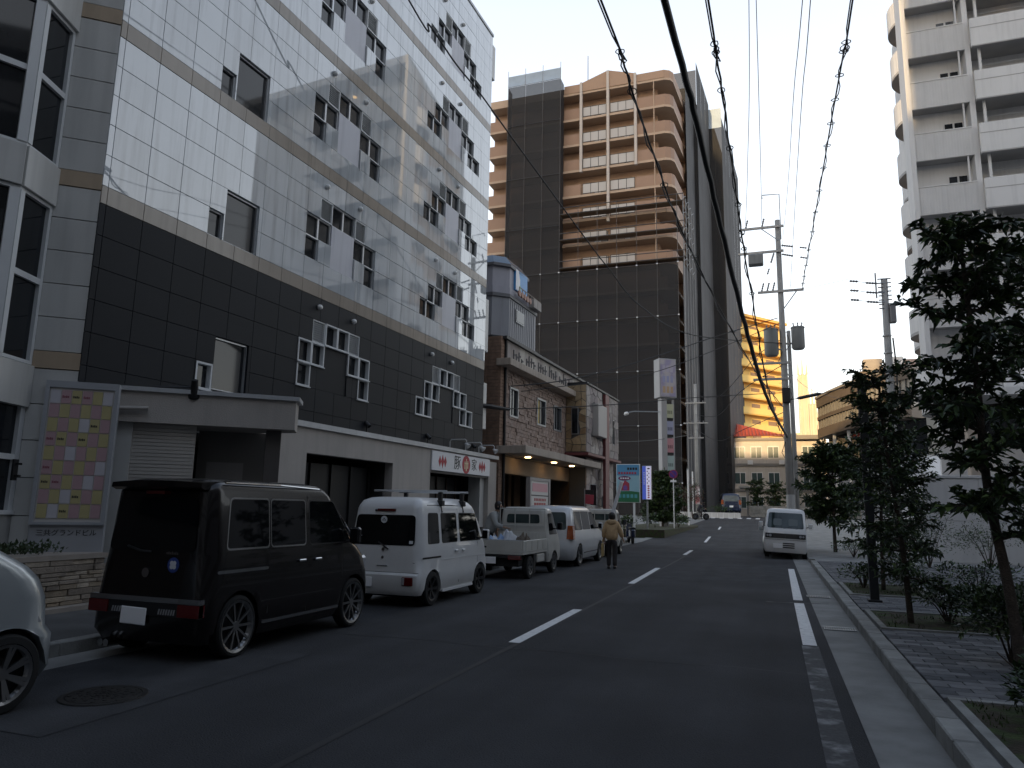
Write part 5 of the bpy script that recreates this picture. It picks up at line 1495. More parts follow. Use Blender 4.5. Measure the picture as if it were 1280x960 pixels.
ambl = mat('orange_lamp_lens', (.32, .07, .015), .15, coat=.5)
clearl = mat('clear_lamp_lens', (.45, .45, .46), .08, .2, coat=.6)
platew = mat('number_plate', (.92, .92, .92), .45)
seam = mat('panel_gap', (.008, .008, .008), .7)

def wheel(parent, x, y, r, rr, side, rim, nsp=5, wd=.155, name='wheel'):
    w_ = D.objects.new(name, None); 
    t = MB().at(Matrix.Translation((x, y, r)))
    s = side
    prof = [(rr, -.5 * wd), (r - .02, -.5 * wd), (r, -.36 * wd), (r, .36 * wd), (r - .018, .48 * wd), (rr + .006, .5 * wd), (rr, .42 * wd)]
    t.lathe([(a, b * s) for a, b in prof], 'x', 30, caps=False)
    o = t.build('wheel', rubber, parent, smooth=False); smooth_angle(o, 35)
    m_ = MB().at(Matrix.Translation((x, y, r)))
    m_.lathe([(rr - .025, s * .44 * wd), (rr, s * .5 * wd), (rr + .004, s * .3 * wd), (rr - .02, s * .1 * wd)], 'x', 30, caps=False)
    m_.lathe([(0, s * .36 * wd), (.045, s * .36 * wd), (.05, s * .2 * wd)], 'x', 12)
    for k in range(nsp):
        a = 2 * PI * k / nsp
        for d in ((-.09, .09) if nsp <= 7 else (0,)):
            ca, sa = math.cos(a + d), math.sin(a + d); wv = .014 if nsp <= 7 else .011
            p0, p1 = (.04, rr - .015)
            m_.slab([(s * .34 * wd, p0 * ca - wv * sa, p0 * sa + wv * ca), (s * .34 * wd, p0 * ca + wv * sa, p0 * sa - wv * ca), (s * .46 * wd, p1 * ca + wv * sa, p1 * sa - wv * ca), (s * .46 * wd, p1 * ca - wv * sa, p1 * sa + wv * ca)], (-s * .02, 0, 0))
    m_.build('rim', rim, o, fix=True)
    MB().at(Matrix.Translation((x, y, r))).lathe([(0, s * .0), (rr - .01, s * .0), (rr - .01, -s * .02), (0, -s * .02)], 'x', 24).build('brake_disc', dark, o)
    return o

class Body:
    """a body skin of stacked rounded rings; knows its half width and end positions at any height"""
    def __init__(s, rings, arches=(), zc=.28, NY=52):
        s.R = rings; s.arches = arches; s.zc = zc; s.NY = NY
    def at(s, z, i):
        R = s.R
        if z <= R[0][0]: return R[0][i]
        for a, b in zip(R, R[1:]):
            if a[0] <= z <= b[0]:
                t = (z - a[0]) / (b[0] - a[0] + 1e-9); return a[i] + (b[i] - a[i]) * t
        return R[-1][i]
    def w(s, z): return s.at(z, 1)
    def yb(s, z): return s.at(z, 2)
    def yf(s, z): return s.at(z, 3)
    def build(s, m, parent, name='body', roofz=None):
        mb = MB(); vs, fs = [], []
        n0 = None
        for (z, w, yb, yf, r) in s.R:
            pts = []
            ys = [yb + r + (yf - yb - 2 * r) * i / (s.NY - 1) for i in range(s.NY)]
            for y in ys: pts.append((w, y))
            for k in range(1, 6): a = PI / 2 * k / 6; pts.append((w - r + r * math.cos(a), yf - r + r * math.sin(a)))
            for k in range(9): pts.append(((w - r) * (1 - 2 * k / 8), yf + .02 * (1 - (1 - 2 * k / 8) ** 2)))
            for k in range(1, 6): a = PI / 2 + PI / 2 * k / 6; pts.append((-(w - r) + r * math.cos(a), yf - r + r * math.sin(a)))
            for y in ys[::-1]: pts.append((-w, y))
            for k in range(1, 6): a = PI + PI / 2 * k / 6; pts.append((-(w - r) + r * math.cos(a), yb + r + r * math.sin(a)))
            for k in range(9): pts.append((-(w - r) * (1 - 2 * k / 8), yb))
            for k in range(1, 6): a = 1.5 * PI + PI / 2 * k / 6; pts.append((w - r + r * math.cos(a), yb + r + r * math.sin(a)))
            n0 = len(pts)
            for (x, y) in pts:
                zz = z
                if abs(x) > w * .6:
                    for (ya, ra) in s.arches:
                        d = abs(y - ya)
                        if d < ra: zz = max(zz, s.zc + math.sqrt(ra * ra - d * d))
                if roofz: zz += roofz(y, z)
                vs.append((x, y, zz))
        for j in range(len(s.R) - 1):
            for k in range(n0):
                k2 = (k + 1) % n0
                fs.append((j * n0 + k, j * n0 + k2, (j + 1) * n0 + k2, (j + 1) * n0 + k))
        fs.append([(len(s.R) - 1) * n0 + k for k in range(n0)])
        mb.add(vs, fs)
        o = mb.build(name, m, parent)
        smooth_angle(o, 38)
        return o
    def side(s, name, poly, m, parent, sd=1, off=.004, frame=None, fo=.02):
        """flat pane following the flank; poly in (y, z)"""
        def mk(P, off_):
            # split into strips so the pane follows the tumblehome
            vs = [(sd * (s.w(z) + off_), y, z) for (y, z) in P]
            mb = MB(); n = len(vs)
            mb.add(vs + [(x - sd * .003, y, z) for x, y, z in vs], [list(range(n)), list(range(2 * n - 1, n - 1, -1))] + [(i, (i + 1) % n, n + (i + 1) % n, n + i) for i in range(n)])
            return mb
        o = None
        if frame is not None:
            c = [sum(p[0] for p in poly) / len(poly), sum(p[1] for p in poly) / len(poly)]
            P2 = []
            for p in poly:
                dx, dz = p[0] - c[0], p[1] - c[1]
                P2.append((p[0] + fo * (1 if dx > 0 else -1), p[1] + fo * (1 if dz > 0 else -1)))
            o = mk(rnd(P2, .05), off - .002).build(name + '_trim', frame, parent, fix=True)
            return mk(rnd(poly, .04), off).build(name, m, o, fix=True)
        return mk(rnd(poly, .035), off).build(name, m, parent, fix=True)
    def end(s, name, poly, m, parent, rear=True, off=.004, r=.04, bulge=0.0):
        P = rnd(poly, r)
        f = (lambda x, z: s.yb(z) - off) if rear else (lambda x, z: s.yf(z) + off + .02 * (1 - (x / max(s.w(z), .1)) ** 2))
        vs = [(x, f(x, z), z) for (x, z) in P]
        n = len(vs)
        c = (sum(v[0] for v in vs) / n, sum(v[1] for v in vs) / n, sum(v[2] for v in vs) / n)
        mb = MB().add(vs + [c], [(i, (i + 1) % n, n) for i in range(n)])
        return mb.build(name, m, parent, fix=True)
def rnd(P, r, k=3):
    """round the corners of a polygon"""
    out = []; n = len(P)
    for i in range(n):
        a, b, c = Vector(P[i - 1]), Vector(P[i]), Vector(P[(i + 1) % n])
        d1 = min(r, (a - b).length * .45); d2 = min(r, (c - b).length * .45)
        p, q = b + (a - b).normalized() * d1, b + (c - b).normalized() * d2
        for j in range(k + 1):
            t = j / k
            out.append(tuple(p * (1 - t) ** 2 + b * 2 * t * (1 - t) + q * t * t))
    return out
def bar(mb, p, q, r=.012): mb.tube([p, q], r, 6); return mb
def plate(parent, x, y, z, yaw=0.0, roll=0.0):
    o = MB().bbox(-.155, .155, -.012, 0, -.078, .078, .006).build('number_plate', platew, parent, loc=(x, y, z))
    o.rotation_euler = (0, roll, yaw); return o
def mirror_(body, parent, y, z, m, sd=1):
    x = body.w(z) * sd
    MB().tube([(x - sd * .03, y, z), (x + sd * .1, y + .02, z + .03)], .02, 6).build('mirror_arm', black, parent)
    o = MB().at(Matrix.Translation((x + sd * .13, y + .02, z + .08))).bbox(-.07, .07, -.05, .04, -.1, .1, .025).build('wing_mirror', m, parent)
    MB().at(Matrix.Translation((x + sd * .13, y - .034, z + .08))).box(-.055, .055, -.002, .002, -.08, .08).build('mirror_glass', glassb, o)

# ---- black van
van = thing('parked_van', 'black van with a roof spoiler, chrome trim and thin spoked wheels, parked nearest', 'van', (-6.285, 6.16, 0), 0)
van.scale = (1.075, 1.04, 1.125)
B = Body([(.17, .66, .07, 3.10, .12), (.26, .70, .0, 3.2, .14), (.5, .705, -.005, 3.2, .16), (.66, .705, .01, 3.18, .18), (.84, .70, .02, 3.1, .2), (.95, .695, .03, 2.98, .22), (1.0, .69, .033, 2.88, .22), (1.3, .658, .06, 2.57, .18), (1.56, .63, .083, 2.29, .15), (1.62, .61, .095, 2.2, .14), (1.67, .56, .15, 2.1, .13), (1.695, .45, .3, 1.95, .12)], ((.55, .335), (2.78, .335)), .29)
B.build(pblack, van)
MB().box(-.5, .5, .12, 3.05, .16, .5).build('underbody', dark, van)
for y in (.55, 2.78):
    for sd in (1, -1): wheel(van, sd * .625, y, .29, .245, sd, rimm, 10)
B.side('rear_side_window', [(.32, 1.03), (.98, 1.03), (.98, 1.5), (.38, 1.5)], vglass, van, 1, .004, chrome, .018)
B.side('sliding_door_window', [(1.03, 1.03), (1.66, 1.03), (1.66, 1.5), (1.03, 1.5)], vglass, van, 1, .006, chrome, .016)
B.side('front_door_window', [(1.76, 1.03), (2.66, 1.03), (2.26, 1.5), (1.76, 1.5)], vglass, van, 1, .004, black, .014)
B.end('rear_window', [(-.56, 1.0), (.54, 1.0), (.5, 1.5), (-.5, 1.5)], vglass, van, True, .006, .07)
B.end('windscreen', [(-.55, 1.04), (.55, 1.04), (.5, 1.54), (-.5, 1.54)], vglass, van, False, .006, .06)
for (y, z0, z1) in ((1.0, .36, 1.0), (1.71, .3, 1.56), (2.46, .62, .98)):
    B.side('door_seam', [(y, z0), (y + .012, z0), (y + .012, z1), (y, z1)], seam, van, 1, .002)
B.side('slide_rail', [(.18, .80), (.98, .80), (.98, .83), (.18, .83)], chrome, van, 1, .006)
B.side('sill_strip', [(.92, .27), (2.42, .27), (2.42, .3), (.92, .3)], chrome, van, 1, .006)
for y in (1.52, 1.84):
    x = B.w(.84)
    MB().bbox(x, x + .03, y, y + .13, .84, .87, .008).build('door_handle', chrome, van)
sp = MB().at()
for i in range(1): pass
spv = []
for k in range(9):
    x = -.58 + 1.16 * k / 8; c_ = .05 * (abs(x) / .58) ** 2
    spv.append((x, c_))
m_ = MB()
n = len(spv)
vs = [(x, -.0 + c, 1.575) for x, c in spv] + [(x, -.06 + c, 1.6) for x, c in spv] + [(x, -.05 + c, 1.665 - c * .4) for x, c in spv] + [(x * .98, .45, 1.698 - c * .4) for x, c in spv] + [(x * .98, .2, 1.6) for x, c in spv]
fs = [(r * n + k, r * n + k + 1, (r + 1) * n + k + 1, (r + 1) * n + k) for r in range(4) for k in range(n - 1)] + [[r * n for r in range(5)], [r * n + n - 1 for r in range(5)]]
m_.add(vs, fs)
o = m_.build('roof_spoiler', pblack, van, fix=True); smooth_angle(o, 40)
MB().box(-.12, .12, .0, .1, 1.535, 1.565).build('brake_lamp', redl, van)
for sd in (1,):
    MB().tube([(.61, .3, 1.652), (.615, 1.2, 1.655), (.60, 2.0, 1.635), (.58, 2.22, 1.57), (.645, 2.62, 1.2), (.67, 2.8, 1.02)], .012, 6).build('roof_drip_rail', chrome, van)
g_ = MB().box(-.69, .69, -.02, .05, .54, .585); g_.build('chrome_garnish', chrome, van)
lp = MB().box(-.69, .69, -.016, .04, .42, .538).build('lamp_bar', black, van)
for sd in (1, -1):
    MB().box(sd * .44, sd * .69, -.03, .06, .425, .535).build('tail_lamp', redl, van)
    for k in range(7): MB().slab([(sd * .2 + k * sd * .031, -.028, .435), (sd * .2 + k * sd * .031 + .013, -.028, .435), (sd * .2 + k * sd * .031 + .022, -.028, .485), (sd * .2 + k * sd * .031 + .012, -.028, .485)], (0, .01, 0)).build('clear_strip', clearl, lp, fix=True)
plate(van, -.09, -.03, .41, .04, .03)
o = MB().lathe([(0, -.006), (.07, -.006), (.07, 0), (0, 0)], 'y', 20, c=(.3, .02, .88)).build('round_sticker', mat('sticker_blue', (.03, .06, .25), .4), van)
m_ = MB()
for k in range(4):
    a = PI / 4 + k * PI / 2
    m_.lathe([(0, -.01), (.022, -.01), (.022, -.006), (0, -.006)], 'y', 8, c=(.3 + .024 * math.cos(a), .02, .88 + .024 * math.sin(a)))
m_.build('sticker_clover', MT['sign_white'], o)
o = MB().lathe([(0, -.01), (.045, -.01), (.045, 0), (0, 0)], 'y', 16, c=(-.03, .012, .8)).build('badge', chrome, van)
m_ = MB()
for k in range(7): m_.box(.2 + k * .022, .214 + k * .022, .018, .04, .975, .995 + .008 * (k % 2))
m_.build('chrome_lettering', chrome, van)
MB().tube([(.0, .03, .99), (-.12, .005, 1.0), (-.3, .015, 1.04)], .012, 6).build('rear_wiper', black, van)
for x in (-.45, -.38): MB().lathe([(.028, -.06), (.034, -.06), (.034, .12), (.028, .12)], 'y', 12, c=(x, -.0, .15)).build('exhaust_tip', chrome, van)
mirror_(B, van, 2.55, 1.02, pblack, 1)
for k in range(2): MB().at(Matrix.Translation((.62, 3.02, .74))).bbox(-.06, .06, -.1, .1, -.07, .1, .03).build('headlamp', clearl, van) if k == 0 else None

# ---- white van with roof bars
van2 = thing('parked_van', 'white van with roof bars and stickers on its dark rear window', 'van', (-6.19, 10.95, 0), 0)
B = Body([(.2, .66, .05, 3.0, .1), (.27, .70, .0, 3.06, .12), (.52, .705, -.01, 3.06, .12), (.56, .70, .03, 3.05, .12), (.8, .70, .035, 3.04, .16), (.95, .695, .045, 3.0, .18), (1.0, .69, .048, 2.97, .18), (1.32, .655, .085, 2.77, .15), (1.6, .625, .118, 2.54, .14), (1.66, .61, .14, 2.48, .14), (1.74, .57, .2, 2.34, .13), (1.79, .48, .32, 2.18, .13), (1.805, .35, .45, 2.0, .12)], ((.55, .32), (2.66, .32)), .28)
B.build(pwhite, van2)
MB().box(-.5, .5, .12, 2.9, .17, .5).build('underbody', dark, van2)
for y in (.55, 2.66):
    for sd in (1, -1): wheel(van2, sd * .625, y, .28, .2, sd, rimd, 6)
B.side('rear_side_window', [(.34, 1.03), (.78, 1.03), (.78, 1.53), (.4, 1.53)], vglass, van2, 1, .004, black, .012)
B.side('sliding_door_window', [(.9, 1.03), (1.55, 1.03), (1.55, 1.53), (.9, 1.53)], vglass, van2, 1, .004, black, .012)
B.side('front_door_window', [(1.68, 1.03), (2.68, 1.03), (2.46, 1.53), (1.68, 1.53)], vglass, van2, 1, .004, black, .012)
B.end('rear_window', [(-.585, 1.0), (.585, 1.0), (.555, 1.5), (-.555, 1.5)], vglass, van2, True, .006, .07)
B.end('windscreen', [(-.55, 1.04), (.55, 1.04), (.5, 1.56), (-.5, 1.56)], vglass, van2, False, .006, .06)
for (y, z0, z1) in ((.84, .32, 1.62), (1.62, .3, 1.62), (2.5, .6, 1.0)):
    B.side('door_seam', [(y, z0), (y + .01, z0), (y + .01, z1), (y, z1)], seam, van2, 1, .002)
B.side('slide_rail', [(.12, .78), (.84, .78), (.84, .81), (.12, .81)], seam, van2, 1, .004)
B.side('crease_strip', [(.84, .735), (2.9, .735), (2.9, .75), (.84, .75)], white, van2, 1, .006)
MB().box(.66, .70, .95, 2.3, .19, .23).build('side_step', white, van2)
for y in (1.42, 1.74):
    x = B.w(.86); MB().bbox(x, x + .028, y, y + .12, .85, .885, .008).build('door_handle', pwhite, van2)
m_ = MB().box(-.68, .68, .028, .034, .56, .566).box(-.6, .6, .035, .041, .72, .727); m_.build('tailgate_seam', seam, van2)
MB().box(-.17, .17, .09, .13, 1.56, 1.6).build('brake_lamp', redl, van2)
for sd in (1, -1):
    o = MB().bbox(sd * .40, sd * .60, -.03, .02, .36, .50, .01).build('tail_lamp', redl, van2)
    MB().box(sd * .40, sd * .455, -.034, -.03, .375, .49).build('reversing_lens', clearl, o)
plate(van2, -.3, -.025, .40)
MB().bbox(-.1, .1, .02, .05, .655, .675, .004).build('tailgate_handle', chrome, van2)
for z in (.93, .8): MB().lathe([(0, -.01), (.025, -.01), (.025, 0), (0, 0)], 'y', 12, c=(0, .04, z)).build('badge', chrome, van2)
text('rear_lettering', 'SUBARU', .06, rimd, van2, (.42, .036, .62), 0)
o = MB().lathe([(0, -.004), (.06, -.004), (.06, 0), (0, 0)], 'y', 14, c=(-.03, .085, 1.42)).build('round_sticker', MT['sign_white'], van2)
m_ = MB()
for k in range(3): m_.lathe([(0, -.008), (.012, -.008), (.012, -.004), (0, -.004)], 'y', 6, c=(-.05 + k * .02, .085, 1.42 + (.015 if k == 1 else -.01)))
m_.build('sticker_mark', ink, o)
MB().slab([(-.52, .042, 1.07), (-.44, .042, 1.07), (-.47, .046, 1.11), (-.42, .05, 1.15), (-.5, .05, 1.15), (-.49, .046, 1.11)], (0, .003, 0)).build('zigzag_sticker', MT['sign_white'], van2, fix=True)
MB().slab([(.48, .04, 1.03), (.55, .04, 1.03), (.55, .046, 1.08), (.48, .046, 1.08)], (0, .003, 0)).build('corner_sticker', MT['sign_white'], van2, fix=True)
MB().tube([(0, .03, 1.0), (.05, .02, .96), (.1, .04, .93), (-.1, .045, 1.05)], .012, 6).build('rear_wiper', black, van2)
MB().lathe([(.02, -.01), (.02, .1)], 'y', 8, c=(-.2, .1, 1.57)).build('washer_nozzle', black, van2)
for y in (.95, 1.9):
    rk = MB().tube([(-.75, y, 1.92), (.72, y, 1.92)], .02, 8).build('roof_bar', alum, van2)
    for sd in (1, -1):
        MB().box(sd * .56, sd * .63, y - .03, y + .03, 1.68, 1.9).bbox(sd * .55, sd * .66, y - .06, y + .06, 1.66, 1.76, .01).build('bar_foot', black, rk)
    MB().tube([(.61, y, 1.66), (.64, y, 1.55)], .012, 5).build('bar_strap', black, rk)
MB().tube([(.60, .4, 1.67), (.605, 1.4, 1.675), (.59, 2.1, 1.65)], .01, 6).build('roof_drip_rail', seam, van2)
mirror_(B, van2, 2.62, 1.05, pwhite, 1)

# ---- small flatbed truck
def make_truck(label, x, y, load):
    tk = thing('flatbed_truck', label, 'truck', (x, y, 0), 0)
    C_ = Body([(.3, .66, 2.05, 3.18, .08), (.38, .69, 2.0, 3.22, .1), (.6, .695, 1.98, 3.22, .12), (.85, .69, 1.98, 3.16, .14), (.95, .685, 1.985, 3.08, .15), (1.3, .646, 2.01, 2.82, .14), (1.58, .615, 2.03, 2.62, .13), (1.63, .6, 2.06, 2.56, .13), (1.68, .54, 2.12, 2.46, .12), (1.69, .4, 2.2, 2.38, .1)], ((2.62, .31),), .265)
    C_.build(pivory, tk, 'cab')
    MB().box(-.55, .55, .1, 3.0, .3, .5).build('chassis', dark, tk)
    for yy in (.62, 2.62):
        for sd in (1, -1): wheel(tk, sd * .61, yy, .265, .17, sd, rimm, 6, .14)
    bed = MB().box(-.69, .69, 0, 1.94, .58, .63).build('bed_floor', pivory, tk)
    for sd in (1, -1):
        o = MB().bbox(sd * .66, sd * .69, .03, 1.93, .635, .9, .006).build('side_gate', pivory, tk)
        for k in range(4): bpiece('gate_rib', sd * .69, sd * .70, .2 + k * .45, .26 + k * .45, .66, .88, pivory, o)
    o = MB().bbox(-.66, .66, 0, .03, .635, .9, .006).build('tail_gate', pivory, tk)
    MB().tube([(-.66, .015, .905), (.66, .015, .905)], .014, 6).build('gate_rail', steel, o)
    MB().box(-.3, -.22, -.008, 0, .72, .76).build('badge', rimd, o)
    # guard frame behind the cab with its upright posts
    o = MB().bbox(-.66, .66, 1.93, 1.96, .635, 1.05, .006).build('head_board', pivory, tk)
    for k in range(14): bpiece('board_rib', -.62 + k * .092, -.58 + k * .092, 1.92, 1.93, .68, 1.02, pivory, o)
    gf = MB()
    for x_ in (-.62, -.2, .2, .62): gf.tube([(x_, 1.945, 1.05), (x_, 1.945, 1.64)], .014, 6)
    gf.tube([(-.62, 1.945, 1.64), (.62, 1.945, 1.64)], .016, 6); gf.tube([(-.62, 1.945, 1.22), (.62, 1.945, 1.22)], .012, 6)
    gf.build('guard_frame', pivory, tk)
    C_.end('rear_window', [(-.46, 1.27), (.46, 1.27), (.44, 1.5), (-.44, 1.5)], vglass2, tk, True, .006, .06)
    C_.side('door_window', [(2.15, 1.0), (2.85, 1.0), (2.58, 1.52), (2.15, 1.52)], vglass, tk, 1, .004, black, .014)
    C_.end('windscreen', [(-.56, .98), (.56, .98), (.5, 1.54), (-.5, 1.54)], vglass, tk, False, .006, .06)
    C_.side('door_seam', [(2.08, .45), (2.09, .45), (2.09, 1.55), (2.08, 1.55)], seam, tk, 1, .002)
    for sd in (1, -1): 
        MB().bbox(sd * .32, sd * .64, -.02, .06, .46, .56, .01).build('tail_lamp', redl, tk)
        MB().box(sd * .45, sd * .68, .86, 1.0, .12, .55).build('mud_flap', black, tk)
    plate(tk, -.12, -.035, .44)
    MB().box(-.64, .64, .0, .06, .50, .57).build('rear_beam', rimd, tk)
    MB().bbox(.5, .68, 1.15, 1.75, .34, .55, .02).build('tool_box', pivory, tk)
    mirror_(C_, tk, 2.72, 1.12, black, 1)
    return tk
tk1 = make_truck('ivory flatbed truck loaded with blue and white sheets', -6.2, 16.3, True)
ld = thing('sheet_load', 'crumpled blue and white plastic sheets heaped on the nearer flatbed truck', 'tarpaulin', (-6.2, 16.3, .63))
def heap(cx, cy, rx, ry, h, m, seed, name):
    mb = MB(); n = 16; vs = []
    for j in range(n + 1):
        for i in range(n + 1):
            u, v = i / n * 2 - 1, j / n * 2 - 1
            e_ = max(0, 1 - max(abs(u), abs(v)) ** 3)
            z = .02 + h * e_ * (.55 + .9 * noise.noise(Vector((u * 2 + seed, v * 2, seed))) + .35 * abs(noise.noise(Vector((u * 6, v * 6 + seed, 1.0)))))
            vs.append((cx + u * rx, cy + v * ry, max(z, .005)))
    mb.add(vs, [(j * (n + 1) + i, j * (n + 1) + i + 1, (j + 1) * (n + 1) + i + 1, (j + 1) * (n + 1) + i) for j in range(n) for i in range(n)])
    return mb.build(name, m, ld)
heap(-.3, .5, .34, .45, .42, mat('blue_sheet_load', (.22, .32, .5), .5), 3.3, 'blue_sheet')
heap(.05, .7, .42, .55, .48, mat('white_sheet_load', (.5, .52, .55), .5), 7.7, 'white_sheet')
heap(.42, .9, .2, .4, .46, mat('brown_sack', (.1, .08, .06), .8), 1.2, 'brown_sack')
heap(-.1, 1.4, .4, .35, .35, MT['white_sheet_load'], 5.2, 'white_sheet')

# ---- silver minivan
def make_mpv(label, x, y, m, rot=0, sc=1.0, z=0):
    t = thing('parked_minivan', label, 'minivan', (x, y, z), rot)
    t.scale = (sc, sc, sc)
    B = Body([(.2, .78, .08, 4.25, .15), (.3, .83, .0, 4.38, .2), (.55, .84, -.01, 4.4, .22), (.75, .84, .03, 4.36, .25), (.9, .83, .05, 4.1, .3), (1.0, .82, .06, 3.75, .3), (1.05, .815, .07, 3.55, .28), (1.4, .7505, .174, 3.0, .22), (1.62, .71, .24, 2.66, .2), (1.68, .68, .3, 2.55, .2), (1.74, .6, .42, 2.4, .18), (1.76, .4, .6, 2.2, .16)], ((.85, .36), (3.5, .36)), .31)
    B.build(m, t)
    MB().box(-.6, .6, .15, 4.1, .2, .5).build('underbody', dark, t)
    for yy in (.85, 3.5):
        for sd in (1, -1): wheel(t, sd * .75, yy, .31, .21, sd, rimm, 5, .18)
    for sd in (1, -1):
        B.side('rear_side_window', [(.32, 1.06), (1.2, 1.06), (1.2, 1.58), (.45, 1.58)], vglass, t, sd, .004, black, .012)
        B.side('sliding_door_window', [(1.27, 1.06), (2.2, 1.06), (2.2, 1.58), (1.27, 1.58)], vglass, t, sd, .004, black, .012)
        B.side('front_door_window', [(2.28, 1.06), (3.3, 1.06), (2.72, 1.56), (2.28, 1.56)], vglass, t, sd, .004, black, .012)
        z0, z1 = .8, 1.18
        o = MB().slab([(sd * (B.w(z0) - .2), B.yb(z0) - .012, z0), (sd * (B.w(z0) + .012), B.yb(z0) - .012, z0), (sd * (B.w(z1) + .012), B.yb(z1) - .012, z1), (sd * (B.w(z1) - .14), B.yb(z1) - .012, z1)], (0, .2, 0)).build('tail_lamp', ambl, t, fix=True)
    B.end('rear_window', [(-.62, 1.06), (.62, 1.06), (.56, 1.56), (-.56, 1.56)], vglass2, t, True, .006, .08)
    B.end('windscreen', [(-.66, 1.08), (.66, 1.08), (.58, 1.58), (-.58, 1.58)], vglass, t, False, .006, .08)
    for (yy, z0, z1) in ((1.23, .4, 1.6), (2.24, .36, 1.6)):
        B.side('door_seam', [(yy, z0), (yy + .012, z0), (yy + .012, z1), (yy, z1)], seam, t, 1, .002)
    B.side('sill_strip', [(1.3, .36), (3.1, .36), (3.1, .39), (1.3, .39)], chrome, t, 1, .006)
    plate(t, 0, -.02, .62)
    mirror_(B, t, 3.05, 1.06, m, 1)
    return t
make_mpv('silver minivan with tall orange and red tail lamps, parked ahead of the flatbed truck', -6.28, 20.55, ppale)
tk2 = make_truck('empty ivory flatbed truck, farthest vehicle of the parked row', -6.25, 25.6, False)
pk = MB().at(Matrix.Translation((-5.58, 25.9, 1.0)) @ Matrix.Rotation(.3, 4, 'Y')).bbox(-.05, .05, -.09, .09, 0, 1.75, .01).build('white_plank', MT['sign_white'])
tag(pk, 'long white plank leaning upright out of the farthest flatbed truck', 'plank')
make_mpv('dark blue car with red tail lamps parked beyond the white verge wall', -4.6, 89, pblue, math.radians(8), 1.35, gz(90) + .4)
make_mpv('grey car roof showing behind the white van on the right', .3, 35.5, psilver, PI, .9)

# ---- silver car cut by the left edge
sc_ = thing('parked_car', 'silver car with alloy wheels cut off by the left edge of the frame', 'car', (-6.46, 4.72, 0), PI)
B = Body([(.2, .74, .06, 3.3, .14), (.3, .80, .0, 3.4, .2), (.55, .81, .0, 3.4, .22), (.62, .80, .04, 3.38, .25), (.85, .795, .06, 3.36, .26), (1.0, .79, .13, 3.34, .27), (1.1, .78, .24, 3.32, .26), (1.2, .765, .42, 3.3, .24), (1.45, .71, .86, 3.2, .2), (1.66, .65, 1.2, 3.1, .18), (1.72, .58, 1.4, 2.95, .17), (1.74, .4, 1.6, 2.75, .15)], ((.47, .345), (2.75, .345)), .3)
B.build(psilver, sc_)
MB().box(-.55, .55, .15, 3.2, .2, .5).build('underbody', dark, sc_)
for yy in (.47, 2.75):
    for sd in (1, -1): wheel(sc_, sd * .73, yy, .3, .225, sd, rimm, 7, .17)
for sd in (1, -1):
    B.side('front_door_window', [(.8, 1.22), (1.7, 1.22), (1.7, 1.58), (1.25, 1.58)], vglass, sc_, sd, .004, black, .012)
    B.side('rear_door_window', [(1.78, 1.22), (2.6, 1.22), (2.6, 1.58), (1.78, 1.58)], vglass, sc_, sd, .004, black, .012)
    o = MB().slab([(sd * .52, .085, .66), (sd * .79, .2, .66), (sd * .782, .33, .86), (sd * .55, .15, .86)], (0, .05, 0)).build('headlamp', clearl, sc_, fix=True)
    B.side('door_seam', [(1.02, .35), (1.03, .35), (1.03, 1.18), (1.02, 1.18)], seam, sc_, sd, .002)
B.end('windscreen', [(-.62, 1.24), (.62, 1.24), (.55, 1.62), (-.55, 1.62)], vglass, sc_, True, .006, .06)
mirror_(B, sc_, 1.05, 1.08, psilver, -1)

# ---- white van facing us on the right
van3 = thing('parked_van', 'white cab-forward van parked half on the gutter at right, facing the viewer', 'van', (.34, 29.0, .02), 0)
van3.scale = (1.06, 1.0, 1.06)
van3.rotation_euler = (0, math.radians(2.2), math.radians(-2))
B = Body([(.2, .66, .04, 3.1, .08), (.28, .70, .0, 3.2, .1), (.6, .705, .0, 3.2, .12), (.85, .70, .05, 3.2, .14), (1.0, .69, .12, 3.18, .15), (1.35, .655, .353, 3.12, .14), (1.6, .63, .52, 3.05, .14), (1.66, .6, .58, 3.0, .14), (1.7, .52, .7, 2.9, .13), (1.715, .4, .8, 2.8, .1)], ((.5, .3), (2.5, .3)), .27)
B.build(pwhite, van3)
MB().box(-.5, .5, .1, 3.0, .17, .5).build('underbody', dark, van3)
for yy in (.5, 2.5):
    for sd in (1, -1): wheel(van3, sd * .62, yy, .27, .17, sd, rimm, 6)
B.end('windscreen', [(-.6, 1.03), (.6, 1.03), (.555, 1.56), (-.555, 1.56)], vglass2, van3, True, .008, .06)
for x0, w_ in ((-.4, .28), (.1, .3)):
    B.end('sun_shade', [(x0, 1.12), (x0 + w_, 1.12), (x0 + w_, 1.35), (x0, 1.35)], mat('dim_seat', (.1, .12, .12), .3) if 'dim_seat' not in MT else MT['dim_seat'], van3, True, .012, .05)
B.end('grille', [(-.66, .68), (.66, .68), (.66, .85), (-.66, .85)], black, van3, True, .008, .02)
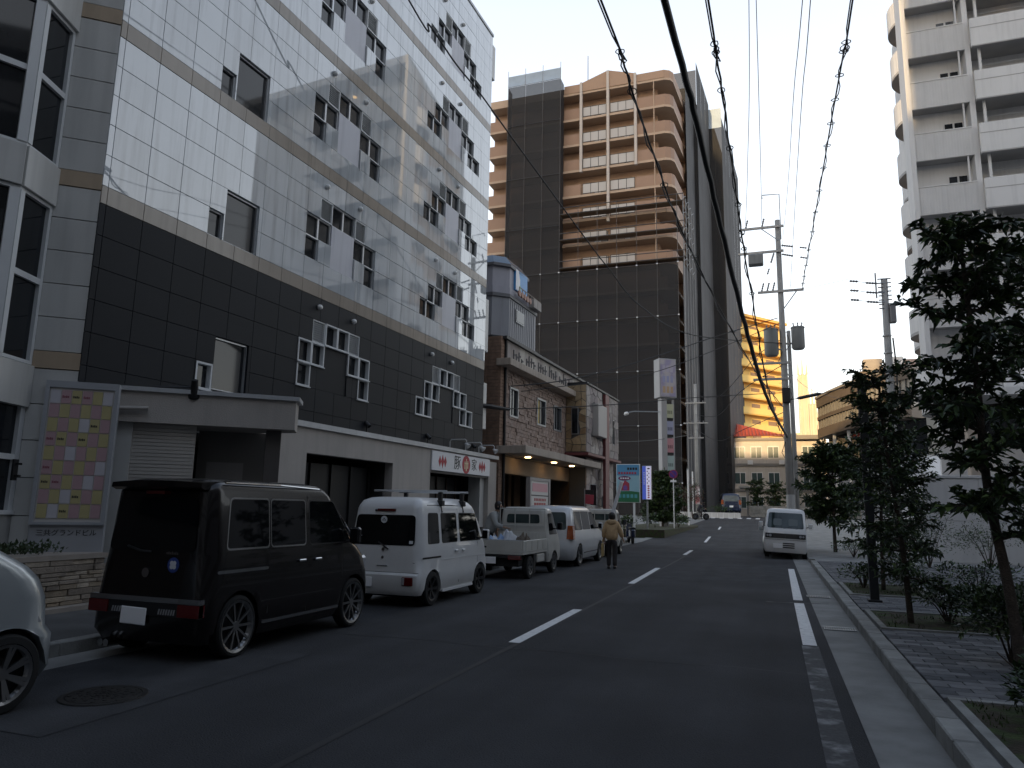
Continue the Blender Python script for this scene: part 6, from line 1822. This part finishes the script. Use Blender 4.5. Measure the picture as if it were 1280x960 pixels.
for sd in (1, -1):
    o = MB().at(Matrix.Translation((sd * .52, .035, .765))).bbox(-.11, .11, -.05, .02, -.075, .075, .02).build('headlamp', black, van3)
    MB().lathe([(0, -.02), (.04, -.02), (.055, 0), (0, .0)], 'y', 14, c=(sd * .49, -.005, .765)).build('lens', clearl, o)
    MB().lathe([(0, -.02), (.03, -.02), (.04, 0), (0, .0)], 'y', 12, c=(sd * .58, -.005, .765)).build('lens', clearl, o)
    B.side('front_door_window', [(.5, 1.04), (1.25, 1.04), (1.25, 1.52), (.72, 1.52)], vglass, van3, sd, .004, black, .012)
    B.side('rear_side_window', [(1.35, 1.04), (2.9, 1.04), (2.9, 1.52), (1.35, 1.52)], vglass, van3, sd, .004, black, .012)
    x = B.w(1.05) * sd
    MB().tube([(x, .3, 1.08), (x + sd * .1, .22, 1.12)], .016, 6).build('mirror_arm', black, van3)
    MB().at(Matrix.Translation((x + sd * .13, .22, 1.14))).bbox(-.07, .07, -.05, .03, -.09, .09, .025).build('wing_mirror', pwhite, van3)
m_ = MB()
for z in (.36, .43, .5): m_.box(-.08, .3, -.012, -.002, z, z + .035)
m_.build('bumper_slots', black, van3)
MB().box(-.67, .67, -.008, .002, .635, .645).build('bumper_seam', seam, van3)
plate(van3, -.24, -.02, .42)
MB().lathe([(0, -.006), (.02, -.006), (.02, 0)], 'y', 10, c=(0, .015, .78)).build('badge', chrome, van3)
for x in (-.1, .3): MB().tube([(x, .13, 1.0), (x + .28, .16, 1.08)], .008, 5).build('wiper', black, van3)
# ------------------------------------------------------------------ trees and shrubs
random.seed(31)
bark = mat('bark', (.075, .058, .045), .9, var=.35, vscale=14, bump=1.0, bscale=45)
leafs = [mat('leaf_deep', (.036, .064, .022), .38, var=.3, vscale=5, spec=.5), mat('leaf_mid', (.058, .10, .03), .38, var=.3, vscale=5, spec=.5), mat('leaf_fresh', (.10, .15, .04), .42, var=.3, vscale=5, spec=.45), mat('leaf_grey', (.045, .06, .04), .35, var=.3, vscale=5, spec=.6)]
redleaf = [mat('leaf_rust', (.09, .03, .015), .5, var=.3, vscale=5), mat('leaf_brown', (.06, .03, .014), .5, var=.3, vscale=5), leafs[0], leafs[1]]
def leaf(mb, p, d, L, wd, droop=.3):
    d = d.normalized()
    s_ = d.cross(Vector((0, 0, 1)))
    if s_.length < .1: s_ = Vector((1, 0, 0))
    s_.normalize()
    s_ = (s_ + Vector((random.uniform(-.6, .6), random.uniform(-.6, .6), random.uniform(-.6, .6)))).normalized()
    m_ = p + d * L * .5; tip = p + d * L - Vector((0, 0, L * droop))
    mb.cm = random.choices((0, 1, 2, 3), (5, 4, 2, 2))[0]
    up = Vector((0, 0, .12 * wd))
    mb.add([p, m_ + s_ * wd * .5 + up, tip, m_ - s_ * wd * .5 + up], [(0, 1, 2), (0, 2, 3)])
def twig(mb, tw_, p, d, L, nl, ll, lw):
    q = p + d * L + Vector((0, 0, -.1 * L))
    tw_.tube([p, q], [.006, .003], 4, caps=False)
    for k in range(nl):
        t = (k + .6) / nl
        dd = (d + Vector((random.uniform(-1, 1), random.uniform(-1, 1), random.uniform(-.7, .6))) * .9)
        leaf(mb, p.lerp(q, t), dd, ll * random.uniform(.7, 1.2), lw * random.uniform(.7, 1.2))
def rdir(zmin=-.3, zmax=.8):
    a = random.uniform(0, 2 * PI); z = random.uniform(zmin, zmax); c = math.sqrt(max(0, 1 - z * z))
    return Vector((c * math.cos(a), c * math.sin(a), z))
def tree(name, label, base, trunk, tr, branches, reach, twigs, nl, ll, lw, mats=leafs, cat='tree', prof=None, group=None, split=True):
    """trunk: points relative to base; branches spread between heights (z0, z1)"""
    t = thing(name, label, cat, base, 0, group)
    T = catmull([Vector(p) for p in trunk], 6)
    n = len(T)
    MB().tube(T, [tr * (1 - .7 * i / (n - 1)) for i in range(n)], 9).build('trunk', bark, t, smooth=True)
    br = MB(); lf = MB()
    nb, z0, z1 = branches
    for b in range(nb):
        z = z0 + (z1 - z0) * (b + random.random()) / nb
        i = min(range(n), key=lambda k: abs(T[k].z - z)); p0 = T[i]
        f = (z - z0) / (z1 - z0 + 1e-6)
        rc = reach * (prof(f) if prof else (.55 + .45 * math.sin(PI * (.15 + .75 * f)))) * random.uniform(.6, 1.15)
        a = b * 2.4 + random.uniform(-.5, .5)
        d = Vector((math.cos(a), math.sin(a), random.uniform(.1, .55)))
        P = [p0]
        for k in range(4):
            d = (d + Vector((random.uniform(-.3, .3), random.uniform(-.3, .3), random.uniform(-.25, .2)))).normalized()
            P.append(P[-1] + d * rc / 4)
        P = catmull(P, 3)
        r0 = tr * .34
        br.tube(P, [r0 * (1 - .8 * k / (len(P) - 1)) for k in range(len(P))], 6, caps=False)
        for k in range(twigs):
            q = P[random.randint(len(P) // 4, len(P) - 1)]
            twig(lf, br, q, (rdir() + d * .4).normalized(), random.uniform(.12, .34) * (reach ** .5), nl, ll, lw)
    br.build('limbs', bark, t, kind='stuff')
    lf.build('crown', mats, t, kind='stuff')
    return t
def shrub(name, label, base, rx, ry, h, n, ll, lw, mats=leafs, group=None, cat='shrub'):
    t = thing(name, label, cat, base, 0, group)
    st = MB(); lf = MB()
    for k in range(9):
        a = random.uniform(0, 2 * PI); e_ = random.uniform(.3, .85)
        st.tube([(0, 0, -.05), (rx * e_ * .4 * math.cos(a), ry * e_ * .4 * math.sin(a), h * .4), (rx * e_ * math.cos(a), ry * e_ * math.sin(a), h * random.uniform(.6, .9))], [.014, .01, .005], 5, caps=False)
    lumps = [(Vector((random.uniform(-.6, .6) * rx, random.uniform(-.6, .6) * ry, h * random.uniform(.4, .75))), random.uniform(.35, .6)) for k in range(7)]
    for k in range(n):
        c, r = random.choice(lumps)
        d = rdir(-.6, 1.0)
        p = c + Vector((d.x * rx * r, d.y * ry * r, d.z * h * .55 * r)) * random.uniform(.65, 1.05)
        if p.z < .03: p.z = random.uniform(.03, .1)
        leaf(lf, p, (d + rdir() * .8), ll * random.uniform(.7, 1.25), lw * random.uniform(.7, 1.2), .15)
    st.build('stems', bark, t, kind='stuff')
    lf.build('foliage', mats, t, kind='stuff')
    return t
G_ = 'street trees on the right pavement'
tree('street_tree', 'nearest large leaved street tree with a leaning trunk, filling the right edge', (2.27, 8.85, .15), [(0, 0, 0), (-.05, 0, .8), (-.15, .02, 1.8), (-.16, .03, 3.0), (-.18, .05, 4.0), (-.19, .05, 4.6)], .06, (40, 1.35, 4.8), .68, 15, 8, .13, .066, group=G_)
tree('street_tree', 'street tree standing behind the nearest one at the right edge', (3.35, 10.6, .15), [(0, 0, 0), (.05, 0, 1.2), (-.05, .05, 2.4), (0, .1, 3.6), (.1, .1, 4.6)], .055, (32, 1.2, 4.8), .95, 14, 8, .13, .066, group=G_)
tree('street_tree', 'slender street tree beside the square dark post', (1.78, 12.0, .15), [(0, 0, 0), (-.04, 0, 1.0), (-.12, .02, 2.0), (-.2, .0, 3.0), (-.2, 0, 3.5)], .045, (34, .5, 3.7), .62, 16, 8, .1, .052, group=G_)
tree('street_tree', 'thin sparse street tree just beyond the square dark post', (2.05, 16.9, .15), [(0, 0, 0), (.03, 0, 1.2), (.1, 0, 2.6), (.12, 0, 3.9)], .045, (30, .6, 3.7), .75, 15, 8, .105, .054, group=G_)
tree('street_tree', 'leafy street tree in front of the plaza wall', (3.15, 22.2, .15), [(0, 0, 0), (.05, 0, 1.2), (-.1, 0, 2.6), (0, 0, 3.8)], .07, (36, .6, 3.6), 1.2, 20, 8, .14, .075, group=G_)
tree('young_tree', 'bushy dark green round tree beside the parked white van', (2.35, 33.4, .12), [(0, 0, 0), (0, 0, 1.3), (.05, 0, 2.8), (0, 0, 4.1)], .08, (60, 1.1, 4.5), 1.4, 34, 8, .18, .1, prof=lambda f: 1.15 * math.sin(PI * (.22 + .72 * f)))
SG = 'low shrubs in the right pavement beds'
for (x, y, rx, ry, h, n, l) in ((1.95, 6.7, .5, .45, .62, 1500, 'large dark shrub in the nearest planting bed at the right edge'), (2.3, 12.2, .6, .45, .55, 1300, 'wide dark shrub at the foot of the slender street tree'), (3.1, 12.3, .55, .5, .6, 1000, 'dark shrub right of the slender tree in the same bed'),
                               (1.72, 17.2, .42, .4, .55, 700, 'small rounded shrub beside the thin sparse tree'), (2.5, 16.6, .45, .4, .5, 600, 'low shrub behind the square dark post'), (2.3, 9.3, .55, .35, .95, 1300, 'leafy shrub around the nearest tree trunk'), (2.7, 29.8, .8, .6, .6, 700, 'low shrub on the paving by the white van'),
                               (3.0, 8.2, .6, .5, .9, 1200, 'dark bushy shrub behind the nearest trunk at the right edge'), (3.3, 14.9, .7, .5, .8, 900, 'dark shrub on the paving right of the square dark post'), (2.7, 19.8, .7, .6, .9, 900, 'dark shrub between the sparse tree and the plaza wall'), (4.3, 25.0, .9, .6, 1.7, 1100, 'tall hedge clump against the left end of the plaza wall'), (6.0, 25.6, 1.0, .6, 1.6, 1000, 'tall hedge clump against the plaza wall farther right'), (4.4, 11.8, .7, .6, 1.1, 1100, 'dark shrub at the right edge in front of the plaza wall')):
    shrub('shrub', l, (x, y, .15), rx, ry, h, n, .075, .04, group=SG)
LG = 'trees and shrubs in the left corner bed'
struct(MB().prism([(-10.4, 44), (-6.1, 44), (-5.7, 60), (-6.4, 68), (-10.5, 68)], .0, .55).build('planting_bed', soil))
tree('corner_tree', 'dense dark green tree between the lit sign and the pylon sign', (-7.6, 54, gz(54)), [(0, 0, 0), (0, 0, 1.4), (.1, 0, 3.0), (0, 0, 4.0)], .1, (60, .5, 4.1), 1.4, 30, 7, .2, .12, prof=lambda f: 1.1 * math.sin(PI * (.3 + .6 * f)), group=LG)
for (x, y, rx, ry, h, n, l, m_) in ((-6.3, 52.5, .7, .8, 1.0, 500, 'low green shrub at the kerb by the no parking sign', leafs), (-9.0, 47, .8, .8, 1.0, 500, 'green shrub below the blue billboard', leafs), (-7.7, 48, .6, .7, 1.1, 400, 'shrub under the narrow lit sign', leafs),
                                   (-6.9, 63, 1.0, 1.2, 3.6, 700, 'reddish brown shrub behind the no parking sign', redleaf), (-7.2, 71, 1.2, 1.2, 3.4, 600, 'rust coloured shrub left of the slim utility pole', redleaf), (-5.6, 87.6, 1.6, .6, 1.3, 400, 'green shrub behind the white verge wall', leafs)):
    shrub('shrub', l, (x, y, gz(y) + .3), rx, ry, h, n, .17, .1, mats=m_, group=LG)
for k, (x, y, h) in enumerate(((-2.2, 108, 5.2), (.3, 107, 4.6), (2.6, 109, 5.0))):
    tree('far_tree', 'small dark tree at the end of the street, ' + ('left', 'middle', 'right')[k] + ' one of three', (x, y, 1.1), [(0, 0, 0), (0, 0, h * .4), (.1, 0, h * .9)], .12, (30, h * .3, h), 1.5, 14, 6, .28, .16, group='small trees at the end of the street')

# ------------------------------------------------------------------ people
skin = mat('skin', (.38, .24, .17), .55)
hairm = mat('hair_black', (.012, .01, .01), .5)
tanj = mat('tan_jacket', (.48, .33, .18), .8, var=.15, vscale=14, bump=.6, bscale=30)
brownt = mat('dark_trousers', (.028, .024, .024), .85, var=.2, vscale=12)
shoe = mat('shoe_black', (.012, .012, .013), .5)
def skinned(name, V, E, Rr, m, parent, sub=2):
    me = D.meshes.new(name); me.from_pydata([tuple(v) for v in V], E, []); me.materials.append(m)
    o = D.objects.new(name, me); COL.objects.link(o)
    md = o.modifiers.new('skin', 'SKIN'); sd = o.modifiers.new('sub', 'SUBSURF'); sd.levels = sd.render_levels = sub
    if not me.skin_vertices: me.skin_vertices.new()
    for i, r in enumerate(Rr):
        d = me.skin_vertices[0].data[i]; d.radius = (r, r) if not isinstance(r, tuple) else r; d.use_root = (i == 0)
    dg = bpy.context.evaluated_depsgraph_get()
    m2 = D.meshes.new_from_object(o.evaluated_get(dg)); D.objects.remove(o); m2.name = name
    m2.materials.clear(); m2.materials.append(m)
    m2.polygons.foreach_set('use_smooth', [True] * len(m2.polygons))
    return put(name, m2, parent)
def person(label, loc, rotz, H, J, top, trous, group=None, hood=False, hair=True, sc_=1.0):
    """J: joints in metres for a 1.7 m figure; +y is where it faces"""
    t = thing('person', label, 'person', loc, rotz, group)
    k = H / 1.7; t.scale = (k, k, k)
    V, E, R = [], [], []
    def a(p, r, par=None):
        V.append(Vector(p)); R.append(r)
        if par is not None: E.append((par, len(V) - 1))
        return len(V) - 1
    pel = a(J['pelvis'], .10); ch = a(J['chest'], .15, pel); nk0 = a(J['neck'], .055, ch); nk = a(Vector(J['neck']) + (Vector(J['head']) - Vector(J['neck'])) * .4, .052, nk0)
    hd = a(J['head'], .095, nk); a(Vector(J['head']) + Vector((0, .0, .09)), .075, hd)
    fin = []
    for s in ('L', 'R'):
        sh = a(J['sh' + s], .06, ch); el = a(J['el' + s], .043, sh); wr = a(J['wr' + s], .028, el)
        dd = (Vector(J['wr' + s]) - Vector(J['el' + s])).normalized()
        pm = a(Vector(J['wr' + s]) + dd * .07, .032, wr)
        sx_ = 1 if s == 'R' else -1
        for f in range(4):
            b = a(V[pm] + dd * .04 + Vector((0, -.024 + .016 * f, 0)), .010, pm)
            c = a(V[b] + dd * (.035 + .006 * (f in (1, 2))) + Vector((-.006 * sx_, 0, 0)), .0085, b)
            a(V[c] + dd * .025 + Vector((-.014 * sx_, .004, 0)), .007, c)
        tb = a(V[wr] + dd * .035 + Vector((-.012 * sx_, .034, 0)), .012, wr); a(V[tb] + dd * .035 + Vector((-.01 * sx_, .014, 0)), .009, tb)
        hp = a(J['hip' + s], .07, pel); kn = a(J['kn' + s], .058, hp); an = a(J['an' + s], .038, kn); a(Vector(J['an' + s]) + Vector((0, .13, -.05)), .03, an)
    skinned('body', V, E, R, skin, t)
    # trousers, top, shoes, hair follow the same joints
    P = Vector
    V2 = [P(J['pelvis']) + P((0, 0, .04)), P(J['pelvis'])]; E2 = [(0, 1)]; R2 = [.16, .175]
    for s in ('L', 'R'):
        i = len(V2); V2 += [P(J['hip' + s]), P(J['kn' + s]), P(J['an' + s]) + P((0, 0, -.02))]; E2 += [(1, i), (i, i + 1), (i + 1, i + 2)]; R2 += [.112, .084, .07]
    skinned('trousers', V2, E2, R2, trous, t)
    V3 = [P(J['pelvis']) + P((0, 0, -.1)), P(J['pelvis']) * .5 + P(J['chest']) * .5, P(J['chest']), P(J['neck']) - P((0, 0, .02))]; E3 = [(0, 1), (1, 2), (2, 3)]; R3 = [(.225, .19), (.21, .185), (.2, .175), .085]
    for s in ('L', 'R'):
        i = len(V3); w_ = P(J['el' + s]).lerp(P(J['wr' + s]), .88); V3 += [P(J['sh' + s]), P(J['el' + s]), w_]; E3 += [(2, i), (i, i + 1), (i + 1, i + 2)]; R3 += [.1, .085, .066]
    jk = skinned('jacket', V3, E3, R3, top, t)
    if hood:
        c = P(J['neck']) + P((0, -.10, -.02))
        m_ = MB().at(Matrix.Translation(c) @ Matrix.Diagonal((1.25, .62, .8, 1)))
        m_.lathe([(0, -.13), (.09, -.10), (.13, -.02), (.125, .06), (.09, .1), (.05, .06), (0, .03)], n=16); m_.build('hood', top, jk, smooth=True)
    h = P(J['head'])
    if hair:
        m_ = MB().at(Matrix.Translation(h + P((0, -.012, .035))))
        m_.lathe([(0, .115), (.05, .108), (.09, .07), (.108, .01), (.106, -.05), (.092, -.1), (.07, -.115), (0, -.09)], n=18)
        o = m_.build('hair', hairm, t, smooth=True)
        for v in o.data.vertices:
            if v.co.y > h.y + .05 and v.co.z < h.z + .07: v.co.y = h.y + .05
    for s in ('L', 'R'):
        p = P(J['an' + s])
        MB().at(Matrix.Translation(p + P((0, .045, -.055)))).bbox(-.046, .046, -.11, .14, -.03, .045, .02).build('shoe', shoe, t)
    for sx_ in (-1, 1):
        MB().at(Matrix.Translation(h + P((sx_ * .035, .088, .01)))).lathe([(0, .012), (.012, .006), (.014, 0), (.012, -.006), (0, -.012)], n=8).build('eye', hairm, t)
        MB().at(Matrix.Translation(h + P((sx_ * .097, -.005, -.0)))).lathe([(0, .03), (.012, .02), (.016, 0), (.01, -.022), (0, -.03)], n=8).build('ear', skin, t)
    MB().slab([(h.x - .012, h.y + .09, h.z - .02), (h.x + .012, h.y + .09, h.z - .02), (h.x, h.y + .09, h.z + .02)], (0, .022, -.004)).build('nose', skin, t, fix=True)
    MB().box(h.x - .022, h.x + .022, h.y + .085, h.y + .094, h.z - .05, h.z - .042).build('mouth', mat('lips', (.3, .12, .1), .5) if 'lips' not in MT else MT['lips'], t)
    return t
walk = dict(pelvis=(0, 0, .92), chest=(0, .04, 1.25), neck=(0, .06, 1.44), head=(0, .10, 1.585), shL=(-.17, .04, 1.37), shR=(.17, .04, 1.37), elL=(-.24, -.03, 1.12), elR=(.27, .06, 1.11), wrL=(-.25, .04, .90), wrR=(.33, .10, .93),
            hipL=(-.09, 0, .86), hipR=(.09, 0, .86), knL=(-.1, .08, .47), knR=(.1, -.01, .47), anL=(-.1, .04, .085), anR=(.1, -.12, .1))
pw_ = person('person in tan hooded jacket and dark trousers walking away along the road', (-4.41, 21.0, 0), math.radians(6), 1.56, walk, tanj, brownt, hood=True)
bg_ = thing('tote_bag', 'slim yellowish bag hanging from the left hand of the walking person', 'bag', (-4.68, 21.02, .34), math.radians(6))
MB().bbox(-.035, .035, -.1, .1, 0, .36, .012).build('bag_body', mat('bag_yellow', (.5, .36, .16), .6), bg_)
MB().tube([(0, -.06, .36), (0, -.05, .46), (0, 0, .5), (0, .05, .46), (0, .06, .36)], .008, 6).build('handle', MT['bag_yellow'], bg_)
bend = dict(pelvis=(0, -.05, .92), chest=(0, .1, 1.24), neck=(0, .17, 1.42), head=(0, .23, 1.56), shL=(-.18, .12, 1.35), shR=(.18, .12, 1.35), elL=(-.24, .2, 1.08), elR=(.25, .2, 1.08), wrL=(-.16, .42, 1.02), wrR=(.17, .42, 1.02),
            hipL=(-.09, -.04, .86), hipR=(.09, -.04, .86), knL=(-.1, .02, .47), knR=(.1, .04, .47), anL=(-.1, -.05, .085), anR=(.1, -.02, .085))
person('black haired person in light grey top behind the loaded flatbed truck', (-7.12, 18.3, .14), math.radians(-80), 1.68, bend, mat('grey_top', (.34, .35, .34), .8, var=.1, vscale=10), brownt)
ride = dict(pelvis=(0, -.25, 1.0), chest=(0, -.02, 1.32), neck=(0, .06, 1.5), head=(0, .1, 1.65), shL=(-.17, 0, 1.43), shR=(.17, 0, 1.43), elL=(-.22, .2, 1.2), elR=(.22, .2, 1.2), wrL=(-.2, .42, 1.12), wrR=(.2, .42, 1.12),
            hipL=(-.08, -.22, .95), hipR=(.08, -.22, .95), knL=(-.1, .15, .72), knR=(.1, .1, .55), anL=(-.11, .02, .38), anR=(.11, .0, .17))
cy = person('person in dark clothes riding a bicycle at the foot of the slim utility pole', (-7.1, 78, gz(78)), math.radians(-70), 1.75, ride, mat('navy_top', (.02, .022, .03), .8), brownt)
bk_ = thing('bicycle', 'dark bicycle ridden past the slim utility pole', 'bicycle', (-7.1, 78, gz(78)), math.radians(-70))
for y in (-.55, .55):
    m_ = MB().at(Matrix.Translation((0, y, .34)))
    m_.lathe([(.31, -.015), (.335, -.015), (.34, 0), (.335, .015), (.31, .015), (.31, -.015)], 'x', 24)
    o = m_.build('wheel', rubber, bk_)
    m_ = MB().at(Matrix.Translation((0, y, .34)))
    for k in range(10): m_.tube([(0, 0, 0), (0, .31 * math.cos(k * PI / 5), .31 * math.sin(k * PI / 5))], .004, 4)
    m_.build('spokes', steel, o)
fr = MB()
for p, q in (((0, -.55, .34), (0, -.05, .3)), ((0, -.05, .3), (0, -.2, .9)), ((0, -.2, .82), (0, -.55, .34)), ((0, -.05, .3), (0, .42, .78)), ((0, -.17, .75), (0, .42, .85)), ((0, .42, .95), (0, .55, .34)), ((0, .42, .95), (0, .38, 1.08))): fr.tube([p, q], .02, 6)
fr.build('frame', pblue, bk_)
MB().tube([(-.26, .3, 1.06), (-.2, .4, 1.1), (0, .4, 1.08), (.2, .4, 1.1), (.26, .3, 1.06)], .014, 6).build('handlebar', steel, bk_)
MB().bbox(-.08, .08, -.36, -.1, .9, .96, .02).build('saddle', black, bk_)
nb_ = thing('red_banner', 'small red banner with a dark top edge standing by the stone building entrance', 'banner', (-7.2, 29, .14))
MB().tube([(0, 0, 0), (0, 0, 2.35)], .02, 6).build('pole', steel, nb_)
MB().slab([(.02, 0, 1.75), (.36, .01, 1.72), (.38, .02, 2.1), (.02, 0, 2.12)], (0, .008, 0)).build('cloth', rdm, nb_)
MB().slab([(.02, 0, 2.125), (.38, .02, 2.105), (.38, .02, 2.3), (.02, 0, 2.3)], (0, .008, 0)).build('dark_edge', brownt, nb_)
mt_ = thing('parked_scooter', 'dark scooter parked by the end of the stone building', 'scooter', (-6.9, 37.5, .0), math.radians(20))
for y in (-.55, .6):
    m_ = MB().at(Matrix.Translation((0, y, .23))); m_.lathe([(.12, -.05), (.21, -.05), (.23, 0), (.21, .05), (.12, .05), (.12, -.05)], 'x', 18); m_.build('wheel', rubber, mt_)
MB().bbox(-.13, .13, -.75, -.1, .3, .72, .06).build('rear_fairing', pblue, mt_)
MB().bbox(-.15, .15, -.7, 0, .72, .82, .04).build('saddle', black, mt_)
MB().bbox(-.16, .16, -.1, .4, .24, .32, .03).build('footboard', black, mt_)
MB().slab([(-.18, .38, .3), (.18, .38, .3), (.14, .52, .95), (-.14, .52, .95)], (0, .06, .02)).build('leg_shield', pblue, mt_, fix=True)
MB().tube([(-.32, .36, 1.03), (0, .48, 1.0), (.32, .36, 1.03)], .018, 6).build('handlebar', black, mt_)
